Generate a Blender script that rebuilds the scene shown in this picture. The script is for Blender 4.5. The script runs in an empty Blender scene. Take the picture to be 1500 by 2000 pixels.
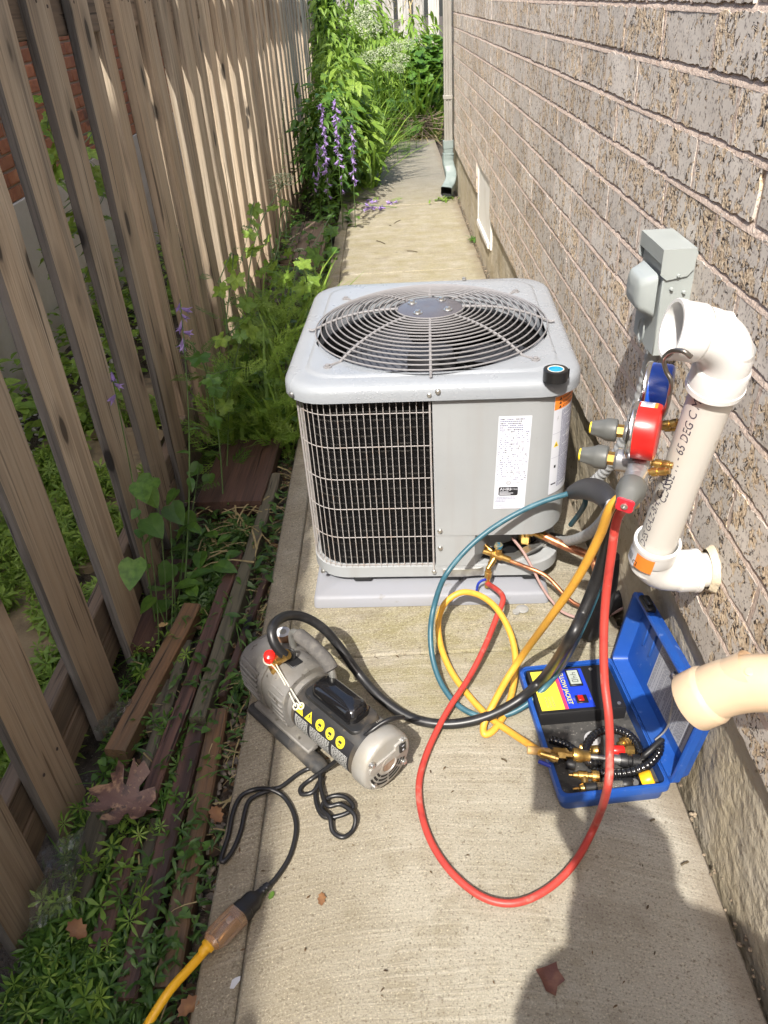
import bpy, math, random
import numpy as np
from mathutils import Vector as V, Matrix as M

# ------------------------------------------------------------------ camera, sky, sun, exposure
SC = bpy.context.scene
COL = SC.collection
PI = math.pi
rnd = random.Random(11)
EYE = 1.375                       # camera height above the walkway, metres
FPX = 1497.8                      # focal length for a 1500 x 2000 picture
_vy = np.array([-8.0, -1010.0, FPX]); _vy /= np.linalg.norm(_vy)
_vz = -np.array([153.0, 2220.0, FPX]); _vz /= np.linalg.norm(_vz)
_vx = np.cross(_vy, _vz)
ROT = np.stack([_vx, _vy, _vz], 1)
cam_d = bpy.data.cameras.new('camera')
cam = bpy.data.objects.new('camera', cam_d); COL.objects.link(cam)
cam_d.sensor_fit = 'VERTICAL'; cam_d.sensor_height = 36; cam_d.lens = FPX / 2000 * 36
cam_d.clip_start = 0.02; cam_d.clip_end = 200
mw = M.Identity(4)
for i in range(3):
    mw[i][0] = ROT[0][i]; mw[i][1] = -ROT[1][i]; mw[i][2] = -ROT[2][i]
mw[2][3] = EYE
cam.matrix_world = mw
SC.camera = cam

SUN_DIR = V((0.245, 0.82, -1.0)).normalized()       # the way the light travels
W = bpy.data.worlds.new('World'); SC.world = W; W.use_nodes = True
wt = W.node_tree
sky = wt.nodes.new('ShaderNodeTexSky'); sky.sky_type = 'NISHITA'; sky.sun_disc = False
sky.sun_elevation = math.asin(-SUN_DIR.z); sky.sun_rotation = math.atan2(-SUN_DIR.x, -SUN_DIR.y)
sky.air_density = 1.0; sky.dust_density = 4.0; sky.ozone_density = 1.0
bg = [n for n in wt.nodes if n.type == 'BACKGROUND'][0]
wt.links.new(sky.outputs[0], bg.inputs[0]); bg.inputs[1].default_value = 0.15
sd = bpy.data.lights.new('sun', 'SUN'); sd.energy = 3.4; sd.angle = math.radians(0.53); sd.color = (1.0, 0.95, 0.87)
so = bpy.data.objects.new('sun', sd); COL.objects.link(so); so.location = (-2, -6, 9)
so.rotation_euler = SUN_DIR.to_track_quat('-Z', 'Y').to_euler()
SC.view_settings.view_transform = 'Standard'; SC.view_settings.look = 'None'
SC.view_settings.exposure = 1.13; SC.view_settings.gamma = 1.0; SC.view_settings.use_curve_mapping = False

# ------------------------------------------------------------------ points of the place seen along a line of sight
def ray(px, py):
    return ROT.T @ np.array([px - 750.0, py - 1000.0, FPX])
def G(px, py, z=0.0):             # ... where it meets height z
    d = ray(px, py); t = (z - EYE) / d[2]; return V((d[0] * t, d[1] * t, z))
def WX(px, py, x):                # ... where it meets the upright plane at x
    d = ray(px, py); t = x / d[0]; return V((x, d[1] * t, d[2] * t + EYE))
def WY(px, py, y):
    d = ray(px, py); t = y / d[1]; return V((d[0] * t, y, d[2] * t + EYE))

# ------------------------------------------------------------------ mesh building
class MB:
    def __init__(s): s.v = []; s.f = []; s.m = []; s.s = []
    def add(s, vs, fs, m=0, sm=False, T=None):
        o = len(s.v)
        s.v += [tuple(T @ V(p)) for p in vs] if T is not None else [tuple(p) for p in vs]
        for f in fs: s.f.append([i + o for i in f]); s.m.append(m); s.s.append(sm)
        return s
    def box(s, c, d, b=0.0, T=None, m=0, R=None):      # centre, full size, chamfer
        h = [x / 2 for x in d]; b = min(b, *[x * .95 for x in h])
        Tm = M.Translation(V(c)) @ (R.to_4x4() if R is not None else M.Identity(4))
        if T is not None: Tm = T @ Tm
        sg = [(a, e, g) for a in (-1, 1) for e in (-1, 1) for g in (-1, 1)]
        if b <= 0:
            vs = [(a * h[0], e * h[1], g * h[2]) for a, e, g in sg]
            fs = [(0, 1, 3, 2), (4, 6, 7, 5), (0, 4, 5, 1), (2, 3, 7, 6), (0, 2, 6, 4), (1, 5, 7, 3)]
            return s.add(vs, fs, m, False, Tm)
        vs = []; ix = {}
        for k, (a, e, g) in enumerate(sg):
            for ax in range(3):
                p = [a * (h[0] - b), e * (h[1] - b), g * (h[2] - b)]; p[ax] += (a, e, g)[ax] * b
                ix[(a, e, g, ax)] = len(vs); vs.append(p)
        fs = []
        for ax in range(3):
            u, w = [i for i in range(3) if i != ax]
            for sd_ in (-1, 1):
                q = []
                for cu, cw in ((-1, -1), (1, -1), (1, 1), (-1, 1)):
                    k = [0, 0, 0]; k[ax] = sd_; k[u] = cu; k[w] = cw; q.append(ix[(*k, ax)])
                fs.append(q)
            for cu in (-1, 1):
                for cw in (-1, 1):
                    q = []
                    for sd_, axx in ((-1, u), (-1, w), (1, w), (1, u)):
                        k = [0, 0, 0]; k[ax] = sd_; k[u] = cu; k[w] = cw; q.append(ix[(*k, axx)])
                    fs.append(q)
        for a, e, g in sg: fs.append([ix[(a, e, g, 0)], ix[(a, e, g, 1)], ix[(a, e, g, 2)]])
        # consistent outward winding
        out = []
        for f in fs:
            p = [V(vs[i]) for i in f]; n = (p[1] - p[0]).cross(p[2] - p[0]); c0 = sum(p, V((0, 0, 0)))
            out.append(f if n.dot(c0) > 0 else f[::-1])
        return s.add(vs, out, m, False, Tm)
    def rings(s, rg, m=0, sm=True, closed=True, cap0=True, cap1=True, T=None, loop=False):
        n = len(rg[0]); vs = [p for r in rg for p in r]; fs = []
        k = len(rg)
        for i in range(k if loop else k - 1):
            for j in range(n if closed else n - 1):
                a = i * n + j; b = i * n + (j + 1) % n; i2 = (i + 1) % k
                fs.append((a, b, i2 * n + (j + 1) % n, i2 * n + j))
        s.add(vs, fs, m, sm, T)
        if not loop:
            if cap0: s.add(rg[0], [list(range(n))[::-1]], m, False, T)
            if cap1: s.add(rg[-1], [list(range(n))], m, False, T)
        return s
    def tube(s, pts, r, n=10, m=0, loop=False, cap=True, T=None, sx=1.0):
        pts = [V(p) for p in pts]; k = len(pts)
        rr = r if isinstance(r, (list, tuple)) else [r] * k
        tg = []
        for i in range(k):
            a = pts[i - 1] if (i > 0 or loop) else pts[0]; b = pts[(i + 1) % k] if (i < k - 1 or loop) else pts[-1]
            d = b - a; tg.append(d.normalized() if d.length > 1e-9 else V((0, 0, 1)))
        up = V((0, 0, 1)) if abs(tg[0].z) < .9 else V((1, 0, 0))
        u = (up - tg[0] * up.dot(tg[0])).normalized(); rg = []
        for i in range(k):
            if i: u = (u - tg[i] * u.dot(tg[i])).normalized()
            w = tg[i].cross(u)
            rg.append([tuple(pts[i] + u * (math.cos(2 * PI * j / n) * rr[i]) + w * (math.sin(2 * PI * j / n) * rr[i] * sx)) for j in range(n)])
        return s.rings(rg, m, True, True, cap, cap, T, loop)
    def lathe(s, prof, n=24, T=None, m=0, sm=True, cap=(True, True)):
        rg = [[(r * math.cos(2 * PI * j / n), r * math.sin(2 * PI * j / n), z) for j in range(n)] for r, z in prof]
        return s.rings(rg, m, sm, True, cap[0], cap[1], T)
    def prism(s, poly, z0, z1, T=None, m=0):
        n = len(poly)
        return s.rings([[(x, y, z0) for x, y in poly], [(x, y, z1) for x, y in poly]], m, False, True, True, True, T)
    def build(s, name, mats, parent=None, local=False, origin=None, smooth_angle=None, **tags):
        vs = np.array(s.v, float)
        if local: off = V((0, 0, 0))
        elif parent is not None: off = V(parent['_w'])
        elif origin is not None: off = V(origin)
        else:
            lo, hi = vs.min(0), vs.max(0); off = V(((lo[0] + hi[0]) / 2, (lo[1] + hi[1]) / 2, lo[2]))
        vs = vs - np.array(off)
        me = bpy.data.meshes.new(name); me.from_pydata(vs.tolist(), [], s.f)
        for mt in (mats if isinstance(mats, (list, tuple)) else [mats]): me.materials.append(mt)
        me.polygons.foreach_set('material_index', s.m); me.polygons.foreach_set('use_smooth', s.s)
        me.set_sharp_from_angle(angle=math.radians(42)); me.update()
        o = bpy.data.objects.new(name, me); COL.objects.link(o)
        if parent is not None:
            o.parent = parent; o['_w'] = tuple(parent['_w']) if not local else (0, 0, 0)
        else:
            o.location = off; o['_w'] = tuple(off)
        return tag(o, **tags)

def tag(o, label=None, cat=None, group=None, kind=None):
    if label: o['label'] = label
    if cat: o['category'] = cat
    if group: o['group'] = group
    if kind: o['kind'] = kind
    return o
def thing(name, label, cat, loc=(0, 0, 0), rz=0.0, group=None, kind=None):
    o = bpy.data.objects.new(name, None); COL.objects.link(o); o.empty_display_size = .05
    o.location = loc; o.rotation_euler = (0, 0, rz); o['_w'] = tuple(loc)
    return tag(o, label, cat, group, kind)
def place(name, me, loc, parent=None, rot=(0, 0, 0), sc=(1, 1, 1), **tags):      # an object on shared mesh data
    o = bpy.data.objects.new(name, me); COL.objects.link(o)
    if parent is not None: o.parent = parent; loc = V(loc) - V(parent['_w'])
    o.location = loc; o.rotation_euler = rot; o.scale = sc; o['_w'] = tuple(loc)
    return tag(o, **tags)
def spl(pts, k=8, loop=False):      # Catmull-Rom through the points
    P = [V(p) for p in pts]; n = len(P); out = []
    for i in range(n if loop else n - 1):
        if loop: a, b, c, d = P[i - 1], P[i], P[(i + 1) % n], P[(i + 2) % n]
        else: a, b, c, d = P[max(i - 1, 0)], P[i], P[i + 1], P[min(i + 2, n - 1)]
        for j in range(k):
            t = j / k
            out.append(.5 * ((2 * b) + (c - a) * t + (2 * a - 5 * b + 4 * c - d) * t * t + (3 * b - a - 3 * c + d) * t ** 3))
    if not loop: out.append(P[-1])
    return out
def frame(o, z, x=None):            # 4x4 with local z along z, at o
    z = V(z).normalized(); x = V(x) if x is not None else (V((1, 0, 0)) if abs(z.x) < .9 else V((0, 1, 0)))
    x = (x - z * x.dot(z)).normalized(); y = z.cross(x)
    m = M.Identity(4)
    for i in range(3): m[i][0] = x[i]; m[i][1] = y[i]; m[i][2] = z[i]; m[i][3] = o[i]
    return m
def rrect(hx, hy, r, n=6):          # rounded rectangle outline, counter-clockwise
    out = []
    for cx, cy, a0 in ((hx - r, hy - r, 0), (-hx + r, hy - r, 90), (-hx + r, -hy + r, 180), (hx - r, -hy + r, 270)):
        for i in range(n + 1):
            a = math.radians(a0 + 90 * i / n); out.append((cx + r * math.cos(a), cy + r * math.sin(a)))
    return out
_txt = {}
def text(body, size, spacing=1.0):   # letters as flat faces in the xy plane
    key = (body, size, spacing)
    if key not in _txt:
        cu = bpy.data.curves.new('letters', 'FONT'); cu.body = body; cu.size = size; cu.space_character = spacing; cu.resolution_u = 2
        ob = bpy.data.objects.new('letters', cu); COL.objects.link(ob)
        bpy.context.view_layer.update()
        me = bpy.data.meshes.new_from_object(ob.evaluated_get(bpy.context.evaluated_depsgraph_get()))
        _txt[key] = ([tuple(v.co) for v in me.vertices], [list(p.vertices) for p in me.polygons])
        bpy.data.objects.remove(ob); bpy.data.meshes.remove(me); bpy.data.curves.remove(cu)
    return _txt[key]

# ------------------------------------------------------------------ materials
def nd(t, typ, ins=None, **pr):
    n = t.nodes.new('ShaderNode' + typ)
    for k, v in pr.items(): setattr(n, k, v)
    for k, v in (ins or {}).items():
        if isinstance(v, bpy.types.NodeSocket): t.links.new(v, n.inputs[k])
        else: n.inputs[k].default_value = v
    return n
def c4(c): return (c[0], c[1], c[2], 1)
def mixc(t, f, a, b, mode='MIX'):
    n = t.nodes.new('ShaderNodeMix'); n.data_type = 'RGBA'; n.blend_type = mode
    for s_, v in ((n.inputs[0], f), (n.inputs[6], a), (n.inputs[7], b)):
        if isinstance(v, bpy.types.NodeSocket): t.links.new(v, s_)
        else: s_.default_value = c4(v) if isinstance(v, (tuple, list)) else v
    return n.outputs[2]
def ramp(t, v, lo, hi): return nd(t, 'MapRange', {0: v, 1: lo, 2: hi}, clamp=True).outputs[0]
def mth(t, op, a, b=0.0): return nd(t, 'Math', {0: a, 1: b}, operation=op).outputs[0]
def coords(t, sc=(1, 1, 1), world=False, rand=True):
    if world: v = nd(t, 'NewGeometry').outputs['Position']
    else:
        v = nd(t, 'TexCoord').outputs['Object']
        if rand:
            r = nd(t, 'ObjectInfo').outputs['Random']
            k = mth(t, 'MULTIPLY', r, 37.0)
            v = nd(t, 'VectorMath', {0: v, 1: nd(t, 'CombineXYZ', {0: k, 1: k, 2: k}).outputs[0]}, operation='ADD').outputs[0]
    return nd(t, 'VectorMath', {0: v, 1: sc}, operation='MULTIPLY').outputs[0]
def noise(t, v, scale, detail=4, rough=.55, dist=0.0):
    return nd(t, 'TexNoise', {'Vector': v, 'Scale': scale, 'Detail': detail, 'Roughness': rough, 'Distortion': dist}).outputs[0]
def new_mat(name):
    m = bpy.data.materials.new(name); m.use_nodes = True; t = m.node_tree
    return m, t, t.nodes['Principled BSDF']
def bump(t, b, h, strength, dist):
    n = nd(t, 'Bump', {'Height': h, 'Strength': strength, 'Distance': dist}); t.links.new(n.outputs[0], b.inputs['Normal']); return n
def mat(name, col, rough=.5, metal=0.0, var=(), bmp=None, world=False, rvar=0.0, coat=0.0, trans=0.0, alpha=None, spec=None, objv=0.0):
    """var: list of (colour, scale, lo, hi[, stretch]) noise layers; bmp: (scale, strength, distance)"""
    m, t, b = new_mat(name)
    c = c4(col)
    col_s = None
    for L in var:
        st = L[4] if len(L) > 4 else (1, 1, 1)
        f = ramp(t, noise(t, coords(t, st, world), L[1], 5), L[2], L[3])
        col_s = mixc(t, f, col_s if col_s is not None else tuple(col), tuple(L[0]))
    if objv:
        r = ramp(t, nd(t, 'ObjectInfo').outputs['Random'], 0, 1)
        k = nd(t, 'MapRange', {0: r, 3: 1 - objv, 4: 1 + objv}).outputs[0]
        col_s = nd(t, 'VectorMath', {0: col_s if col_s is not None else tuple(col), 'Scale': k}, operation='SCALE').outputs[0]
    if col_s is not None: t.links.new(col_s, b.inputs['Base Color'])
    else: b.inputs['Base Color'].default_value = c
    b.inputs['Roughness'].default_value = rough; b.inputs['Metallic'].default_value = metal
    if spec is not None: b.inputs['Specular IOR Level'].default_value = spec
    if rvar:
        f = noise(t, coords(t, (1, 1, 1), world), 14, 4)
        t.links.new(nd(t, 'MapRange', {0: f, 1: .3, 2: .7, 3: rough - rvar, 4: rough + rvar}).outputs[0], b.inputs['Roughness'])
    if bmp: bump(t, b, noise(t, coords(t, (1, 1, 1), world), bmp[0], 5), bmp[1], bmp[2])
    b.inputs['Coat Weight'].default_value = coat
    b.inputs['Transmission Weight'].default_value = trans
    if alpha is not None: b.inputs['Alpha'].default_value = alpha
    return m
def wood(name, ax, dark, light, tint, wet=None, rough=.85):
    """weathered wood; ax: the long axis; wet: (z0, z1, colour) moisture stain rising from the ground"""
    m, t, b = new_mat(name)
    st = [75, 75, 75]; st[ax] = 1.6
    v = coords(t, st)
    g = noise(t, v, 1.0, 6, .62, .6)
    st2 = [11, 11, 11]; st2[ax] = 1.1
    g2 = noise(t, coords(t, st2), 1.0, 3, .5, .4)
    c = mixc(t, ramp(t, g, .25, .72), dark, light)
    c = mixc(t, ramp(t, g2, .38, .72), c, tint)
    st3 = [16, 16, 16]; st3[ax] = .7
    gy = noise(t, coords(t, st3), 1.0, 2, .5)
    c = mixc(t, mth(t, 'MULTIPLY', ramp(t, gy, .55, .72), .6), c, [dark[0] * .5, dark[1] * .54, dark[2] * .6])
    stf = [150, 150, 150]; stf[ax] = 3
    gf = noise(t, coords(t, stf), 1.0, 3, .5)
    c = mixc(t, mth(t, 'MULTIPLY', ramp(t, gf, .54, .70), .7), c, [x * .5 for x in dark])
    stk = [9, 9, 9]; stk[ax] = 3.6                       # knots
    vo = nd(t, 'TexVoronoi', {'Vector': coords(t, stk), 'Scale': 1.0, 'Randomness': 1.0})
    kd = mth(t, 'ADD', vo.outputs['Distance'], mth(t, 'MULTIPLY', g, .06))
    c = mixc(t, mth(t, 'MULTIPLY', ramp(t, kd, .34, .20), .45), c, [x * .55 for x in dark])
    kn = ramp(t, kd, .175, .135)
    c = mixc(t, mth(t, 'MULTIPLY', kn, .9), c, [x * .10 for x in dark])
    stc = [70, 70, 70]; stc[ax] = 2.2                       # drying cracks
    ck = ramp(t, noise(t, coords(t, stc), 1.0, 2, .4), .665, .70)
    c = mixc(t, mth(t, 'MULTIPLY', ck, .8), c, [x * .15 for x in dark])
    if wet:
        z = nd(t, 'SeparateXYZ', {0: nd(t, 'NewGeometry').outputs['Position']}).outputs[2]
        zz = mth(t, 'ADD', z, mth(t, 'MULTIPLY', noise(t, coords(t, st2), 1.5, 3), .5))
        c = mixc(t, mth(t, 'MULTIPLY', ramp(t, zz, wet[1], wet[0]), wet[3] if len(wet) > 3 else .75), c, wet[2], 'MIX' if len(wet) < 5 else 'MULTIPLY')
    r = nd(t, 'ObjectInfo').outputs['Random']
    c = nd(t, 'VectorMath', {0: c, 'Scale': nd(t, 'MapRange', {0: r, 3: .74, 4: 1.24}).outputs[0]}, operation='SCALE').outputs[0]
    t.links.new(c, b.inputs['Base Color']); b.inputs['Roughness'].default_value = rough
    h = mth(t, 'SUBTRACT', mth(t, 'ADD', g, mth(t, 'MULTIPLY', gf, .5)), mth(t, 'MULTIPLY', ck, .8))
    bump(t, b, h, .5, .003)
    return m
def leafmat(name, a, bcol, rough=.45, tr=.3, spec=.4):
    m, t, b = new_mat(name)
    at = nd(t, 'Attribute', attribute_name='rnd').outputs['Fac']
    c = mixc(t, at, a, bcol)
    nz = noise(t, coords(t, (1, 1, 1), True), 60, 2)
    c = mixc(t, ramp(t, nz, .35, .75), c, [x * .72 for x in a])
    t.links.new(c, b.inputs['Base Color']); b.inputs['Roughness'].default_value = rough
    b.inputs['Specular IOR Level'].default_value = spec
    tl = nd(t, 'BsdfTranslucent', {0: mixc(t, .5, c, (.22, .36, .03))})
    mx = nd(t, 'MixShader', {0: tr, 1: b.outputs[0], 2: tl.outputs[0]})
    t.links.new(mx.outputs[0], t.nodes['Material Output'].inputs[0])
    return m

# ------------------------------------------------------------------ the setting: walkway, soil, house wall, fences
def concrete_mat():
    m, t, b = new_mat('broomed_concrete')
    P = nd(t, 'NewGeometry').outputs['Position']
    s = nd(t, 'SeparateXYZ', {0: P})
    x, y = s.outputs[0], s.outputs[1]
    big = noise(t, coords(t, (1, 1, 1), True), 2.2, 4, .6)
    c = mixc(t, ramp(t, big, .3, .7), (.275, .25, .192), (.355, .33, .265))
    med = noise(t, coords(t, (1, 1, 1), True), 11, 5, .65)
    c = mixc(t, mth(t, 'MULTIPLY', ramp(t, med, .44, .68), .7), c, (.215, .185, .125))
    # the strip and the low side by the soil stay damp and grey-brown
    lf = ramp(t, mth(t, 'ADD', x, mth(t, 'MULTIPLY', big, .30)), .16, -.10)
    lf = mth(t, 'MULTIPLY', lf, ramp(t, y, 2.2, 1.1))
    c = mixc(t, mth(t, 'MULTIPLY', lf, .75), c, (.215, .185, .13))
    c = mixc(t, mth(t, 'MULTIPLY', ramp(t, mth(t, 'SUBTRACT', x, mth(t, 'MULTIPLY', y, .3)), .0, .35), .6), c, (.42, .40, .355))
    # algae in the wet patch in front of the pad and further down the path
    dx = mth(t, 'DIVIDE', mth(t, 'SUBTRACT', x, .06), .42); dy = mth(t, 'DIVIDE', mth(t, 'SUBTRACT', y, 1.42), .27)
    d2 = mth(t, 'ADD', mth(t, 'MULTIPLY', dx, dx), mth(t, 'MULTIPLY', dy, dy))
    a1 = ramp(t, d2, 1.5, .1)
    a2 = ramp(t, y, 2.2, 3.2)
    al = mth(t, 'MULTIPLY', mth(t, 'MAXIMUM', a1, mth(t, 'MULTIPLY', a2, .8)), ramp(t, noise(t, coords(t, (1, 2, 1), True), 7, 6, .7), .36, .62))
    c = mixc(t, mth(t, 'MULTIPLY', al, .70), c, (.205, .18, .065))
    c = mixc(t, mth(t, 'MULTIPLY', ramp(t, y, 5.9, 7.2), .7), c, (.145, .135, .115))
    # broom marks: shallow arcs across the path
    xs = mth(t, 'SUBTRACT', x, .03)
    yy = mth(t, 'ADD', y, mth(t, 'MULTIPLY', mth(t, 'MULTIPLY', xs, xs), .42))
    yy = mth(t, 'ADD', yy, mth(t, 'MULTIPLY', noise(t, coords(t, (1, 1, 1), True), 3, 2), .05))
    bv = nd(t, 'CombineXYZ', {0: mth(t, 'MULTIPLY', x, 3.5), 1: mth(t, 'MULTIPLY', yy, 170), 2: 0.0}).outputs[0]
    br = noise(t, bv, 1.0, 3, .6)
    wm = ramp(t, noise(t, coords(t, (1, 1, 1), True), 2.7, 4, .6), .36, .60)
    c = mixc(t, mth(t, 'MULTIPLY', mth(t, 'MULTIPLY', ramp(t, br, .5, .72), .36), wm), c, (.56, .53, .45))
    c = mixc(t, mth(t, 'MULTIPLY', mth(t, 'MULTIPLY', ramp(t, br, .47, .3), .32), wm), c, (.17, .145, .10))
    gr = noise(t, coords(t, (1, 1, 1), True), 250, 4, .75)
    c = mixc(t, mth(t, 'MULTIPLY', ramp(t, gr, .57, .68), .75), c, (.62, .55, .4))
    c = mixc(t, mth(t, 'MULTIPLY', ramp(t, gr, .46, .34), .85), c, (.10, .082, .06))
    g2 = noise(t, coords(t, (1, 1, 1), True), 120, 2, .5)
    c = mixc(t, mth(t, 'MULTIPLY', ramp(t, g2, .62, .7), .6), c, (.10, .075, .05))
    # old dark stains
    st = ramp(t, noise(t, coords(t, (1, 1, 1), True), 4.3, 5, .62), .58, .70)
    c = mixc(t, mth(t, 'MULTIPLY', st, .45), c, (.15, .125, .09))
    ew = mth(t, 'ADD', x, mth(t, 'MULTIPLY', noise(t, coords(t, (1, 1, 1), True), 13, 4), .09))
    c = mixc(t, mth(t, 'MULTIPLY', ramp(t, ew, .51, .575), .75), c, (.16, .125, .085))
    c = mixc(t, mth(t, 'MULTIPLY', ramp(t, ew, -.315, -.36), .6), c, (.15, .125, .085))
    sp = ramp(t, noise(t, coords(t, (1, 1, 1), True), 26, 3, .5), .68, .72)
    c = mixc(t, mth(t, 'MULTIPLY', sp, .5), c, (.12, .10, .075))
    t.links.new(c, b.inputs['Base Color']); b.inputs['Roughness'].default_value = .9
    h = mth(t, 'ADD', mth(t, 'MULTIPLY', br, .55), mth(t, 'ADD', mth(t, 'MULTIPLY', gr, .6), mth(t, 'MULTIPLY', med, .5)))
    bump(t, b, h, .6, .004)
    return m
M_CONC = concrete_mat()
M_SOIL = mat('damp_soil', (.045, .035, .025), .95, var=[((.085, .065, .045), 9, .4, .65), ((.02, .016, .012), 40, .5, .7), ((.13, .115, .095), 150, .6, .68)], bmp=(90, 1, .012), world=True)

walk = thing('walkway', None, None, (0, 0, 0), kind='structure')
def slab(x0, x1, y0, y1, z=0.0):
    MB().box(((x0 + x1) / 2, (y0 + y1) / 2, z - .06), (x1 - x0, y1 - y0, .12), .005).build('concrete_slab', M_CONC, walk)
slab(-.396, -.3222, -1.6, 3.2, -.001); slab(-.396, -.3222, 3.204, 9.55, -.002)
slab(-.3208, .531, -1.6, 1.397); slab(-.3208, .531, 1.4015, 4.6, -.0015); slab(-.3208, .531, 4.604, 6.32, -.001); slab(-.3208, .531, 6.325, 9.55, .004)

def terrain():
    xs = np.concatenate([np.linspace(-40, -2.2, 14), np.linspace(-2.1, 1.2, 56), np.linspace(2, 40, 14)])
    ys = np.concatenate([np.linspace(-40, -2, 10), np.linspace(-1.8, 10, 150), np.linspace(10.5, 60, 18)])
    r = np.random.RandomState(3)
    X, Y = np.meshgrid(xs, ys)
    Z = np.full(X.shape, -.075)
    Z += np.where(X < -.4, np.clip((X + .4) * .09, -.03, 0), 0)
    Z += np.where((X < -.4) & (X > -2.1) & (Y < 10), r.normal(0, .006, X.shape), 0)
    Z = np.where((X > -.39) & (Y < 9.6) & (X < .56), -.10, Z)
    Z = np.where(Y > 9.62, -.02, Z)
    n = len(xs); vs = np.stack([X, Y, Z], -1).reshape(-1, 3).tolist()
    fs = [(j * n + i, j * n + i + 1, (j + 1) * n + i + 1, (j + 1) * n + i) for j in range(len(ys) - 1) for i in range(n - 1)]
    MB().add(vs, fs, 0, True).build('ground', M_SOIL, origin=(0, 0, 0), kind='structure')
terrain()

# --- brick house on the right
BX = .530                          # plane of the brick faces
def brick_mat():
    m, t, b = new_mat('split_face_brick')
    v = coords(t, (1, 1, 1))
    w = noise(t, coords(t, (1, 1, .95)), 42, 4, .66, .8)
    w2 = noise(t, coords(t, (1, 1, .7)), 17, 2, .5)
    r = nd(t, 'ObjectInfo').outputs['Random']
    off = nd(t, 'MapRange', {0: r, 3: -.035, 4: .03}).outputs[0]
    f = mth(t, 'ADD', mth(t, 'ADD', mth(t, 'MULTIPLY', w, .7), mth(t, 'MULTIPLY', w2, .3)), off)
    pit = ramp(t, f, .508, .524)                     # where the smooth skin has broken away
    cr = noise(t, v, 170, 2, .6)
    crumb = mixc(t, ramp(t, cr, .40, .62), (.50, .37, .24), (.80, .66, .48))
    crumb = mixc(t, ramp(t, noise(t, v, 120, 2, .5), .57, .63), crumb, (.05, .035, .028))  # black flecks: shadow in the small holes, put into the colour
    skin = mixc(t, ramp(t, noise(t, v, 9, 4), .35, .68), (.62, .56, .49), (.70, .645, .575))
    skin = mixc(t, ramp(t, noise(t, v, 160, 2), .55, .7), skin, (.25, .21, .19))
    c = mixc(t, pit, skin, crumb)
    edge = mth(t, 'MULTIPLY', ramp(t, f, .502, .512), ramp(t, f, .55, .53))
    c = mixc(t, mth(t, 'MULTIPLY', edge, ramp(t, noise(t, v, 55, 2), .48, .56)), c, (.035, .026, .022))
    c = nd(t, 'VectorMath', {0: c, 'Scale': nd(t, 'MapRange', {0: mth(t, 'FRACT', mth(t, 'MULTIPLY', r, 7.3)), 3: .84, 4: 1.08}).outputs[0]}, operation='SCALE').outputs[0]
    t.links.new(c, b.inputs['Base Color']); b.inputs['Roughness'].default_value = .88
    h = mth(t, 'ADD', mth(t, 'MULTIPLY', pit, -1.0), mth(t, 'MULTIPLY', mth(t, 'MULTIPLY', cr, pit), 1.1))
    h = mth(t, 'ADD', h, mth(t, 'MULTIPLY', noise(t, v, 200, 2), .10))
    bump(t, b, h, .6, .003)
    return m
M_BRICK = brick_mat()
M_MORT = mat('pink_mortar', (.53, .425, .355), .92, var=[((.58, .475, .40), 22, .4, .6), ((.38, .27, .21), 90, .55, .7)], bmp=(140, .8, .004), world=True)
M_FOUND = mat('parged_foundation', (.42, .36, .25), .9, var=[((.46, .41, .32), 5, .4, .62), ((.27, .22, .14), 3.1, .52, .7), ((.20, .16, .10), 60, .62, .72)], bmp=(30, .9, .012), world=True)
M_WHITE = mat('white_paint', (.78, .77, .73), .55, var=[((.68, .66, .60), 6, .5, .75)])

def vnoise(x, y, seed):            # smooth value noise on arrays
    xi = np.floor(x).astype(int); yi = np.floor(y).astype(int); fx = x - xi; fy = y - yi
    def h(a, b_): 
        k = np.sin(a * 127.1 + b_ * 311.7 + seed * 74.7) * 43758.5453
        return k - np.floor(k)
    fx = fx * fx * (3 - 2 * fx); fy = fy * fy * (3 - 2 * fy)
    return (h(xi, yi) * (1 - fx) + h(xi + 1, yi) * fx) * (1 - fy) + (h(xi, yi + 1) * (1 - fx) + h(xi + 1, yi + 1) * fx) * fy

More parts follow.
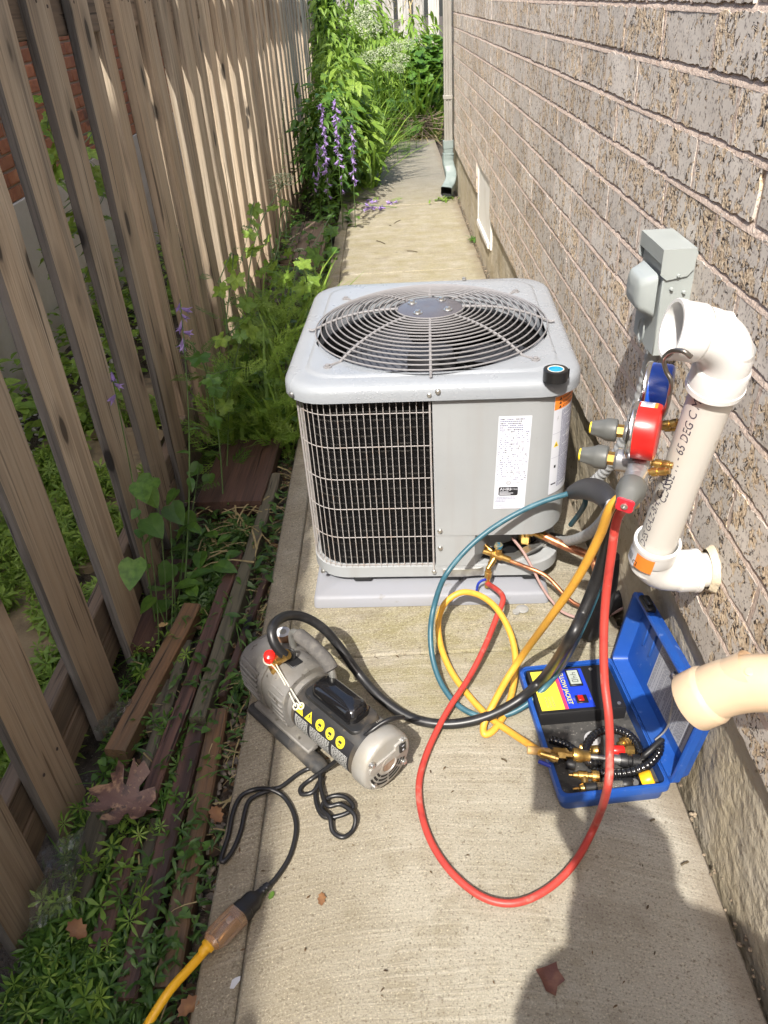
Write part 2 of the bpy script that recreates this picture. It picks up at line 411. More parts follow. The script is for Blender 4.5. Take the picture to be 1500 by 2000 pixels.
BL, BH, BD = .2555, .0785, .06
def brick_mesh(seed, nu=30, nv=10):
    r = np.random.RandomState(seed)
    u = np.linspace(0, 1, nu + 1); w = np.linspace(0, 1, nv + 1)
    U, Wv = np.meshgrid(u, w)
    ex = (vnoise(U * 14, U * 0 + 3 * np.round(Wv), seed) - .5) * .0050 + (vnoise(U * 34, U * 0 + 5 * np.round(Wv), seed + 9) - .5) * .0035
    ez = (vnoise(Wv * 6, Wv * 0 + 3 * np.round(U), seed + 4) - .5) * .006
    Y = (U - .5) * BL + ez * (2 * np.abs(U - .5)) ** 6
    Z = Wv * BH + ex * (2 * np.abs(Wv - .5)) ** 5
    d = (vnoise(U * 9, Wv * 4, seed + 20) - .5) * .0014 + (vnoise(U * 26, Wv * 9, seed + 30) - .5) * .0010
    ed = np.minimum(np.minimum(U, 1 - U) * BL, np.minimum(Wv, 1 - Wv) * BH)
    Xf = d * .6 - .0012
    n = nu + 1
    vs = np.stack([Xf, Y, Z], -1).reshape(-1, 3).tolist()
    fs = [(j * n + i, (j + 1) * n + i, (j + 1) * n + i + 1, j * n + i + 1) for j in range(nv) for i in range(nu)]
    rim = [i for i in range(n)] + [j * n + nu for j in range(1, nv + 1)] + [nv * n + i for i in range(nu - 1, -1, -1)] + [j * n for j in range(nv - 1, 0, -1)]
    o = len(vs)
    for k in rim: p = vs[k]; vs.append([BD, p[1], p[2]])
    L = len(rim)
    for k in range(L): fs.append((rim[k], rim[(k + 1) % L], o + (k + 1) % L, o + k))
    fs.append([o + k for k in range(L)][::-1])
    me = bpy.data.meshes.new('brick'); me.from_pydata(vs, [], fs); me.materials.append(M_BRICK)
    me.polygons.foreach_set('use_smooth', [True] * len(fs)); me.set_sharp_from_angle(angle=math.radians(28)); me.update()
    return me
bricks = [brick_mesh(s_) for s_ in range(14)]
house = thing('brick_house', 'side wall of the house in rough grey brick beside the cooling unit', 'house', (BX, 3, 0))
WY0, WY1 = -1.4, 6.93
WIN = (4.33, 4.98, .165, .53)      # basement window in the wall
PITCH, Z0 = .0903, .342
slots = []; cut = []
for k in range(17):
    z = Z0 + k * PITCH
    y = 1.432 + (.1335 if k % 2 else 0) - .267 * 12
    while y < WY1:
        a, e = y, y + .267
        if e > WY0 and a < WY1 - .05:
            if z < WIN[3] - .02 and e > WIN[0] - .01 and a < WIN[1] + .01:
                if a < WIN[0] - .05: cut.append((a, WIN[0] - .012, z, k))
                elif e > WIN[1] + .05: cut.append((WIN[1] + .001, e, z, k))
            else: slots.append((a, z, k))
        y += .267
def seen(a, z):
    c = ROT @ np.array([BX, a + .13, z + .04 - EYE])
    if c[2] < .2: return -1
    px, py = c[0] / c[2] * FPX + 750, c[1] / c[2] * FPX + 1000
    return 1 / c[2] if -60 < px < 1560 and -60 < py < 2060 else -1 / max(c[2], .1) * .01
slots.sort(key=lambda s_: -seen(s_[0], s_[1]))
extra = MB()
for a, e, z, k in cut: place('brick', bricks[k % 14], (BX, (a + e) / 2, z), house, (0, 0, 0), (1, (e - a - .011) / BL, 1))
for i, (a, z, k) in enumerate(slots):
    h = (int(a * 97) * 7 + k * 13) % len(bricks)
    jx = rnd.uniform(-.0007, .0007)
    if i < 300 and seen(a, z) > 0:
        place('brick', bricks[h], (BX + jx, a + .1335, z + rnd.uniform(-.001, .001)), house, (0, 0, 0), (1, 1, 1) if rnd.random() < .5 else (1, -1, 1))
    else:
        me = bricks[h]
        if seen(a, z) > 0: extra.add([(v.co.x + BX + jx, v.co.y + a + .1335, v.co.z + z) for v in me.vertices], [list(p.vertices) for p in me.polygons], 0, True)
        else: extra.box((BX + BD / 2 + jx, a + .1335, z + BH / 2), (BD, BL, BH), .004)
for k in range(17, 34):            # the courses above the picture
    z = Z0 + k * PITCH; y = WY0 + (.1335 if k % 2 else 0)
    while y < WY1 - .2:
        extra.box((BX + BD / 2, y + .1335, z + BH / 2), (BD, BL, BH), .004); y += .267
extra.build('brickwork', M_BRICK, house, kind='stuff')
mo = MB()
zt = Z0 + 34 * PITCH
mo.box((BX + .0038 + .06, (WY0 + WIN[0]) / 2, (Z0 - .004 + zt) / 2), (.12, WIN[0] - WY0, zt - Z0 + .004))
mo.box((BX + .0038 + .06, (WY1 + WIN[1]) / 2, (Z0 - .004 + zt) / 2), (.12, WY1 - WIN[1], zt - Z0 + .004))
mo.box((BX + .0038 + .06, (WIN[0] + WIN[1]) / 2, (WIN[3] + .012 + zt) / 2), (.12, WIN[1] - WIN[0], zt - WIN[3] - .012))
for a, z, k in slots:               # upright joints, filled nearly flush
    if seen(a, z) > 0: mo.box((BX + .006 - .0009, a + .267 + .0002, z + BH / 2 - .001), (.012, .0116, BH + .004))
for k in range(17):                 # bed joints, raked so that only their upper edge is recessed
    z = Z0 + k * PITCH + BH
    for ya, yb in ([(WY0, WIN[0] - .004), (WIN[1] + .004, WY1 - .01)] if z < WIN[3] + .01 else [(WY0, WY1 - .01)]):
        n_ = int((yb - ya) / .045); vs = []
        for i in range(n_ + 1):
            y = ya + (yb - ya) * i / n_; q = rnd.uniform(-.0009, .0009)
            vs += [(BX - .0013, y, z - .0024 + q * .6), (BX - .0005 + q * .3, y, z + .0040 + q), (BX + .0034, y, z + .0130)]
        mo.add(vs, [(3 * i + c_, 3 * i + 3 + c_, 3 * i + 4 + c_, 3 * i + 1 + c_) for i in range(n_) for c_ in (0, 1)])
mo.build('mortar', M_MORT, house)
fo = MB()
def fgrid(y0, y1, z0, z1):         # parged face, slightly uneven, leaning out at the foot
    nu = max(2, int((y1 - y0) / .03)); nv = max(2, int((z1 - z0) / .03))
    vs = []; 
    for j in range(nv + 1):
        for i in range(nu + 1):
            y = y0 + (y1 - y0) * i / nu; z = z0 + (z1 - z0) * j / nv
            d = float(vnoise(np.array(y * 7.), np.array(z * 9.), 5)) * .008 + float(vnoise(np.array(y * 21.), np.array(z * 26.), 6)) * .004
            vs.append((BX + .022 - d, y, z))
    n = nu + 1
    fo.add(vs, [(j * n + i, (j + 1) * n + i, (j + 1) * n + i + 1, j * n + i + 1) for j in range(nv) for i in range(nu)], 0, True)
fgrid(WY0, WIN[0], -.12, Z0 + .004); fgrid(WIN[0], WIN[1], -.12, WIN[2]); fgrid(WIN[1], WY1, -.12, Z0 + .004)
fo.box((BX + .10, (WY0 + WY1) / 2, .02), (.13, WY1 - WY0, .28))
fo.box((BX + .10, (WY0 + WIN[0]) / 2, .25), (.13, WIN[0] - WY0, .18)); fo.box((BX + .10, (WY1 + WIN[1]) / 2, .25), (.13, WY1 - WIN[1], .18))
fo.box((BX + .055, WY1 - .004, .15), (.07, .008, .40))
fo.build('foundation', M_FOUND, house)
wi = MB()                          # white basement window: frame and painted panel, a sill
wi.box((BX + .016, 4.655, .35), (.012, .60, .34), .003)
win = wi.build('window', M_WHITE, house)
wf = MB()
for c_, d_ in (((BX + .033, 4.35, .35), (.05, .035, .37)), ((BX + .031, 4.962, .35), (.05, .042, .374)), ((BX + .032, 4.655, .52), (.05, .565, .03)), ((BX + .027, 4.655, .18), (.058, .565, .032))):
    wf.box(c_, d_, .003)
wf.build('frame', M_WHITE, win)
MB().box((BX + .12, (WY0 + WY1) / 2, zt + .06), (1.1, WY1 - WY0, .12)).build('roof_soffit', M_WHITE, house) if False else None
dirt = MB()                        # crumbs and dirt in the gap at the foot of the wall
for i in range(520):
    y = rnd.uniform(.3, 6.8); s_ = rnd.uniform(.002, .008)
    dirt.box((rnd.gauss(.536, .007), y, .002 + s_ * .3), (s_, s_ * rnd.uniform(.7, 1.6), s_ * .8), s_ * .3, R=M.Rotation(rnd.uniform(0, 3), 3, 'Z'))
dirt.build('grit', mat('grit', (.30, .24, .17), .9, var=[((.12, .09, .06), 30, .4, .6)], world=True), origin=(0, 0, 0), kind='stuff')

# downspout at the house corner
M_ALU = mat('painted_aluminium', (.27, .26, .235), .45, var=[((.23, .22, .20), 8, .45, .7)])
M_PIPEG = mat('pale_green_plastic', (.19, .235, .23), .5, var=[((.15, .19, .185), 18, .5, .7), ((.25, .29, .285), 5, .5, .7)])
ds = thing('downspout', 'grey rain downspout with pale green elbow at the far wall corner', 'downspout', (.45, 6.62, 0))
dx, dy = .478, 6.62
m_ = MB()
prof = [(-.03, -.025), (-.018, -.025), (-.014, -.019), (-.004, -.019), (0, -.025), (.004, -.025), (.008, -.019), (.018, -.019), (.022, -.025), (.03, -.025), (.03, .025), (-.03, .025)]
m_.prism([(dx + a, dy + e) for a, e in prof], .34, 3.2)
m_.build('pipe', M_ALU, ds)
MB().box((dx, dy, .70), (.072, .058, .03), .004).build('strap', M_ALU, ds)
def rsec(c, T, w, d): return [tuple(V(c) + T[0] * a * w + T[1] * e * d) for a, e in rrect(.5, .5, .16, 3)]
m_ = MB()
m_.rings([rsec((dx, dy, z), (V((1, 0, 0)), V((0, 1, 0))), w, .066 + (w - .075)) for z, w in ((.40, .082), (.345, .082), (.343, .076), (.31, .076), (.307, .088), (.296, .088), (.294, .078))], 0, True)
path = [(dx, dy, .294), (dx - .004, dy - .004, .25), (dx + .006, dy - .02, .20), (dx + .016, dy - .06, .15), (dx + .006, dy - .12, .11), (dx - .02, dy - .18, .078), (dx - .035, dy - .22, .065)]
pts = spl(path, 5); rg = []
for i, p in enumerate(pts):
    a = pts[max(i - 1, 0)]; b_ = pts[min(i + 1, len(pts) - 1)]; tg = (b_ - a).normalized()
    u = V((1, 0, 0)); u = (u - tg * u.dot(tg)).normalized(); v_ = tg.cross(u)
    k_ = 1 + (.04 if i % 5 == 2 else 0)
    rg.append(rsec(p, (u, v_), .086 * k_, .078 * k_))
m_.rings(rg, 0, True, True, True, False)
rg2 = [[tuple(V(p) * 1 + (V(c_) - V(p)) * .12) for p, c_ in zip(r_, [pts[-k] for _ in r_])] for k, r_ in ((1, rg[-1]), (8, rg[-8]))]
m_.rings(rg2, 1, True, True, False, True)
m_.build('elbow', [M_PIPEG, mat('dark_inside', (.012, .014, .013), .9)], ds)

# --- wooden fence on the left
M_FENCE = wood('weathered_fence_wood', 2, (.26, .21, .155), (.54, .465, .355), (.39, .30, .205), wet=(-.15, .95, (.22, .135, .075), .75))
M_FSIDE = wood('shaded_stained_edge', 2, (.075, .068, .062), (.20, .185, .165), (.13, .115, .10))  # near board edges: shade in the gaps and darker stain, both in the colour
M_RAIL = wood('fence_rail_wood', 1, (.13, .10, .075), (.26, .20, .15), (.18, .13, .085), wet=(-.1, .5, (.11, .075, .045), .6))
FXX = -.757
fence = thing('board_fence', 'tall weathered wooden board fence along the left of the path', 'fence', (FXX, 5, -.08))
def board_mesh(seed, w=.146, t=.021, h=1.98):
    r = random.Random(seed); m = MB(); nz = 14; rg = []
    for j in range(nz + 1):
        z = h * j / nz; b_ = .004
        ox = r.gauss(0, .0012) + .006 * math.sin(z * 1.3 + seed); oy = .003 * math.sin(z * 1.9 + seed * 2)
        ww = w / 2 + r.gauss(0, .0008)
        rg.append([(x + ox, y + oy, z) for x, y in ((t / 2, -ww + b_), (t / 2, ww - b_), (t / 2 - b_, ww), (-t / 2 + b_, ww), (-t / 2, ww - b_), (-t / 2, -ww + b_), (-t / 2 + b_, -ww), (t / 2 - b_, -ww))])
    m.rings(rg, 0, False)
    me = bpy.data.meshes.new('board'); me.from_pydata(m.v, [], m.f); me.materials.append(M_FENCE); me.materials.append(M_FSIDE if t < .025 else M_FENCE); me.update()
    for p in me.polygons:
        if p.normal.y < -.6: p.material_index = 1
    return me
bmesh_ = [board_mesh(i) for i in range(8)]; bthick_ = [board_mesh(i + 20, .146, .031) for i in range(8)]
rights = [2.384, 2.135, 1.873, 1.626, 1.37, 1.098, .862, .60, .34, .08, -.18, -.44, -.70, -.96]
y = 2.81
while y < 12.2: rights.append(y); y += .2575
for i, yr in enumerate(sorted(rights)):
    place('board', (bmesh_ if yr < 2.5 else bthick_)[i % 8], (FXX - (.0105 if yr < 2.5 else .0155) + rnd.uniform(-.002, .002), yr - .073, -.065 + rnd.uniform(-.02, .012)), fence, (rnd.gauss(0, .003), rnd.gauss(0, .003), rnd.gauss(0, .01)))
MB().box((FXX - .073, 2.575, .94), (.092, .092, 2.1), .006).build('post', M_FENCE, fence)
for yp in (.15, 5.0, 7.45, 9.9, 12.2): MB().box((FXX - .073, yp, .94), (.092, .092, 2.1), .006).build('post', M_FENCE, fence)
for z0, z1 in ((.055, .145), (1.335, 1.475), (1.76, 1.85)):
    for a, e in ((-1.1, 2.525), (2.625, 7.40), (7.50, 12.3)):
        MB().box((FXX - .0425, (a + e) / 2, (z0 + z1) / 2), (.038, e - a, z1 - z0), .004).build('rail', M_RAIL, fence)
for a, e in ((-1.1, 2.525), (2.625, 7.4)): MB().box((FXX - .042, (a + e) / 2, .006), (.036, e - a - .02, .085), .004, R=M.Rotation(.012, 3, 'Y')).build('kick_board', M_RAIL, fence)

m = MB()
for i, yr in enumerate(sorted(rights)):
    for z in (.10, 1.405):
        for dy in (-.030, .035): m.lathe([(.0042, 0), (.0036, .0014), (.0, .0016)], 7, frame((FXX + .0006, yr - .073 + dy + rnd.uniform(-.006, .006), z + rnd.uniform(-.012, .012)), (1, 0, 0)))
m.build('nail_heads', mat('rusty_nail', (.05, .032, .025), .7), fence, kind='stuff')

# --- fence across the far end
M_FENCE2 = wood('silver_fence_wood', 2, (.30, .29, .275), (.45, .44, .42), (.36, .34, .31))
bf = thing('rear_fence', 'pale grey board fence closing the far end behind the weeds', 'fence', (0, 12.4, 0))
x = -.72; i = 0
while x < 2.6:
    w_ = .148
    MB().box((x, 12.4 - (.0 if i % 2 == 0 else -.0), .95), (w_, .02, 1.95 + rnd.uniform(-.015, .015)), .003).build('board', M_FENCE2, bf)
    x += .205; i += 1
for z_ in (.4, 1.5): MB().box((.95, 12.43, z_), (3.6, .036, .09), .003).build('rail', M_RAIL, bf)

# --- the neighbour's house behind the fence
M_RBRICK = mat('orange_brick', (.36, .145, .07), .88, var=[((.27, .10, .055), 14, .42, .6), ((.44, .20, .10), 7, .5, .68), ((.12, .07, .055), 5, .62, .7)], bmp=(50, .7, .008), objv=.25)
M_RMORT = mat('grey_mortar', (.30, .25, .21), .95, bmp=(80, .6, .004))
M_STUC = mat('pale_foundation', (.50, .48, .43), .92, var=[((.40, .37, .31), 5, .45, .7)], bmp=(40, .6, .006), world=True)
NX = -1.78
nb = thing('neighbour_house', "neighbour's orange brick house glimpsed between the fence boards", 'house', (NX, 3, -.1))
rbm = []
for k in range(4):
    m = MB(); r_ = random.Random(k)
    m.box((-.045, 0, .0285), (.09, .205, .057), .004)
    m.v = [(a + r_.gauss(0, .0012), e + r_.gauss(0, .002), g + r_.gauss(0, .0015)) for a, e, g in m.v]
    me = bpy.data.meshes.new('brick'); me.from_pydata(m.v, [], m.f); me.materials.append(M_RBRICK); me.update(); rbm.append(me)
NY0, NY1, NZ0 = 1.4, 12.2, .66
cnt = 0; more = MB()
for k in range(26):
    y = NY0 + (.1075 if k % 2 else 0); z = NZ0 + k * .0672
    while y < NY1 - .1:
        if 2.1 < y < 4.8 and k < 17 and cnt < 290:
            place('brick', rbm[(k * 5 + int(y * 11)) % 4], (NX + rnd.uniform(-.002, .003), y + .1, z), nb, (0, 0, rnd.gauss(0, .008))); cnt += 1
        else: more.box((NX - .045, y + .1, z + .0285), (.09, .205, .057), .004)
        y += .215
more.build('brickwork', M_RBRICK, nb, kind='stuff')
MB().box((NX - .065, (NY0 + NY1) / 2, NZ0 + .86), (.114, NY1 - NY0, 1.75)).build('mortar', M_RMORT, nb)
MB().box((NX - .055, (NY0 + NY1) / 2, .27), (.12, NY1 - NY0, .77), .004).build('foundation', M_STUC, nb)
MB().box((NX - .1, (NY0 + NY1) / 2, NZ0 + 1.80), (.5, NY1 - NY0 + .2, .10), .01).build('eave', M_WHITE, nb)
# its taller part, behind the photographer
MB().box((NX - 2.21, -7.0, 3.05), (4.0, 10.4, 6.3)).build('wall', M_RBRICK, nb)
MB().box((NX - 2.06, -7.0, 6.27), (4.0, 10.6, .14), .02).build('roof', mat('dark_roof', (.06, .055, .05), .9), nb)

# ------------------------------------------------------------------ the cooling unit
M_GREY = mat('grey_enamel', (.325, .34, .35), .38, var=[((.295, .31, .32), 5, .4, .7), ((.295, .30, .30), 22, .52, .75, (1, 1, .07)), ((.24, .235, .22), 60, .68, .76)], bmp=(260, .06, .001), spec=.5)
M_LID = mat('pale_grey_enamel', (.28, .30, .325), .30, var=[((.255, .275, .30), 6, .45, .7)], bmp=(220, .06, .001))
M_WIRE = mat('coated_wire', (.22, .215, .22), .36, spec=.6)
M_WIREL = mat('pale_wire', (.36, .34, .33), .4, var=[((.36, .30, .26), 30, .55, .7)])
M_STEEL = mat('zinc_steel', (.62, .62, .60), .32, .9, var=[((.45, .44, .42), 30, .45, .65)])
M_BLACK = mat('black_plastic', (.012, .012, .013), .45)
M_BRASS = mat('brass', (.62, .40, .13), .3, .9, var=[((.45, .27, .08), 60, .45, .65)])
M_COPPER = mat('copper', (.62, .27, .13), .4, .8, var=[((.30, .12, .07), 22, .45, .6), ((.55, .40, .24), 40, .6, .7)])
def fins_mat():
    m, t, b = new_mat('black_coil_fins')
    o = nd(t, 'TexCoord').outputs['Object']; s = nd(t, 'SeparateXYZ', {0: o})
    z = mth(t, 'FRACT', mth(t, 'MULTIPLY', s.outputs[2], 46))
    tube_ = ramp(t, mth(t, 'ABSOLUTE', mth(t, 'SUBTRACT', z, .5)), .13, .08)
    nz = noise(t, coords(t, (1, 1, 1), rand=False), 22, 3)
    c = mixc(t, mth(t, 'MULTIPLY', tube_, ramp(t, nz, .42, .6)), (.004, .004, .0045), (.035, .033, .03))
    t.links.new(c, b.inputs['Base Color']); b.inputs['Roughness'].default_value = .5; b.inputs['Specular IOR Level'].default_value = .15
    f = nd(t, 'TexWave', {'Vector': o, 'Scale': 90.0, 'Distortion': .3}, bands_direction='DIAGONAL').outputs[0]
    bump(t, b, mth(t, 'ADD', f, mth(t, 'MULTIPLY', tube_, 1.0)), .5, .003)
    return m
M_FIN = fins_mat()
UC = (.092, 2.005, .038); URZ = -.052
ac = thing('cooling_unit', 'grey central air conditioner outdoor unit with round fan guard on a plastic pad', 'air conditioner', UC, URZ)
FY = -.032                          # the fan sits a little toward the front
def A(m, name, mats, **k):
    if name in ('guard_ring', 'spoke', 'hub_plate', 'fan_blade', 'fan_motor', 'fan_shroud'): m.v = [(x, y + FY, z) for x, y, z in m.v]
    return m.build(name, mats, ac, local=True, **k)
HX, HY, RC = .338, .372, .10
def rr3(hx, hy, r, z, n=8): return [(x, y, z) for x, y in rrect(hx, hy, r, n)]
m = MB(); m.rings([rr3(HX, HY, RC, .018), rr3(HX, HY, RC, .052), rr3(HX - .006, HY - .006, RC, .054)], 0, True)
A(m, 'base_pan', M_GREY)
# rain drops and drying marks on the lid
t_ = M_LID.node_tree; b_ = t_.nodes['Principled BSDF']
vo_ = nd(t_, 'TexVoronoi', {'Vector': coords(t_, (1, 1, 1), rand=False), 'Scale': 130.0})
mk_ = ramp(t_, mth(t_, 'SUBTRACT', noise(t_, coords(t_, (1, 1, 1), rand=False), 7, 4), mth(t_, 'MULTIPLY', nd(t_, 'SeparateXYZ', {0: coords(t_, (1, 1, 1), rand=False)}).outputs[0], .5)), .52, .64)
dr_ = mth(t_, 'MULTIPLY', ramp(t_, vo_.outputs['Distance'], .30, .18), mk_)
bump(t_, b_, dr_, .35, .0012)
t_.links.new(nd(t_, 'MapRange', {0: noise(t_, coords(t_, (1, 1, 1), rand=False), 5, 5, .65), 1: .35, 2: .68, 3: .20, 4: .44}).outputs[0], b_.inputs['Roughness'])
m = MB()
for x in (-.20, .05, .26): m.box((x, -.345, .009), (.05, .05, .018), .004); m.box((x, .33, .009), (.05, .05, .018), .004)
A(m, 'foot', M_BLACK)
m = MB(); o_ = rrect(HX - .012, HY - .012, RC - .01, 8); i_ = rrect(HX - .04, HY - .04, RC - .03, 8)
# the coil wraps round three sides and stops beside the service corner; seen from above it is a hollow ring
A_COIL = m
m = MB(); m.add(rr3(HX - .03, HY - .03, .08, .056), [list(range(36))]); A(m, 'inner_floor', M_BLACK)

# wire guard: uprights and hoops on the coil sides only
def perim(s):                       # point and normal at distance s along the outline, from the front seam going left (clockwise)
    hx, hy, r = HX - .002, HY - .002, RC
    segs = [('l', (0, -hy), (-1, 0), hx - r), ('a', (-hx + r, -hy + r), -90, r * PI / 2), ('l', (-hx, -hy + r), (0, 1), 2 * (hy - r)), ('a', (-hx + r, hy - r), 180, r * PI / 2), ('l', (-hx + r, hy), (1, 0), 2 * (hx - r)), ('a', (hx - r, hy - r), 90, r * PI / 2)]
    for q, (k, a, d, L) in enumerate(segs):
        if s <= L or q == len(segs) - 1:
            if k == 'l': return V((a[0] + d[0] * s, a[1] + d[1] * s, 0)), V((d[1], -d[0], 0)) if False else None
            th = math.radians(d - math.degrees(s / r)); return V((a[0] + r * math.cos(th), a[1] + r * math.sin(th), 0)), None
        s -= L
PL = HX - RC + 2 * (HY - RC) + RC * PI * 1.5 + 2 * (HX - RC) - .005
m = MB(); rg = [[], [], [], []]
for i in range(91):
    p = perim(PL * i / 90)[0]; q_ = p * .965; w_ = p * .88
    for k_, (c_, z_) in enumerate(((q_, .054), (q_, .565), (w_, .565), (w_, .054))): rg[k_].append((c_.x, c_.y, z_))
m.rings(rg, 0, True, False, False, False, None, True); A(m, 'coil', M_FIN)
m = MB(); s_ = .004
while s_ < PL:
    p, _ = perim(s_); m.tube([p + V((0, 0, .052)), p + V((0, 0, .568))], .00115, 6); s_ += .0158
for z in (.058, .150, .240, .330, .422, .512, .561):
    pts = [perim(PL * i / 110)[0] * 1.0 + V((0, 0, z)) for i in range(111)]
    c_ = []
    for p in pts: c_.append(p * .9955 + V((0, 0, z * .0045)))
    m.tube(c_, .0012, 6)
A(m, 'wire_guard', M_WIREL)
m = MB(); m.tube([(-.004, -HY - .001, .03), (-.004, -HY - .001, .560)], .0026, 8); A(m, 'guard_edge', M_WIREL)

# service corner: sheet metal from the seam round the right side
def corner(s, off=0.0):             # from the front seam going right, round the right front corner and along the right side
    hx, hy, r = HX + off, HY + off, RC + off
    L1 = hx - r
    if s < L1: return (s, -hy)
    s -= L1
    if s < r * PI / 2: th = -PI / 2 + s / r; return (hx - r + r * math.cos(th), -hy + r + r * math.sin(th))
    s -= r * PI / 2; return (hx, -hy + r + s)
def sheet(s0, s1, zf0, z1, off=0.0, n=30, thick=.0012, m=None, mi=0, zt=None):
    m = m or MB(); a = []; b = []; c = []; d = []
    for i in range(n + 1):
        s = s0 + (s1 - s0) * i / n; x, y = corner(s, off); x2, y2 = corner(s, off - thick)
        z0 = zf0(s) if callable(zf0) else zf0
        zz = z1(s) if callable(z1) else z1
        a.append((x, y, z0)); b.append((x, y, zz)); c.append((x2, y2, zz)); d.append((x2, y2, z0))
    m.rings([a, b, c, d], mi, True, False, False, False, None, True)
    return m
SB = HX - RC; SE = SB + RC * PI / 2
def zb(s):                          # lower edge: straight, then sweeps up round the corner
    t = (s - SB - .02) / (SE - SB - .02)
    return .155 if t < 0 else .155 + .016 * t * t if t < 1 else .171
A(sheet(.002, SE + .544, zb, .560, .003), 'corner_panel', M_GREY)
A(sheet(.012, SE + .544, .175, .560, -.004), 'added_dark_sheet', M_BLACK)  # black sheet added behind the panel so the inside looks dark
m = MB(); m.lathe([(.318, .550), (.306, .51), (.306, .47), (.318, .46)], 48, cap=(False, False)); A(m, 'fan_shroud', M_BLACK)
A(sheet(.002, .105, .054, .154, .001, 8), 'lower_panel', M_GREY)
m = MB()                            # recess for the valves: slanting cheek, back plate, floor flange with screws
hy = -HY
m.add([(.105, hy - .001, .054), (.105, hy - .001, .155), (.15, hy + .075, .155), (.15, hy + .075, .054)], [(0, 1, 2, 3)])
m.add([(.15, hy + .075, .054), (.15, hy + .075, .175), (HX - .01, hy + .16, .175), (HX - .01, hy + .16, .054)], [(0, 1, 2, 3)])
A(m, 'valve_recess', M_GREY)
m = MB(); fl = [(.02, hy - .004), (.075, hy - .004), (.118, hy - .004), (.165, hy + .012), (.215, hy + .015), (.27, hy + .05), (.318, hy + .095)]
zz = [.030, .030, .034, .044, .047, .056, .058]
m.rings([[(x, y, z + .012) for (x, y), z in zip(fl, zz)], [(x, y, z - .012) for (x, y), z in zip(fl, zz)], [(x, y + .003, z - .012) for (x, y), z in zip(fl, zz)], [(x, y + .003, z + .012) for (x, y), z in zip(fl, zz)]], 0, False, False, False, False, None, True)
m.add([(x, y, z + .012) for (x, y), z in zip(fl, zz)] + [(x, y + .03, z + .013) for (x, y), z in zip(fl, zz)], [(i, i + 1, i + 8, i + 7) for i in range(6)])
A(m, 'flange', M_STEEL)
def screw(m, p, nrm, r=.0055):
    T = frame(p, nrm); m.lathe([(r * 1.25, 0), (r * 1.25, .001), (r, .0012), (r, .0045), (r * .7, .0055)], 6 * 2, T)
for p, n_ in (((.016, -HY - .016, .574), (0, -1, 0)), ((.014, -HY - .004, .172), (0, -1, 0)), ((.014, -HY - .002, .115), (0, -1, 0)), ((-.004, -HY - .014, .566), (0, -1, 0)), ((-.004, -HY - .003, .036), (0, -1, 0)), ((-HX + .008, -HY + .012, .566), (-.6, -.8, 0)), ((-HX + .03, -HY + .008, .036), (-.4, -.9, 0)),
              ((.14, hy + .001, .040), (-.2, -1, 0)), ((.19, hy + .012, .046), (-.1, -1, 0)), ((.243, hy + .03, .052), (-.5, -.8, 0)), ((.30, hy + .076, .058), (-.5, -.8, 0)), ((.105, .36, .597), (0, 0, 1))):
    m = MB(); screw(m, p, n_); A(m, 'screw', M_STEEL)
for p in ((.13, hy + .06, .11),):
    m = MB(); m.box(p, (.045, .002, .04), .0, R=M.Rotation(1.0, 3, 'Z')); A(m, 'valve_plate', M_STEEL)

# lid with rolled skirt, raised bead and the fan opening
NA = 120
def polar(hx, hy, r, z, ang):
    c, s = math.cos(ang), math.sin(ang)
    lo, hi = 0.0, 2.0
    def inside(t):
        x, y = abs(c * t), abs(s * t); ex, ey = x - (hx - r), y - (hy - r)
        if ex > 0 and ey > 0: return ex * ex + ey * ey <= r * r
        return x <= hx and y <= hy
    for _ in range(26):
        md = (lo + hi) / 2
        if inside(md): lo = md
        else: hi = md
    return (c * lo, s * lo, z)
LX, LY, LR = .356, .388, .105
ZT = .592
TH = [2 * PI * i / NA for i in range(NA)]
rg = []
for d, z in ((.004, .553), (0, .551), (0, .572), (.003, .582), (.010, .589), (.02, ZT), (.045, ZT + .001), (.051, ZT + .001), (.055, ZT + .005), (.060, ZT + .006), (.066, ZT + .006)):
    rg.append([polar(LX - d, LY - d, max(LR - d * .5, .03), z, a) for a in TH])
RH = .296
for r_, z in ((RH + .014, ZT + .006), (RH + .004, ZT + .0045), (RH, ZT - .002), (RH - .001, ZT - .04), (RH + .012, ZT - .055)):
    rg.append([(r_ * math.cos(a), r_ * math.sin(a) + FY, z) for a in TH])
m = MB(); m.rings(rg, 0, True, True, False, False); lid = A(m, 'top_lid', M_LID)
# fan guard
def dome(r):                        # height of the guard at radius r
    t = max(0.0, min(1.0, (r - .085) / (.318 - .085)))
    return ZT + .008 + .052 * (1 - t ** 2.4)
m = MB(); k = 0
radii = [.091 + (.306 - .091) * (i / 15.0) for i in range(16)]
for r_ in radii:
    n_ = 72; m.tube([(r_ * math.cos(2 * PI * i / n_), r_ * math.sin(2 * PI * i / n_), dome(r_)) for i in range(n_)], .0021, 6, loop=True)
A(m, 'guard_ring', M_WIRE, kind='stuff')
for i in range(8):
    a = -PI / 2 + URZ * 0 + i * PI / 4; rs = [.085 + (.311 - .085) * j / 9 for j in range(10)]
    pts = [(r_ * math.cos(a), r_ * math.sin(a), dome(r_) - .0036) for r_ in rs]
    ro = .327 if i % 2 == 0 else .352
    pts += [((.318) * math.cos(a), (.318) * math.sin(a), ZT + .0065), (ro * math.cos(a), ro * math.sin(a), ZT + .0085)]
    m = MB(); m.tube(spl(pts, 3), .0036, 8)
    if i % 2: m.lathe([(.011, 0), (.011, .003), (.006, .0032), (.006, .007), (.004, .008)], 12, M.Translation((ro * math.cos(a), ro * math.sin(a), ZT + .006)))
    A(m, 'spoke', M_WIRE)
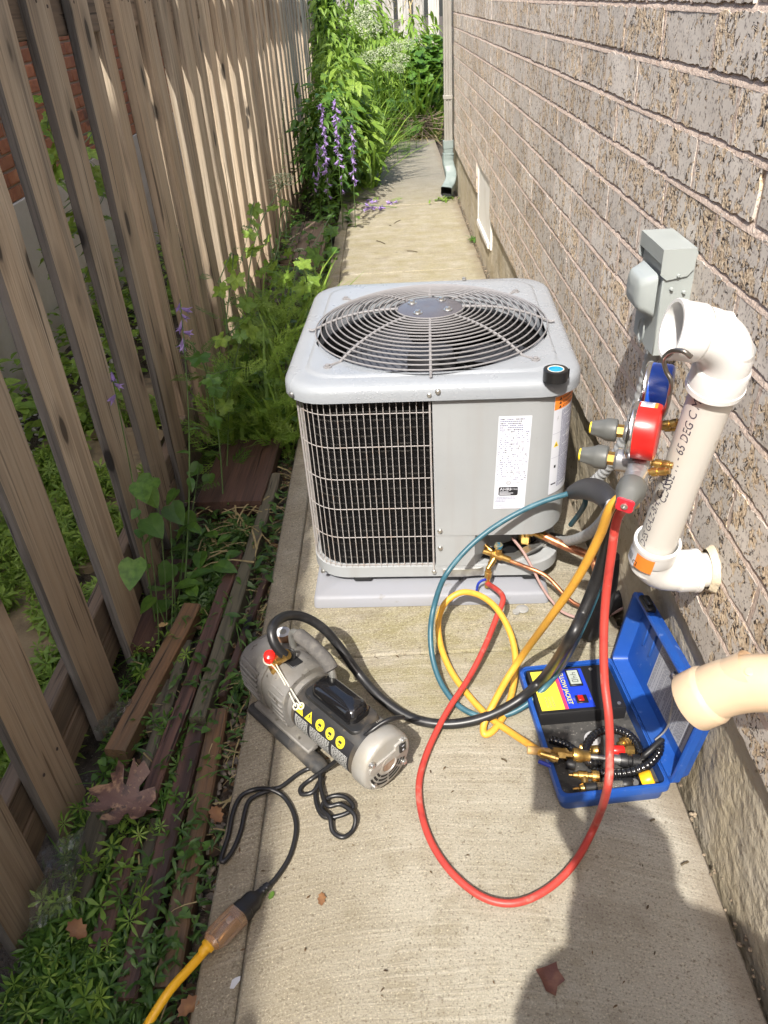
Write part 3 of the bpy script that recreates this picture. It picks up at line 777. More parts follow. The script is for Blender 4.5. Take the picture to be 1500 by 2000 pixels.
m = MB(); m.lathe([(.0, dome(0) - .001), (.04, dome(0) + .001), (.072, dome(0) - .001), (.086, dome(.085) - .004), (.088, dome(.09) - .010)], 48)
hub = A(m, 'hub_plate', mat('hub_enamel', (.095, .092, .105), .25, bmp=(16, .25, .004)))
for i in range(4):
    a = PI / 4 + i * PI / 2 + .2; p = (.056 * math.cos(a), .056 * math.sin(a), dome(0) + .001)
    m = MB(); m.lathe([(.013, 0), (.012, .001), (.007, .0012), (.007, .006), (.003, .007)], 8, M.Translation((p[0], p[1] + FY, p[2]))); b_ = m.build('bolt', M_STEEL, hub, local=True)
    b_.parent = hub
# fan inside
m = MB(); m.lathe([(.06, .53), (.066, .51), (.066, .36), (.05, .33)], 32); A(m, 'fan_motor', mat('motor_shell', (.05, .05, .055), .4, .5))
M_BLADE = mat('fan_metal', (.10, .105, .12), .35, .5)
for i in range(3):
    a0 = i * 2 * PI / 3 + .5; vs = []; nu, nv = 8, 6
    for j in range(nv + 1):
        for q in range(nu + 1):
            r_ = .07 + .215 * j / nv; a = a0 + (q / nu - .5) * (1.25 + .2 * j / nv); z = .462 + (q / nu - .5) * -.075 + .02 * (1 - (q / nu * 2 - 1) ** 2)
            vs.append((r_ * math.cos(a), r_ * math.sin(a), z))
    fs = [(j * (nu + 1) + q, j * (nu + 1) + q + 1, (j + 1) * (nu + 1) + q + 1, (j + 1) * (nu + 1) + q) for j in range(nv) for q in range(nu)]
    m = MB(); m.add(vs, fs, 0, True); A(m, 'fan_blade', M_BLADE)
m = MB(); m.lathe([(.0, .37), (.07, .36), (.085, .33), (.085, .06)], 28, M.Translation((.14, -.13, 0)))
comp = A(m, 'compressor', mat('quilted_wrap', (.34, .40, .46), .5, var=[((.14, .18, .24), 25, .5, .6), ((.55, .6, .66), 60, .6, .7)], bmp=(60, .8, .006)))
m = MB()
vs, fs = text('COMPRESSOR', .035); vs = [((x - .12) , y, 0) for x, y, z in vs]
R0 = .0865
m.add([(.14 + R0 * math.sin(x / R0 - .2), -.13 - R0 * math.cos(x / R0 - .2), .26 + y) for x, y, z in vs], fs)
m.build('lettering', M_BLACK, comp, local=True)
m = MB()
for q in range(3): m.tube(spl([(.03 + .012 * q, -.26, .30), (.06 + .01 * q, -.20, .40), (.10 + .012 * q, -.12, .47), (.06, -.05, .46)], 5), .003, 6)
A(m, 'wire_lead', mat('white_wire', (.7, .68, .62), .5))
m = MB(); m.tube(spl([(.13, -.10, .37), (.17, -.05, .46), (.22, -.14, .44), (.26, -.20, .30)], 8), .013, 10); A(m, 'suction_tube', M_STEEL)
m = MB(); m.box((.19, -.19, .28), (.002, .30, .45), R=M.Rotation(.75, 3, 'Z')); A(m, 'partition', mat('dark_sheet', (.05, .05, .055), .5))

# rating label and warning label, printed
M_LABW = mat('label_white', (.60, .62, .68), .4)
M_INK = mat('label_ink', (.16, .17, .28), .6); M_INKB = mat('black_ink', (.015, .015, .018), .6)
M_ORNG = mat('warning_orange', (.85, .24, .03), .5); M_YEL = mat('warning_yellow', (.85, .62, .03), .5)
def onpanel(m, quads, mi, off):      # flat print on the corner sheet: (s, z) polygons
    for q in quads: m.add([(*corner(s, off), z) for s, z in q], [list(range(len(q)))], mi)
def R4(s0, s1, z0, z1): return [(s0, z0), (s1, z0), (s1, z1), (s0, z1)]
rl = MB(); L0, L1, B0, B1 = .158, .236, .238, .500
SK = lambda s, z: (s - (B1 - z) * .028, z)         # stuck on a little askew
onpanel(rl, [[SK(*p) for p in R4(L0, L1, B0, B1)]], 0, .0044)
r_ = random.Random(5)
z = B1 - .007; row = 0
while z > B0 + .085:
    x = L0 + .004
    bold = row in (0, 1, 2, 3, 4, 5)
    while x < L1 - (.02 if bold else .006):
        w_ = r_.uniform(.0012, .0034) * (1.3 if bold else 1)
        if r_.random() < (.85 if bold else .55): onpanel(rl, [[SK(*p) for p in R4(x, x + w_, z - .0026, z)]], 1 if r_.random() < .8 else 2, .0047)
        x += w_ + (.0009 if bold or r_.random() < .5 else .008)
    if row % 3 == 2: onpanel(rl, [[SK(*p) for p in R4(L0 + .002, L1 - .002, z - .0052, z - .0048)]], 1, .0047)
    z -= .0056; row += 1
for s0 in (L0 + .002, L1 - .0026): onpanel(rl, [[SK(*p) for p in R4(s0, s0 + .0004, B0 + .03, B1 - .004)]], 1, .0047)
ring = [(.0055 * math.cos(a), .0055 * math.sin(a)) for a in TH[::8]]
ca = (L0 + .034, B0 + .077)
n_ = len(ring)
for i in range(n_):
    p, q = ring[i], ring[(i + 1) % n_]
    onpanel(rl, [[SK(ca[0] + p[0], ca[1] + p[1]), SK(ca[0] + q[0], ca[1] + q[1]), SK(ca[0] + q[0] * .84, ca[1] + q[1] * .84), SK(ca[0] + p[0] * .84, ca[1] + p[1] * .84)]], 2, .0047)
def ptxt(m, body, size, s0, z0, mi, off, sk=SK):
    vs, fs = text(body, size)
    m.add([(*corner(sk(s0 + x, z0 + y)[0], off), z0 + y) for x, y, z in vs], fs, mi)
ptxt(rl, 'UL', .0055, ca[0] - .0035, ca[1] - .002, 2, .0047); ptxt(rl, 'c', .005, ca[0] - .010, ca[1] - .003, 2, .0047); ptxt(rl, 'US LISTED', .0045, ca[0] + .0075, ca[1] - .002, 2, .0047)
onpanel(rl, [[SK(s, z) for s, z in [(L0 + .011 + x, B0 + .0525 + y) for x, y in [(a + .0235, b) for a, b in rrect(.024, .0125, .004, 3)]]]], 2, .0047)
ptxt(rl, 'AHRI', .0125, L0 + .013, B0 + .0545, 0, .005); ptxt(rl, 'CERTIFIED', .0056, L0 + .034, B0 + .0565, 0, .005)
for q in range(3): onpanel(rl, [[SK(*p) for p in R4(L0 + .013, L0 + .013 + (.022, .034, .028)[q], B0 + .050 - q * .0036, B0 + .0518 - q * .0036)]], 0, .005)
for q, (a, e) in enumerate(((.008, .05), (.006, .054), (.004, .03), (.004, .028))):
    x = L0 + a
    while x < L0 + e:
        w_ = r_.uniform(.001, .003); onpanel(rl, [[SK(*p) for p in R4(x, x + w_, B0 + .034 - q * .0042, B0 + .0362 - q * .0042)]], 1, .0047); x += w_ + .001
ptxt(rl, 'Manufactured', .0055, L0 + .004, B0 + .0095, 1, .0047); ptxt(rl, 'United States', .0048, L0 + .004, B0 + .0035, 1, .0047)
A(rl, 'rating_label', [M_LABW, M_INK, M_INKB])
wl = MB(); W0, W1, D0, D1 = .290, .402, .268, .540
def strip(m, s0, s1, z0, z1, mi, off, n=12):
    for i in range(n):
        a, e = s0 + (s1 - s0) * i / n, s0 + (s1 - s0) * (i + 1) / n
        onpanel(m, [R4(a, e, z0, z1)], mi, off)
strip(wl, W0, W1, D0, D1, 0, .0044, 16); strip(wl, W0 + .001, W1 - .001, D1 - .036, D1 - .002, 3, .0047, 16)
for q, wd in enumerate((.052, .075, .05)):
    ptxt(wl, ('WARNING', 'ADVERTENCIA', 'ATTENTION')[q], .0085, W0 + .018 + .008, D1 - .0125 - q * .0105, 2, .005, lambda s, z: (s, z))
    onpanel(wl, [[(W0 + .014, D1 - .0125 - q * .0105), (W0 + .023, D1 - .0125 - q * .0105), (W0 + .0185, D1 - .005 - q * .0105)]], 2, .005)
z = D1 - .042
while z > D0 + .018:
    x = W0 + .026
    while x < W1 - .004:
        w_ = r_.uniform(.003, .011)
        onpanel(wl, [R4(x, min(x + w_, W1 - .002), z - .0016, z)], 1, .0047); x += w_ + .0013
        if r_.random() < .04: break
    z -= .0033
for zz_ in (D0 + .172, D0 + .105, D0 + .03): strip(wl, W0 + .002, W1 - .002, zz_, zz_ + .0006, 1, .0047, 8)
onpanel(wl, [[(W0 + .006, D0 + .135), (W0 + .022, D0 + .135), (W0 + .014, D0 + .151)]], 4, .0047)
onpanel(wl, [[(W0 + .0115, D0 + .138), (W0 + .0165, D0 + .138), (W0 + .014, D0 + .146)]], 2, .005)
onpanel(wl, [[(W0 + .011, D0 + .205), (W0 + .0145, D0 + .212), (W0 + .013, D0 + .212), (W0 + .016, D0 + .220), (W0 + .0125, D0 + .2135), (W0 + .014, D0 + .2135)]], 2, .0047)
onpanel(wl, [R4(W0 + .006, W0 + .022, D0 + .027, D0 + .031), R4(W0 + .012, W0 + .018, D0 + .075, D0 + .083)], 2, .0047)
A(wl, 'warning_label', [M_LABW, M_INK, M_INKB, M_ORNG, M_YEL])
m = MB(); m.add([(.045, -HY - .0012, .022), (.10, -HY - .0012, .022), (.10, -HY - .0012, .042), (.045, -HY - .0012, .042)], [(0, 1, 2, 3)])
for q in range(3):
    x = .048
    while x < .09: m.add([(x, -HY - .0018, .027 + q * .0045), (x + .004, -HY - .0018, .027 + q * .0045), (x + .004, -HY - .0018, .029 + q * .0045), (x, -HY - .0018, .029 + q * .0045)], [(0, 1, 2, 3)], 1); x += .0055
A(m, 'small_label', [M_LABW, M_INK])
# service valves (local frame)
def valve(m, p, ax, L, r): 
    T = frame(p, ax)
    m.lathe([(r * .7, -L * .5), (r * .7, -L * .22), (r, -L * .2), (r, L * .2), (r * .75, L * .22), (r * .75, L * .5)], 12, T)
lv = V((.162, hy - .012, .095))
m = MB(); valve(m, lv, (1, -.15, -.35), .075, .011); valve(m, lv + V((.004, 0, .012)), (0, 0, 1), .034, .010); valve(m, lv + V((-.012, -.012, -.012)), (-.55, -.6, -.6), .045, .009)
m.tube([lv + V((-.03, .02, .02)), lv], .006, 10); m.tube([lv + V((.0, .02, -.02)), lv], .005, 8)
lvo = A(m, 'liquid_valve', M_BRASS)
m = MB(); m.lathe([(.011, 0), (.0115, .004), (.0115, .010), (.009, .011)], 6, frame(lv + V((.004, 0, .026)), (.1, -.1, 1))); m.build('valve_cap', [mat('blue_marked_brass', (.35, .32, .2), .35, .6, var=[((.02, .25, .45), 90, .5, .55)])], lvo, local=True)
sv = V((.255, hy + .075, .118))
m = MB(); valve(m, sv, (1, -.5, -.3), .09, .017); valve(m, sv + V((-.005, 0, .01)), (0, 0, 1), .07, .014); m.box(sv + V((-.01, .01, -.03)), (.03, .03, .05), .005)
A(m, 'suction_valve', M_BRASS)

# pad under the unit
pad = MB(); 
prz = -.036; pc = V((.066, 1.895, 0)); Rm = M.Translation(pc) @ M.Rotation(prz, 4, 'Z')
pad.rings([[(x, y, z) for x, y in rrect(hx, hy_, .012, 3)] for hx, hy_, z in ((.318, .318, 0), (.3155, .3155, .027), (.312, .312, .032), (.304, .304, .0345), (.05, .05, .036))], 0, True, True, True, True, Rm)
pad.build('pad', mat('grey_plastic_pad', (.25, .26, .29), .6, var=[((.25, .255, .275), 6, .45, .65), ((.20, .19, .18), 25, .66, .78)], bmp=(150, .15, .002)), label='low grey plastic equipment pad under the cooling unit', cat='pad')

# roll of tape on the lid
tz = UC[2] + ZT + .001; tp = G(1084, 742, tz)
tr_ = thing('tape_roll', 'roll of black electrical tape with blue core lying on the unit lid', 'tape roll', tp)
T = M.Translation(tp)
MB().lathe([(.0255, 0), (.0275, .001), (.0275, .0265), (.0265, .027), (.0185, .027), (.0185, 0)], 32, T, cap=(False, False)).build('tape', mat('black_tape', (.014, .014, .015), .32), tr_)
m = MB(); m.lathe([(.0185, .0004), (.0185, .0273), (.0165, .0273), (.0165, .0004)], 32, T, cap=(False, False)); m.build('core_rim', mat('card_white', (.62, .58, .48), .7), tr_)
m = MB(); m.lathe([(.0163, .001), (.0163, .0262), (.0145, .0262), (.0145, .0235), (.002, .0235)], 32, T, cap=(False, True)); m.build('core', mat('core_blue', (.02, .27, .55), .4), tr_)
m = MB(); m.box(tp + V((.026, -.003, .014)), (.012, .0012, .024), 0, R=M.Rotation(.5, 3, 'Z')); m.build('tape_end', M_BLACK, tr_)

# ------------------------------------------------------------------ wall pipes and boxes
M_PVC = mat('white_pvc', (.70, .70, .69), .28, var=[((.64, .63, .61), 9, .45, .7), ((.50, .46, .38), 38, .68, .78)])
M_PVCD = mat('dull_pvc', (.64, .62, .575), .35, var=[((.64, .61, .55), 10, .5, .75), ((.48, .43, .35), 30, .66, .76)])
M_CREAM = mat('cream_pvc', (.56, .40, .26), .36, var=[((.62, .48, .33), 6, .4, .7), ((.45, .31, .20), 30, .64, .75)])
def arcpts(c, d0, d1, R, n=14):     # quarter turn entering along d0, leaving along d1, inner corner logic by legs
    d0 = V(d0).normalized(); d1 = V(d1).normalized(); ang = d0.angle(d1); L = R * math.tan(ang / 2)
    a = V(c) - d0 * L; nrm = (d1 - d0 * d0.dot(d1)).normalized(); cen = a + nrm * R
    return [cen - nrm * R * math.cos(ang * i / n) + d0 * R * math.sin(ang * i / n) for i in range(n + 1)], L
vent = thing('vent_pipe', 'white plastic flue pipe with two elbows coming out of the brick wall', 'vent pipe', (BX, 1.05, .51))
EB = V((.415, 1.052, .511)); ET = V((.424, .925, .990)); ax = (ET - EB).normalized(); dm = V((-.975, .02, .20)).normalized()
PR = .0302
m = MB(); m.tube([(BX + .03, 1.052, .511), (.440, 1.052, .511)], PR, 32); m.build('stub', M_PVCD, vent)
m = MB(); m.tube([EB + ax * .03, ET - ax * .03], PR, 40); pipe = m.build('pipe', M_PVCD, vent)
def elbow(c, d0, d1, name):
    m = MB(); pts, L = arcpts(c, d0, d1, .050)
    m.tube(pts, .0345, 32, cap=False); d0 = V(d0).normalized(); d1 = V(d1).normalized()
    for p, d in ((pts[0], -d0), (pts[-1], d1)):
        T = frame(p, d); m.lathe([(.0345, -.001), (.0365, .002), (.0372, .004), (.0372, .030), (.0385, .0305), (.0385, .038), (.0375, .0390), (.0335, .0390), (.0325, .030), (.032, -.03)], 40, T, cap=(False, False))
    return m.build(name, M_PVC, vent)
elbow(EB, (-1, 0, 0), ax, 'elbow'); elbow(ET, ax, dm, 'elbow')
m = MB(); T = frame((BX - .004, 1.052, .511), (-1, 0, 0))                  # caulk round the hole
rg = [[((r_ + .006 * float(vnoise(np.array(a * 3.1), np.array(1.0), 3))) * math.cos(a), (r_ + .010 * float(vnoise(np.array(a * 2.3), np.array(2.0), 4))) * math.sin(a), z) for a in TH[::3]] for r_, z in ((.040, -.010), (.0355, .0005), (.031, .007), (.030, .009))]
m.rings(rg, 0, True, True, False, False, T); m.build('caulk', mat('caulk', (.60, .52, .38), .6, bmp=(50, .8, .006)), vent)
def on_pipe(body, size, along, ang, m, mi=0, r=PR + .0004, flip=1):    # letters wrapped on the sloping pipe, read going up
    vs, fs = text(body, size); T = frame(EB, ax, V((-1, -.6, 0)))
    out = []
    for x, y, z in vs:
        a = ang - y / r; out.append(T @ V((r * math.cos(a), r * math.sin(a), along + x)))
    m.add(out, fs, mi)
m = MB(); on_pipe('VENT DES GAZ-BH, CLASS 11', .019, .038, -.02, m); on_pipe('CLASSE 11 - 65 DEG C MAX.  a-  ULC-', .019, .205, .26, m)
m.build('print', mat('pipe_print', (.06, .055, .085), .6), pipe)
m = MB(); T = frame(EB + ax * .075, -ax, V((-1, -.35, 0))); r_ = .0389
def wrap(m, a0, a1, z0, z1, mi, n=8, r=r_):
    for i in range(n):
        p, q = a0 + (a1 - a0) * i / n, a0 + (a1 - a0) * (i + 1) / n
        m.add([T @ V((r * math.cos(p), r * math.sin(p), z0)), T @ V((r * math.cos(q), r * math.sin(q), z0)), T @ V((r * math.cos(q), r * math.sin(q), z1)), T @ V((r * math.cos(p), r * math.sin(p), z1))], [(0, 1, 2, 3)], mi)
wrap(m, -.95, -.1, -.004, .030, 0); wrap(m, -.1, .55, .002, .034, 1)
for i in range(9): wrap(m, .1 + i * .045, .1 + i * .045 + .02, .008, .026, 2, 1, r_ + .0003)
vs, fs = text('D', .016); m.add([T @ V(((r_ + .0003) * math.cos(-.26 + x / r_), (r_ + .0003) * math.sin(-.26 + x / r_), .027 - y)) for x, y, z in vs], fs, 2)
m.build('sticker', [M_ORNG, M_LABW, M_INKB], vent)

cv = thing('intake_pipe', 'cream plastic elbow pipe jutting from the wall above the blue case', 'vent pipe', (BX, .60, .68))
e0 = V((.585, .548, .70)); e1 = V((.402, .655, .668)); d0 = (e1 - e0).normalized(); d1 = V((-.62, .22, -.76)).normalized()
def frm(p, d, L): return frame(p, d)
m = MB(); pts, L = arcpts(e1, d0, d1, .13, 12); m.tube([e0] + pts, [.0345] + [.0345] * len(pts), 36, cap=False)
T = frame(pts[-1], d1); m.lathe([(.0345, -.002), (.0372, .003), (.0380, .006), (.0380, .030), (.0372, .032), (.0325, .032), (.0315, .0), (.030, -.06)], 40, T, cap=(False, False))
m.build('elbow', M_CREAM, cv)
m = MB(); T = frame(pts[0] - d0 * .06, d0); m.lathe([(.0345, .05), (.0372, .042), (.0380, .038), (.0380, -.08), (.037, -.082)], 40, T, cap=(False, False)); m.build('coupling', mat('pale_cream_pvc', (.66, .58, .43), .35), cv)
for a in (.6, 2.2): 
    m = MB(); m.lathe([(.006, 0), (.006, .002), (.004, .0025)], 14, frame(pts[6] + V((-.30, -.3, .9 if a < 1 else -.6)).normalized() * .0342, V((-.30, -.3, .9 if a < 1 else -.6)))); m.build('mould_mark', M_CREAM, cv)

M_DBOX = mat('disconnect_grey', (.32, .35, .345), .4, var=[((.28, .31, .305), 8, .45, .7)], bmp=(120, .05, .001))
db = thing('disconnect_box', 'small grey electrical disconnect box screwed to the brick wall', 'electrical box', (BX, 1.417, .785))
y0, y1, x0, zb_, zt_ = 1.352, 1.484, .4705, .785, .982
m = MB(); m.box(((x0 + BX) / 2 + .004, (y0 + y1) / 2, (zb_ + zt_) / 2 - .004), (BX - x0 - .002, y1 - y0 - .004, zt_ - zb_ - .006), .002); m.build('body', M_DBOX, db)
m = MB(); xa = x0 - .002                     # hood: top, front lip, side cheeks with cut corners
m.prism([(xa, y0 - .002), (BX - .004, y0 - .002), (BX - .004, y1 + .002), (xa, y1 + .002)], zt_ - .003, zt_)
m.add([(xa, y0 - .002, zt_ - .003), (xa, y1 + .002, zt_ - .003), (xa, y1 + .002, zt_ - .026), (xa, y0 - .002, zt_ - .026)], [(0, 1, 2, 3)])
for y_ in (y0 - .002, y1 + .002): m.add([(xa, y_, zt_ - .003), (BX - .004, y_, zt_ - .003), (BX - .004, y_, zt_ - .036), (BX - .014, y_, zt_ - .048), (xa + .012, y_, zt_ - .054), (xa, y_, zt_ - .044)], [(0, 1, 2, 3, 4, 5)])
m.build('hood', M_DBOX, db)
m = MB(); T = frame((x0 + .001, 1.418, .893), (-1, 0, 0), (0, 1, 0))      # raised housing on the door
m.rings([[(x, y, z) for x, y in rrect(a, b, c, 5)] for a, b, c, z in ((.052, .040, .012, 0), (.047, .035, .014, .012), (.042, .030, .014, .024), (.034, .022, .012, .029), (.01, .008, .004, .030))], 0, True, True, False, True, T); m.build('door_bulge', M_DBOX, db)
m = MB(); T = frame((x0 - .0006, 1.418, .812), (-1, 0, 0), (0, 1, 0))
for a in range(2): m.tube([((.014 + .004 * a) * math.cos(t), (.020 + .004 * a) * math.sin(t), 0) for t in TH[::8]], .001, 6, loop=True, T=T)
m.build('door_emblem', M_DBOX, db)
for p in ((.50, y0, .936), (.492, y0 + .001, .912), (.515, y0 + .001, .905)):
    m = MB(); screw(m, p, (0, -1, 0), .003); m.build('rivet', M_DBOX, db)
m = MB(); m.tube([(.5 + .017 * math.cos(t), y0 - .0002, .815 + .017 * math.sin(t)) for t in TH[::6]], .0008, 6, loop=True); m.build('knockout', M_DBOX, db)
m = MB(); T = frame((BX - .006, 1.50, .765), (-1, -.2, .3)); m.rings([[(x, y, z) for x, y in rrect(.014, .02, .012, 4)] for z in (-.001, .001)], 0, False, T=T); m.box((BX - .0075, 1.496, .766), (.002, .012, .004), 0, m=1); m.build('mounting_tab', [M_PVC, M_INKB], db)

# flexible conduit from the box to the unit, and its black elbow sleeve
M_COND = mat('grey_conduit', (.34, .35, .355), .5)
cd = thing('flexible_conduit', 'ribbed grey flexible conduit running from the wall box down to the unit', 'conduit', (.50, 1.43, .5))
path = [(.505, 1.43, .79), (.507, 1.455, .70), (.508, 1.50, .58), (.500, 1.55, .47), (.485, 1.60, .38), (.462, 1.64, .315)]
pts = spl(path, 26); m = MB(); m.tube(pts, [.0135 + .0011 * math.sin(i * 1.35) for i in range(len(pts))], 14); m.build('conduit', M_COND, cd)
m = MB(); m.lathe([(.019, 0), (.019, .02), (.014, .024), (.014, .03)], 14, frame((.505, 1.428, .788), (0, .1, -1))); m.build('connector', M_STEEL, cd)
path = [WX(1196, 985, .43), WX(1180, 1015, .43), WX(1150, 1042, .435), WX(1118, 1055, .43), WX(1092, 1056, .42), WX(1070, 1048, .40)]
pts = spl(path, 22); m = MB(); m.tube(pts, [.0128 + .001 * math.sin(i * 1.35) for i in range(len(pts))], 14); m.build('whip', M_COND, cd)
m = MB(); m.tube([path[-2] + V((.012, -.004, .002)), path[-1]], .0155, 14); m.tube([path[-1], path[-1] + V((-.05, .05, .01))], .012, 12); m.build('fitting', M_BLACK, cd)
M_RUB = mat('black_foam', (.022, .022, .024), .75, var=[((.035, .035, .037), 40, .5, .7)], bmp=(200, .2, .002))
sl = MB(); pts = spl([WX(1118, 962, .42), WX(1145, 955, .425), WX(1172, 962, .43), WX(1192, 985, .435), WX(1200, 1020, .44)], 8)
sl.tube(pts, [.017 + .010 * math.sin(PI * min(1, i / 26)) for i in range(len(pts))], 18)
sl.build('pipe_sleeve', mat('grey_rubber_sleeve', (.03, .03, .034), .5), label='bulging dark rubber elbow sleeve on the pipe between unit and wall', cat='pipe sleeve')
ins = MB(); pts = spl([V((.452, 1.375, .30)), V((.455, 1.372, .22)), V((.448, 1.38, .12)), V((.44, 1.40, .05)), V((.445, 1.44, .028)), V((.50, 1.50, .028)), V((.56, 1.54, .03))], 7)
ins.tube(pts, .024, 14); ins.build('insulated_pipe', M_RUB, label='black foam insulated pipe standing by the wall behind the hoses', cat='pipe')
# copper line set from the valves to the wall
def loc2w(p): return M.Translation(UC) @ M.Rotation(URZ, 4, 'Z') @ V(p)
m = MB(); a = loc2w(sv + V((.03, -.015, -.01))); m.tube(spl([a, a + V((.06, -.03, -.02)), a + V((.13, -.065, -.045)), V((.50, 1.53, .04)), V((.56, 1.52, .03))], 6), .0115, 14)
m.build('suction_line', M_COPPER, label='thick tarnished copper pipe from the large valve to the wall', cat='pipe')
m = MB(); a = loc2w(lv + V((.03, -.005, -.013))); m.tube(spl([a, a + V((.05, -.012, -.018)), a + V((.10, -.035, -.035)), V((.44, 1.515, .03)), V((.56, 1.53, .025))], 6), .0055, 10)
m.build('liquid_line', M_COPPER, label='thin bright copper pipe from the small brass valve to the wall', cat='pipe')
m = MB(); m.tube(spl([WY(1000, 1050, 1.66), WY(1022, 1078, 1.63), WY(1040, 1110, 1.60), WY(1058, 1145, 1.57), WY(1075, 1170, 1.55), V((.40, 1.50, .02)), V((.47, 1.47, .02)), V((.55, 1.5, .03))], 7), .0038, 8)
m.build('thermostat_cable', mat('mauve_cable', (.34, .22, .20), .5), label='thin mauve control cable curling from the unit to the wall', cat='cable')

# ------------------------------------------------------------------ manifold gauge set hung on the flue elbow
M_ALUM = mat('cast_aluminium', (.42, .42, .43), .35, .7, var=[((.30, .30, .31), 30, .5, .7)])
M_KNOB = mat('grey_knob', (.10, .103, .097), .42)
M_REDP = mat('red_paint', (.62, .018, .014), .3, var=[((.50, .014, .012), 20, .55, .7)])
M_BLUEP = mat('blue_paint', (.012, .07, .42), .28)
M_CHROME = mat('chrome', (.7, .7, .72), .18, 1.0)
MU = V((.41, .91, 0)).normalized(); MN = V((-.91, .41, 0)).normalized(); MO = V((.362, 1.003, .795))
mf = thing('manifold_gauge_set', 'refrigerant manifold with red and blue gauges hooked on the white elbow', 'gauge set', MO)
MT = M.Identity(4)
for i in range(3): MT[i][0] = MU[i]; MT[i][1] = MN[i]; MT[i][2] = (0, 0, 1)[i]; MT[i][3] = MO[i]
MT = MT @ M.Rotation(-.10, 4, 'Y')
def lp(u, n, z): return MT @ V((u, n, z))
def ldir(u, n, z): return (MT.to_3x3() @ V((u, n, z))).normalized()
m = MB(); m.box((.008, 0, 0), (.160, .030, .034), .006, T=MT)
for u in (-.045, .030): m.lathe([(.017, 0), (.017, .018), (.013, .022)], 16, frame(lp(u, .014, 0), ldir(0, 1, 0)))
m.lathe([(.016, 0), (.017, .02), (.014, .024)], 16, frame(lp(-.066, 0, 0), ldir(-1, 0, 0)))
m.build('valve_block', M_ALUM, mf)
for u, mt, nm in ((-.052, M_REDP, 'gauge'), (.062, M_BLUEP, 'gauge')):
    T = frame(lp(u, 0, .060), ldir(0, 1, 0), (0, 0, 1))
    m = MB(); m.lathe([(.004, -.0205), (.034, -.0205), (.0385, -.0185), (.0400, -.015), (.0400, .012)], 40, T); m.lathe([(.008, 0), (.008, .05)], 12, frame(lp(u, 0, .012), ldir(0, 0, 1)))
    g_ = m.build(nm, mt, mf)
    m = MB(); m.lathe([(.0405, .011), (.0418, .0125), (.0418, .017), (.039, .0195), (.036, .0195)], 40, T, cap=(False, False)); m.build('bezel', M_CHROME, g_)
    m = MB(); m.lathe([(.0, .0165), (.0375, .0165)], 32, T, cap=(False, False)); m.build('dial', M_LABW, g_)
m = MB(); T = frame(lp(-.052, 0, .060), ldir(0, 1, 0), (0, 0, 1)); n_ = 8
def gpatch(m, a0, a1, z0, z1, mi, r=.0403):
    for i in range(6):
        p, q = a0 + (a1 - a0) * i / 6, a0 + (a1 - a0) * (i + 1) / 6
        m.add([T @ V((r * math.cos(p), r * math.sin(p), z0)), T @ V((r * math.cos(q), r * math.sin(q), z0)), T @ V((r * math.cos(q), r * math.sin(q), z1)), T @ V((r * math.cos(p), r * math.sin(p), z1))], [(0, 1, 2, 3)], mi)
gpatch(m, -.15, .42, -.009, .009, 0); gpatch(m, -.15, .42, -.0135, -.009, 1)
for i in range(7): gpatch(m, -.08 + i * .065, -.055 + i * .065, -.006, .007 - (i % 3) * .002, 2, .0405)
m.build('sticker', [M_LABW, M_ORNG, M_INK], mf)
def knob(u, tip, base, d, L=.039, name='knob'):
    T = frame(base, d); m = MB(); rg = []
    for z, r_, fl in ((0, .0155, 0), (.002, .0178, 0), (.016, .0178, .0), (.020, .0160, .02), (L * .8, .0132, .10), (L * .96, .0124, .13), (L, .0112, .12)):
        rg.append([(r_ * (1 - fl * (.5 + .5 * math.cos(6 * a))) * math.cos(a), r_ * (1 - fl * (.5 + .5 * math.cos(6 * a))) * math.sin(a), z) for a in TH[::2]])
    m.rings(rg, 0, True, True, True, True, T); k_ = m.build(name, M_KNOB, mf)
    m = MB(); m.lathe([(.0095, L - .001), (.0095, L + .002), (.0075, L + .003)], 16, T); m.build('knob_tip', tip, k_)
    m = MB(); m.lathe([(.0100, -.010), (.0100, 0)], 6, T); m.build('nut', M_BRASS, k_)
knob(-.045, M_YEL, lp(-.045, .046, 0), ldir(-.05, 1, 0)); knob(.030, M_YEL, lp(.030, .046, 0), ldir(-.05, 1, 0))
T = frame(lp(-.100, 0, 0), ldir(-1, .1, -.15)); m = MB(); rg = []
for z, r_, fl in ((-.003, .018, 0), (0, .0200, 0), (.016, .0205, 0), (.023, .0185, .05), (.034, .0168, .2), (.040, .0150, .2)):
    rg.append([(r_ * (1 - fl * (.5 + .5 * math.cos(4 * a))) * math.cos(a), r_ * (1 - fl * (.5 + .5 * math.cos(4 * a))) * math.sin(a), z) for a in TH[::2]])
m.rings(rg, 0, True, True, True, True, T); k_ = m.build('knob', M_KNOB, mf)
m = MB(); m.rings([[(r_ * (1 - .22 * (.5 + .5 * math.cos(4 * a))) * math.cos(a), r_ * (1 - .22 * (.5 + .5 * math.cos(4 * a))) * math.sin(a), z) for a in TH[::2]] for r_, z in ((.0155, .0402), (.0145, .0425))], 0, True, T=T); m.build('knob_tip', mat('red_insert', (.65, .02, .04), .35), k_)
m = MB(); m.lathe([(.005, .042), (.005, .0445), (.003, .0445), (.003, .0428)], 12, T, cap=(False, True)); m.build('knob_screw', M_STEEL, k_)
m = MB(); m.lathe([(.014, -.026), (.014, -.002)], 18, T); m.build('bonnet', M_ALUM, k_)
m = MB()                            # brass hose-parking stubs on the back, ports below
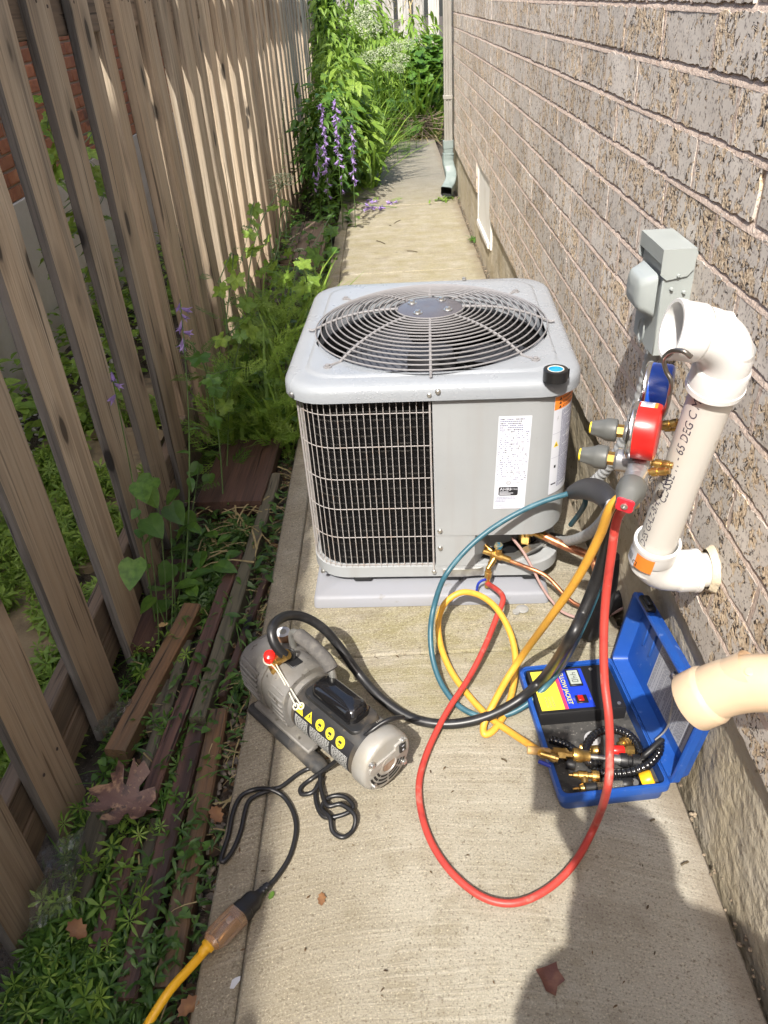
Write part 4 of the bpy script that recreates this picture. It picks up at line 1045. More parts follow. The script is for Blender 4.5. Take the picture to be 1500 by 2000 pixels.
for u, z, d in ((-.07, .004, (-.1, -1, .35)), (-.035, -.004, (-.1, -1, .1)), (.04, .012, (0, -1, .45)), (.058, -.002, (0, -1, .2))):
    T2 = frame(lp(u, -.014, z), ldir(*d)); m.lathe([(.0045, 0), (.0045, .005), (.0070, .006), (.0070, .014), (.0055, .015), (.0066, .017), (.0066, .026), (.005, .027), (.005, .031)], 10, T2)
m.build('parking_stub', M_BRASS, mf, kind='stuff')
ports = []
for u in (-.062, -.022, .022, .066):
    m = MB(); T2 = frame(lp(u, 0, -.016), ldir(0, 0, -1)); m.lathe([(.007, 0), (.007, .012), (.0105, .013), (.0105, .022), (.0085, .023), (.0085, .040), (.0095, .041), (.0095, .050)], 12, T2); m.build('port', M_BRASS, mf); ports.append(lp(u, 0, -.062))
m = MB(); hp = spl([WX(1350, 697, .355), WX(1334, 686, .345), WX(1312, 686, .338), WX(1297, 700, .338), WX(1301, 724, .345), WX(1311, 745, .352), WX(1308, 768, .356), WX(1300, 800, .358), lp(.004, -.006, .015)], 6)
m.tube(hp, .0032, 10); m.build('hook', mat('bent_steel_hook', (.24, .22, .20), .35, .9), mf)

# ------------------------------------------------------------------ hoses
M_HRED = mat('red_hose_rubber', (.44, .048, .036), .45, var=[((.33, .035, .03), 30, .52, .68), ((.50, .20, .16), 26, .60, .74)], bmp=(160, .2, .002))
M_HYEL = mat('yellow_hose_rubber', (.66, .345, .045), .45, var=[((.52, .26, .04), 26, .55, .72)])
M_HBLU = mat('teal_hose_rubber', (.03, .10, .135), .42, var=[((.06, .15, .19), 20, .55, .7)])
M_HBLK = mat('black_hose_rubber', (.014, .014, .015), .38, var=[((.03, .03, .03), 30, .55, .7)])
def hose(name, pts, r, mt, label, ends=(), n=14, k=12):
    t = thing(name, label, 'hose', min((V(p) for p in pts), key=lambda p: p.z))
    P = spl(pts, k); m = MB(); m.tube(P, r, n); m.build('tube', mt, t)
    for p, d, L, rr in ends:
        m = MB(); T = frame(p, d); m.lathe([(rr * .9, -L * .2), (rr * .9, L * .45), (rr * 1.25, L * .47), (rr * 1.25, L * .8), (rr, L * .82), (rr, L)], 12, T); m.build('end_fitting', M_BRASS, t)
    return t
vw = loc2w(lv + V((-.022, -.024, -.024)))          # where the red hose meets the service valve
vd = (V((-.05, -.02, -1))).normalized()
hose('charging_hose', [ports[0], WX(1207, 1010, .322), WX(1193, 1090, .318), WX(1183, 1170, .315), WX(1179, 1250, .312), WX(1181, 1330, .312), WX(1189, 1400, .314), WX(1191, 1470, .315), WX(1186, 1540, .305), G(1163, 1610, .045), G(1120, 1688, .022), G(1064, 1740, .012), G(1000, 1764, .009), G(935, 1748, .008), G(872, 1692, .008), G(832, 1620, .008), G(818, 1540, .010), G(834, 1470, .014), G(872, 1392, .026), G(915, 1325, .040), G(946, 1265, .062), G(970, 1205, .085), G(982, 1165, .098), vw + vd * .05], .0071, M_HRED,
     'red rubber hose looping over the path from the gauges to the small valve', [(vw + vd * .052, -vd, .05, .0078), (ports[0], (0, 0, 1), .02, .008)])
m = MB(); a = vw + vd * .035; m.tube(spl([a, a + V((-.018, -.010, .002)), a + V((-.027, -.012, -.008)), a + V((-.030, -.012, -.028))], 4), .0035, 8); m.build('valve_lever', mat('blue_lever', (.01, .03, .30), .4), [o for o in bpy.data.objects if o.name.startswith('charging_hose')][0])
ye = G(1062, 1474, .070)
hose('charging_hose', [ports[1], WX(1197, 985, .318), WX(1172, 1045, .312), WX(1142, 1105, .300), WX(1108, 1160, .283), WX(1066, 1218, .26), G(1022, 1278, .17), G(988, 1330, .10), G(962, 1378, .045), G(945, 1415, .018), G(947, 1434, .009), G(966, 1424, .010), G(990, 1385, .016), G(1004, 1330, .035), G(1006, 1275, .06), G(992, 1225, .085), G(965, 1183, .10), G(932, 1161, .10), G(898, 1158, .09), G(868, 1180, .07), G(856, 1218, .05), G(862, 1265, .03), G(882, 1312, .016), G(915, 1358, .010), G(955, 1400, .010), G(1000, 1432, .022), G(1036, 1456, .05), ye], .0078, M_HYEL,
     'yellow rubber hose making a tight loop between the gauges and the blue case', [(ye, (1, -.4, -.05), .03, .0078), (ports[1], (0, 0, 1), .02, .008)])
hose('vacuum_hose', [ports[2], WX(1196, 1020, .345), WX(1180, 1085, .345), WX(1162, 1140, .335), WX(1140, 1195, .315), WX(1110, 1255, .285), G(1065, 1320, .10), G(1015, 1366, .055), G(955, 1398, .030), G(895, 1413, .016), G(840, 1412, .012), G(792, 1397, .014), G(742, 1362, .030), G(700, 1315, .055), G(662, 1262, .105), G(632, 1228, .15), G(598, 1207, .185), G(566, 1202, .215), G(542, 1212, .235), G(531, 1230, .24), G(534, 1252, .225), G(545, 1270, .205), G(556, 1280, .190)], .0112, M_HBLK,
     'thick black vacuum hose from the gauges arching into the vacuum pump', [(ports[2], (0, 0, 1), .02, .0105)], 16)
hose('charging_hose', [ports[3], WX(1197, 1030, .365), WX(1185, 1090, .36), WX(1170, 1145, .352), WX(1150, 1195, .335), WX(1127, 1245, .310), G(1095, 1305, .105), G(1060, 1347, .060), G(1022, 1380, .032), G(980, 1398, .014), G(935, 1398, .010), G(893, 1376, .014), G(862, 1335, .03), G(845, 1285, .06), G(841, 1230, .105), G(849, 1180, .15), WY(868, 1128, 1.50), WY(905, 1080, 1.535), WY(950, 1040, 1.56), WY(1000, 1008, 1.575), WY(1050, 984, 1.59), WY(1100, 967, 1.60), WY(1135, 960, 1.61), WX(1142, 985, .445), WX(1115, 1025, .44)], .0068, M_HBLU,
     'teal rubber hose in a wide arc past the front of the cooling unit', [(ports[3], (0, 0, 1), .02, .008)])

# ------------------------------------------------------------------ vacuum pump
PU = V((.690, -.724, 0)).normalized(); PV = V((-PU.y, PU.x, 0))
p0 = G(505, 1282, .088); PO = V((p0.x, p0.y, 0))
pump = thing('vacuum_pump', 'dusty grey and black vacuum pump with carry handle lying on the path', 'vacuum pump', PO)
PT = M.Identity(4)
for i in range(3): PT[i][0] = PU[i]; PT[i][1] = PV[i]; PT[i][3] = PO[i]
M_CAST = mat('dusty_cast_grey', (.22, .212, .20), .62, .25, var=[((.17, .16, .14), 9, .42, .65), ((.29, .27, .23), 40, .58, .72), ((.07, .06, .045), 60, .60, .70)], bmp=(90, .35, .003))
M_CAP = mat('silver_end_cap', (.40, .39, .365), .45, .35, var=[((.37, .34, .28), 12, .5, .72)], bmp=(80, .2, .002))
M_MOTOR = mat('dusty_black_enamel', (.018, .018, .018), .4, var=[((.13, .105, .075), 7, .50, .72), ((.09, .075, .055), 60, .62, .75)])
M_GLOSS = mat('gloss_black', (.008, .008, .009), .12, var=[((.06, .05, .04), 12, .6, .75)], coat=.4)
M_GRIP = mat('worn_foam_grip', (.085, .08, .075), .9, var=[((.15, .14, .125), 30, .45, .68)], bmp=(240, .5, .003))
ZC = .088
TX = PT @ M.Translation((0, 0, ZC)) @ M.Rotation(PI / 2, 4, 'Y')     # lathe axis along the pump
def sect(x, hy_, hz, r, zc, n=6): return [tuple(PT @ V((x, a, zc + b))) for a, b in rrect(hy_, hz, r, n)]
m = MB()
m.rings([sect(x, a, b, c, z) for x, a, b, c, z in ((-.012, .030, .034, .026, .082), (-.006, .046, .050, .040, .084), (.004, .055, .060, .046, .086), (.02, .060, .066, .050, .088), (.05, .0635, .070, .052, .090), (.098, .066, .072, .054, .091), (.0985, .071, .077, .058, .091), (.110, .071, .077, .058, .091), (.1105, .067, .073, .055, .091), (.192, .069, .075, .058, .091), (.1925, .060, .066, .056, .089), (.206, .060, .066, .056, .089))], 0, True)
for side in (-1, 1):                # cast cooling ribs
    for z in (.048, .063, .078, .093, .108, .123, .138):
        for x0_, x1_ in ((.022, .094), (.116, .186)):
            m.tube([tuple(PT @ V((x, side * (w_ - .052 + math.sqrt(max(0, .052 ** 2 - max(0, abs(z - .09) - .018) ** 2)) + .0008), z))) for x, w_ in ((x0_, .0605), (x0_ + .01, .0625), (x1_ - .008, .0675), (x1_, .067))], .0036, 6)
m.build('oil_casing', M_CAST, pump)
m = MB(); m.lathe([(.050, .205), (.0625, .206), (.0625, .404), (.0605, .408)], 48, TX); motor = m.build('motor_body', M_MOTOR, pump)
m = MB()
for q in range(46):                 # fine ribs high on the right of the motor
    if q % 2: continue
for q in range(9):
    a = math.radians(24 + q * 5.5); m.tube([tuple(PT @ V((x, .0622 * math.sin(a), ZC + .0622 * math.cos(a)))) for x in (.222, .395)], .0014, 5)
m.build('motor_rib', M_CAST, motor)
m = MB()                            # tray under the capacitor cover and the cover itself
m.rings([[tuple(PT @ V((.300 + a * s_, .006 + b * s_, z))) for a, b in rrect(.085, .036, .018, 5)] for s_, z in ((1.04, .130), (1.02, .148), (.98, .151))], 0, True)
m.build('cover_base', M_MOTOR, pump)
m = MB(); m.rings([[tuple(PT @ V((.296 + a, .008 + b, z))) for a, b in rrect(hx, hy_, r, 6)] for hx, hy_, r, z in ((.070, .030, .020, .146), (.069, .029, .020, .162), (.065, .025, .018, .173), (.055, .017, .012, .179), (.02, .005, .004, .180))], 0, True, True, False, True)
m.tube([tuple(PT @ V((.352, .008 + .028 * math.cos(t), .148 + .028 * math.sin(t)))) for t in [PI * i / 12 for i in range(13)]], .004, 8)
m.build('capacitor_cover', M_GLOSS, pump)
# printed label round the near side of the motor
def onmot(m, x0, x1, a0, a1, mi, r=.0632, n=5):
    for i in range(n):
        p, q = math.radians(a0 + (a1 - a0) * i / n), math.radians(a0 + (a1 - a0) * (i + 1) / n)
        m.add([PT @ V((x, -r * math.sin(a), ZC + r * math.cos(a))) for x, a in ((x0, p), (x1, p), (x1, q), (x0, q))], [(0, 1, 2, 3)], mi)
def mpt(x, a, r=.0634): a = math.radians(a); return PT @ V((x, -r * math.sin(a), ZC + r * math.cos(a)))
m = MB(); onmot(m, .215, .392, 40, 118, 0, .0629, 16)
PXD = math.degrees(1 / .0634)
def mpoly(m, cx, ca, pts, mi, r=.0647): m.add([mpt(cx + x, ca - y * PXD, r) for x, y in pts], [list(range(len(pts)))], mi)
r_ = random.Random(2)
for i, x in enumerate((.232, .262)):
    mpoly(m, x, 53, [(-.0125, -.0105), (0, -.0105), (.0125, -.0105), (.0065, 0), (.0, .0115), (-.0065, 0)], 1); mpoly(m, x, 53, [(-.0012, -.004), (.0012, -.004), (.0018, .004), (-.0018, .004)], 2, .0653)
for x in (.296, .328, .360):
    mpoly(m, x, 53, [(.0125 * math.cos(a), .0125 * math.sin(a)) for a in TH[::6]], 1)
    mpoly(m, x, 53, [(-.005, -.002), (.005, -.002), (.004, .003), (-.004, .003)], 2, .0653); mpoly(m, x, 53, [(-.002, -.007), (.002, -.007), (.002, -.0045), (-.002, -.0045)], 2, .0653)
for blk, (xa, xb) in enumerate(((.220, .262), (.270, .332), (.340, .388))):
    a = 69
    while a < 112:
        x = xa
        while x < xb:
            w_ = r_.uniform(.003, .009); m.add([mpt(x, a), mpt(min(x + w_, xb), a), mpt(min(x + w_, xb), a + 1.5), mpt(x, a + 1.5)], [(0, 1, 2, 3)], 3); x += w_ + .0016
        a += 2.9
m.build('label', [M_INKB, mat('bright_yellow', (.62, .52, .03), .45, var=[((.42, .34, .06), 40, .55, .7)]), M_INKB, mat('label_grey_print', (.48, .48, .46), .5)], motor)
# end cap with vent slots, hub, switch
TE = PT @ M.Translation((.404, 0, ZC)) @ M.Rotation(PI / 2, 4, 'Y')
m = MB(); m.lathe([(.0645, 0), (.0665, .003), (.0665, .030), (.0635, .036), (.058, .0385), (.0, .0400)], 48, TE, cap=(True, False)); ec = m.build('end_cap', M_CAP, pump)
TF = frame(PT @ V((.4438, 0, ZC)), PU, PV)                       # x to the right of the face, y up
m = MB()
for r0, r1 in ((.0275, .0325), (.0365, .0415), (.0455, .0505), (.0535, .0575)):
    for a0, a1 in ((188, 216), (222, 262), (268, 308), (314, 338)):
        n_ = 8; vs = []
        for i in range(n_ + 1):
            a = math.radians(a0 + (a1 - a0) * i / n_); zz = -.0002 if r0 < .05 else -.0022
            vs += [TF @ V((r0 * math.cos(a), r0 * math.sin(a), zz + .0006)), TF @ V((r1 * math.cos(a), r1 * math.sin(a), zz + .0004 - (.0012 if r0 > .05 else 0)))]
        m.add(vs, [(2 * i, 2 * i + 1, 2 * i + 3, 2 * i + 2) for i in range(n_)])
m.build('vent_slot', mat('slot_dark', (.015, .013, .011), .9), ec, kind='stuff')
m = MB(); m.lathe([(.0235, -.001), (.0225, .004), (.0185, .0045), (.0165, .002), (.0165, .0018)], 32, TF, cap=(False, False)); m.build('hub_ring', M_CAP, ec)
m = MB(); m.lathe([(.0165, .0), (.0165, .0024), (.0, .0026)], 28, TF); m.build('hub_plug', mat('rusty_plug', (.24, .15, .10), .7, var=[((.32, .24, .18), 50, .45, .65)]), ec)
m = MB()
m.prism(rrect(.050, .009, .004, 3), -.001, .0035, TF @ M.Translation((0, .016, 0))); m.prism(rrect(.017, .017, .005, 3), -.002, .0042, TF @ M.Translation((.036, .020, 0)))
m.build('switch_mount', M_CAP, ec)
m = MB(); m.box((.037, .021, .0052), (.017, .024, .004), .001, T=TF); sw = m.build('switch', M_BLACK, ec)
m = MB(); m.box((.037, .027, .0074), (.007, .0013, .0004), 0, T=TF); m.box((.037, .015, .0074), (.004, .004, .0004), 0, T=TF); m.build('switch_mark', M_LABW, sw)
for a in (38, 142, 218, 322):
    m = MB(); a = math.radians(a); m.lathe([(.0075, -.006), (.0075, .0015), (.005, .002), (.005, .005), (.003, .006)], 12, TF @ M.Translation((.0535 * math.cos(a), .0535 * math.sin(a), 0))); m.build('screw', M_STEEL, ec)
# handle
m = MB(); m.tube(spl([PT @ V(p) for p in ((.102, .036, .145), (.103, .036, .185), (.109, .036, .208), (.125, .036, .217), (.150, .036, .218), (.215, .034, .208), (.240, .032, .196), (.250, .030, .175), (.250, .030, .140))], 6), .0085, 14); hd = m.build('handle', mat('handle_tube', (.30, .30, .28), .4, .6), pump)
m = MB(); pts = spl([PT @ V(p) for p in ((.130, .036, .2175), (.175, .036, .2145), (.225, .034, .206), (.247, .032, .190))], 6)
m.tube(pts, [.0135] + [.0160] * (len(pts) - 2) + [.011], 18); m.build('grip', M_GRIP, hd)
# oil filler cap, inlet tee with red cap, tether, ring
m = MB(); c_ = PT @ V((.062, .040, .151)); T = M.Translation(c_); m.lathe([(.014, 0), (.014, .010), (.0185, .011), (.0195, .014), (.0195, .024), (.018, .027)], 8 * 2, T); cp = m.build('oil_cap', mat('brown_cap', (.21, .12, .07), .6, var=[((.32, .22, .14), 30, .5, .7)]), pump)
m = MB(); m.lathe([(.0172, .0272), (.0172, .0278), (.0, .0282)], 24, T); m.lathe([(.0085, .0280), (.0085, .0292), (.0, .0294)], 20, T, 1); m.build('cap_disc', [mat('cap_disc_white', (.6, .62, .66), .5), mat('cap_disc_grey', (.36, .35, .30), .5)], cp)
i0 = G(556, 1280, .190); i1 = PT @ V((.105, -.030, .158))
m = MB(); d_ = (i1 - i0).normalized(); m.lathe([(.0125, -.008), (.0125, .014), (.0105, .015), (.0105, .022), (.013, .023), (.013, .038), (.010, .039), (.010, (i1 - i0).length)], 12, frame(i0, d_))
m.lathe([(.009, -.02), (.009, .02)], 12, M.Translation(i1)); m.lathe([(.009, 0), (.009, .03)], 12, frame(i1, PT.to_3x3() @ V((.9, -.3, .1)))); inlet = m.build('inlet_tee', M_BRASS, pump)
m = MB(); m.lathe([(.0125, 0), (.0135, .004), (.0135, .018), (.012, .023), (.006, .026)], 20, frame(i1 + V((0, 0, .012)), V((.1, -.25, 1)))); m.build('cap', mat('red_cap_rubber', (.75, .02, .015), .25), inlet)
m = MB(); m.lathe([(.0115, 0), (.0125, .003), (.0125, .022), (.010, .024)], 16, frame(i1 + PT.to_3x3() @ V((.012, .012, -.008)), PT.to_3x3() @ V((.95, .25, .0)))); m.build('cap', M_BLACK, inlet)
M_TETH = mat('pale_tether', (.55, .52, .42), .5)
m = MB(); q = i1 + V((0, 0, .012))
e_ = [mpt(.232, 47, .066), mpt(.220, 54, .067)]
for j, off in enumerate((V((.006, .004, 0)), V((-.004, -.004, 0)))): m.tube(spl([q + off, q * .6 + e_[j] * .4 + V((0, 0, .012)), e_[j]], 6), .0017, 6)
for c_ in e_: 
    T = frame(c_, (-.45, -.45, .75)); m.tube([T @ V((.0065 * math.cos(a), .0065 * math.sin(a), .001)) for a in TH[::8]], .0020, 6, loop=True)
m.tube([tuple(frame(q, (.1, -.25, 1)) @ V((.0145 * math.cos(a), .0145 * math.sin(a), .002))) for a in TH[::6]], .0017, 6, loop=True)
m.build('tether', M_TETH, inlet)
m = MB(); c_ = PT @ V((.135, .008, .180)); T = frame(c_, PT.to_3x3() @ V((.4, -.75, .3))); m.tube([T @ V((.008 * math.cos(a), .011 * math.sin(a), 0)) for a in TH[::6]], .003, 8, loop=True); m.tube([T @ V((0, -.011, 0)), PT @ V((.142, .0, .16))], .0025, 8)
m.box(PT @ V((.135, .005, .164)), (.05, .03, .006), .002, R=PT.to_3x3()); m.build('lifting_ring', M_BLACK, pump)
# rubber foot rails
for sd_, nm in ((-1, 'foot_rail'), (1, 'foot_rail')):
    m = MB(); rg = []
    for x, w_, h_ in ((.055, .010, .008), (.062, .017, .014), (.30, .019, .016), (.312, .015, .012), (.316, .008, .006)):
        rg.append([tuple(PT @ V((x, sd_ * .071 + a, .017 + b))) for a, b in rrect(w_, h_, min(w_, h_) * .9, 4)])
    m.rings(rg, 0, True); m.build(nm, mat('black_foot_rubber', (.03, .03, .03), .7, var=[((.11, .095, .075), 20, .5, .72)]) if sd_ < 0 else bpy.data.materials['black_foot_rubber'], pump)
    m = MB(); m.box((.17, sd_ * .060, .034), (.20, .030, .012), .003, T=PT); m.build('bracket', M_CAST, pump)

# power cord of the pump and the yellow extension cord
def c25(x, y): return 250 + x / 2.5, 1400 + y / 2.5
cpts = [((1345, 2), .150), ((1290, 10), .166), ((1235, 34), .164), ((1165, 86), .148), ((1085, 152), .105), ((1000, 228), .045), ((900, 300), .009), ((845, 345), .006), ((850, 378), .006), ((905, 365), .012), ((948, 300), .014), ((918, 350), .007), ((922, 430), .006), ((962, 490), .006), ((1050, 478), .010), ((1100, 440), .014), ((1055, 390), .016), ((985, 392), .014), ((945, 445), .012), ((985, 492), .016), ((1000, 560), .007), ((1050, 588), .006), ((1100, 550), .006), ((1106, 480), .018), ((1040, 428), .020), ((972, 432), .018), ((940, 340), .016), ((935, 275), .018), ((890, 253), .008), ((830, 280), .006), ((750, 340), .006), ((690, 360), .006), ((620, 388), .006), ((580, 432), .006), ((550, 560), .006), ((510, 655), .007), ((470, 705), .008), ((455, 688), .008), ((490, 580), .006), ((512, 470), .006), ((550, 390), .006), ((620, 355), .008), ((690, 354), .017), ((760, 390), .008), ((808, 470), .006), ((820, 560), .006), ((790, 680), .006), ((720, 790), .008), ((650, 862), .013)]
pc_ = thing('power_cord', 'black power cord of the vacuum pump tangled in loops on the concrete', 'cord', G(550, 1560))
P = [G(*c25(*a), z) for a, z in cpts]
m = MB(); m.tube(spl(P, 7), .0048, 10); m.build('cable', mat('black_cord', (.013, .013, .014), .36), pc_)
q0 = P[-1]; qd = (G(*c25(545, 968), .018) - q0).normalized(); qs = V((-qd.y, qd.x, 0)).normalized()
m = MB(); rg = []
for d, w_, h_ in ((-.02, .0055, .0055), (-.012, .0075, .007), (-.010, .006, .006), (-.004, .008, .0075), (-.002, .0065, .0065), (.006, .0085, .008), (.012, .013, .0125), (.02, .0165, .0145), (.036, .0165, .0145), (.038, .0185, .016), (.052, .0185, .016), (.0525, .016, .014)):
    c_ = q0 + qd * d; rg.append([tuple(c_ + qs * a + V((0, 0, b + .003))) for a, b in rrect(w_, h_, min(w_, h_) * .55, 3)])
m.rings(rg, 0, True); m.build('plug', M_BLACK, pc_)
ex = thing('extension_cord', 'yellow extension cord with a clear glowing-end style socket lying over the weeds', 'cord', G(400, 1880))
ex['label'] = 'yellow extension cord with a clear amber socket end lying over the weeds'
e0 = q0 + qd * .052
m = MB(); rg = []
for d, w_, h_ in ((0, .019, .0165), (.004, .020, .0175), (.055, .0195, .017), (.066, .0165, .015), (.072, .012, .012)):
    c_ = e0 + qd * d; rg.append([tuple(c_ + qs * a + V((0, 0, b + .004))) for a, b in rrect(w_, h_, .010, 4)])
m.rings(rg, 0, True); m.build('socket', mat('amber_clear_plastic', (.72, .50, .33), .18, trans=.75, var=[((.55, .33, .18), 40, .5, .7)]), ex)
m = MB(); c_ = e0 + qd * .035 + V((0, 0, .004)); RR = M(((qd.x, qs.x, 0), (qd.y, qs.y, 0), (0, 0, 1)))
for s_ in (-.007, .007): m.box(c_ + qs * s_, (.045, .004, .010), .001, R=RR)
m.box(c_ + qd * -.012 + V((0, 0, .004)), (.012, .010, .010), .002, R=RR, m=1); m.build('contacts', [M_BRASS, M_LABW], ex)
m = MB(); ys = [e0 + qd * .062 + V((0, 0, .004)), e0 + qd * .085 + V((0, 0, .002))] + [G(*c25(*a), z) for a, z in (((400, 1115), .015), ((300, 1228), .016), ((205, 1335), .018), ((110, 1480), .0), ((20, 1640), -.03), ((-60, 1800), -.05))]
pts = spl(ys, 10); m.tube(pts, [.0125 if i < 7 else .0092 if i < 12 else .0078 for i in range(len(pts))], 14)
m.build('cable', mat('yellow_cord_jacket', (.75, .40, .012), .4, var=[((.62, .32, .02), 18, .5, .72)]), ex)

# ------------------------------------------------------------------ blue case with the vacuum gauge and fittings
M_CASE = mat('blue_case_plastic', (.012, .068, .31), .38, var=[((.016, .085, .36), 10, .45, .7), ((.10, .17, .42), 55, .64, .72), ((.03, .09, .30), 7, .5, .7)], bmp=(180, .12, .001))
M_FOAM = mat('dark_foam', (.055, .053, .05), .95, var=[((.16, .15, .14), 160, .6, .68), ((.03, .03, .03), 40, .5, .6)], bmp=(160, .6, .003))
CC = V((.371, 1.115, 0)); CR = .085
case = thing('tool_case', 'open blue plastic tool case on the path against the wall', 'tool case', CC)
CT = M.Translation(CC) @ M.Rotation(CR, 4, 'Z')
CW, CL, CH = .113, .176, .056
m = MB()
def cring(hx, hy_, r, z, dx=0): return [(x + dx, y, z) for x, y in rrect(hx, hy_, r, 4)]
m.rings([cring(*a) for a in ((.100, .164, .012, .0), (.104, .168, .014, .004), (.107, .171, .014, .034), (.1125, .1765, .014, .036), (.113, .177, .014, .054), (.112, .176, .014, .056), (.1065, .1705, .012, .056), (.1065, .1705, .012, .053), (.1035, .1675, .012, .053), (.1035, .1675, .012, .012))], 0, True, True, True, True, CT)
m.build('case_base', M_CASE, case)
m = MB(); m.rings([cring(.102, .166, .01, z) for z in (.013, .024)], 0, False, T=CT); m.build('foam', M_FOAM, case)
HT = CT @ M.Translation((.1135, 0, .052)) @ M.Rotation(math.radians(8.5), 4, 'Y')     # lid: x towards the wall, z up
m = MB()
def lring(x, hy_, z0, z1, r): return [(x, a, (z0 + z1) / 2 + b) for a, b in rrect(hy_, (z1 - z0) / 2, r, 4)]
m.rings([lring(*a) for a in ((.030, .165, .012, .196, .012), (.0295, .167, .010, .198, .012), (.012, .171, .004, .203, .013), (.010, .1765, .0, .208, .014), (-.005, .177, 0, .2085, .014), (-.006, .176, .001, .2075, .014), (-.006, .169, .008, .2005, .012), (.003, .167, .010, .1985, .012), (.026, .162, .015, .1935, .010))], 0, True, True, True, True, HT)
for y_ in (.085, .120): m.box((.0245, y_, .125), (.005, .006, .060), .002, T=HT)
lidc = m.build('case_lid', M_CASE, case)
m = MB(); m.tube([HT @ V((0, -.12, -.006)), HT @ V((0, .12, -.006))], .0055, 10); m.build('hinge', M_CASE, case)
m = MB(); m.box((.004, .125, .211), (.022, .050, .012), .003, T=HT); m.box((.004, .125, .219), (.014, .028, .010), .003, T=HT); m.build('latch', M_BLACK, lidc)
m = MB(); lz0, lz1 = .040, .172
m.add([HT @ V((.0252, y_, z_)) for y_, z_ in ((-.13, lz0), (.055, lz0), (.055, lz1), (-.13, lz1))][::-1], [(0, 1, 2, 3)], 0)
r_ = random.Random(8); yy = .050
while yy > -.125:
    z = lz1 - .008
    while z > lz0 + .008:
        L_ = r_.uniform(.004, .014); m.add([HT @ V((.0249, a, b)) for a, b in ((yy, z), (yy, z - L_), (yy - .0016, z - L_), (yy - .0016, z))], [(0, 1, 2, 3)], 1); z -= L_ + .0018
        if r_.random() < .05: break
    yy -= .0036
m.build('instruction_sheet', [mat('grey_sheet', (.36, .37, .40), .5), mat('sheet_ink', (.14, .14, .17), .6)], lidc)
m = MB(); pts = spl([HT @ V(p) for p in ((.018, -.03, .150), (.016, -.06, .10), (.014, -.075, .05), (-.004, -.08, .02))], 8); m.tube(pts, .0022, 8); m.lathe([(.005, 0), (.006, .005), (.004, .012)], 10, M.Translation(pts[0])); m.build('lid_stay', M_STEEL, lidc)
# micron gauge
GT = CT @ M.Translation((-.003, .092, .024)) @ M.Rotation(-.03, 4, 'Z') @ M.Rotation(-.05, 4, 'X')
ug = thing('vacuum_gauge', 'black digital vacuum gauge with yellow and blue face inside the case', 'gauge', GT @ V((0, 0, 0)))
m = MB(); m.rings([[tuple(GT @ V((x, y, z))) for x, y in rrect(hx, hy_, .005, 3)] for hx, hy_, z in ((.096, .069, 0), (.097, .070, .030), (.095, .068, .034), (.093, .066, .034))], 0, False); m.build('housing', M_BLACK, ug)
m = MB(); zf = .0346
def gq(m, x0, x1, y0, y1, mi, dz=0.0): m.add([GT @ V(p) for p in ((x0, y0, zf + dz), (x1, y0, zf + dz), (x1, y1, zf + dz), (x0, y1, zf + dz))], [(0, 1, 2, 3)], mi)
gq(m, -.088, -.037, -.061, .061, 0); gq(m, -.037, -.029, -.061, .061, 1); gq(m, -.029, .030, -.061, .061, 2)
for y_, w_ in ((-.022, .05), (-.0, .03)): pass
for k, wd in enumerate((.032, .030, .034)):
    for q in range(6): gq(m, -.074 + k * .0075, -.0705 + k * .0075, -.052 + q * .0055, -.0485 + q * .0055, 4, .0003)
m.add([GT @ V((-.074 + x, .002 + y, zf + .0003)) for x, y in ((0, 0), (.012, .0), (.034, .04), (.022, .04))], [(0, 1, 2, 3)], 5)
vs, fs = text('YELLOW JACKET', .0148, .93)
m.add([GT @ V((-.0255 + y + .1 * 0, .058 - x, zf + .0004)) for x, y, z in vs], fs, 3)
for tx, x_, y_ in (('ON', .008, -.022), ('OFF', .008, -.046)): pass
vs, fs = text('OFF', .005); m.add([GT @ V((-.012 + x * 0 + y, -.030 - x, zf + .0004)) for x, y, z in vs], fs, 4)
vs, fs = text('ON', .005); m.add([GT @ V((.024 + y, -.032 - x, zf + .0004)) for x, y, z in vs], fs, 4)
m.build('face_plate', [mat('face_yellow', (.80, .66, .06), .4), mat('face_pink', (.75, .05, .14), .4), mat('face_blue', (.015, .05, .50), .35), mat('face_letter', (.85, .75, .04), .4), mat('face_ink', (.30, .27, .12), .5), mat('face_band', (.42, .40, .20), .5)], ug)
m = MB(); m.box((.006, .030, zf + .002), (.030, .052, .004), .001, T=GT); bz = m.build('bezel', M_BLACK, ug)
m = MB(); m.add([GT @ V((x, y, zf + .0043)) for x, y in ((-.006, .008), (.018, .008), (.018, .052), (-.006, .052))], [(0, 1, 2, 3)]); m.build('screen', mat('lcd_grey', (.40, .44, .40), .25), bz)
m = MB()
def seg7(m, ch, cy):                # seven-segment digit, read from the far side down
    S7 = {'4': 'bcfg', '0': 'abcdef'}[ch]; w_, h_ = .008, .0135; t = .0016
    bar = {'a': (0, h_, w_, h_ - t), 'g': (0, h_ / 2 + t / 2, w_, h_ / 2 - t / 2), 'd': (0, t, w_, 0), 'f': (0, h_, t, h_ / 2), 'b': (w_ - t, h_, w_, h_ / 2), 'e': (0, h_ / 2, t, 0), 'c': (w_ - t, h_ / 2, w_, 0)}
    for s_ in S7:
        a, b, c_, d = bar[s_]
        m.add([GT @ V((-.001 + y, cy - x, zf + .0046)) for x, y in ((a, b), (c_, b), (c_, d), (a, d))], [(0, 1, 2, 3)])
for i, ch in enumerate('440'): seg7(m, ch, .045 - i * .0115)
m.build('digits', mat('lcd_ink', (.05, .055, .05), .4), bz)
m = MB(); m.box((.006, -.036, zf + .001), (.026, .024, .003), .001, T=GT); rk = m.build('switch', M_BLACK, ug)
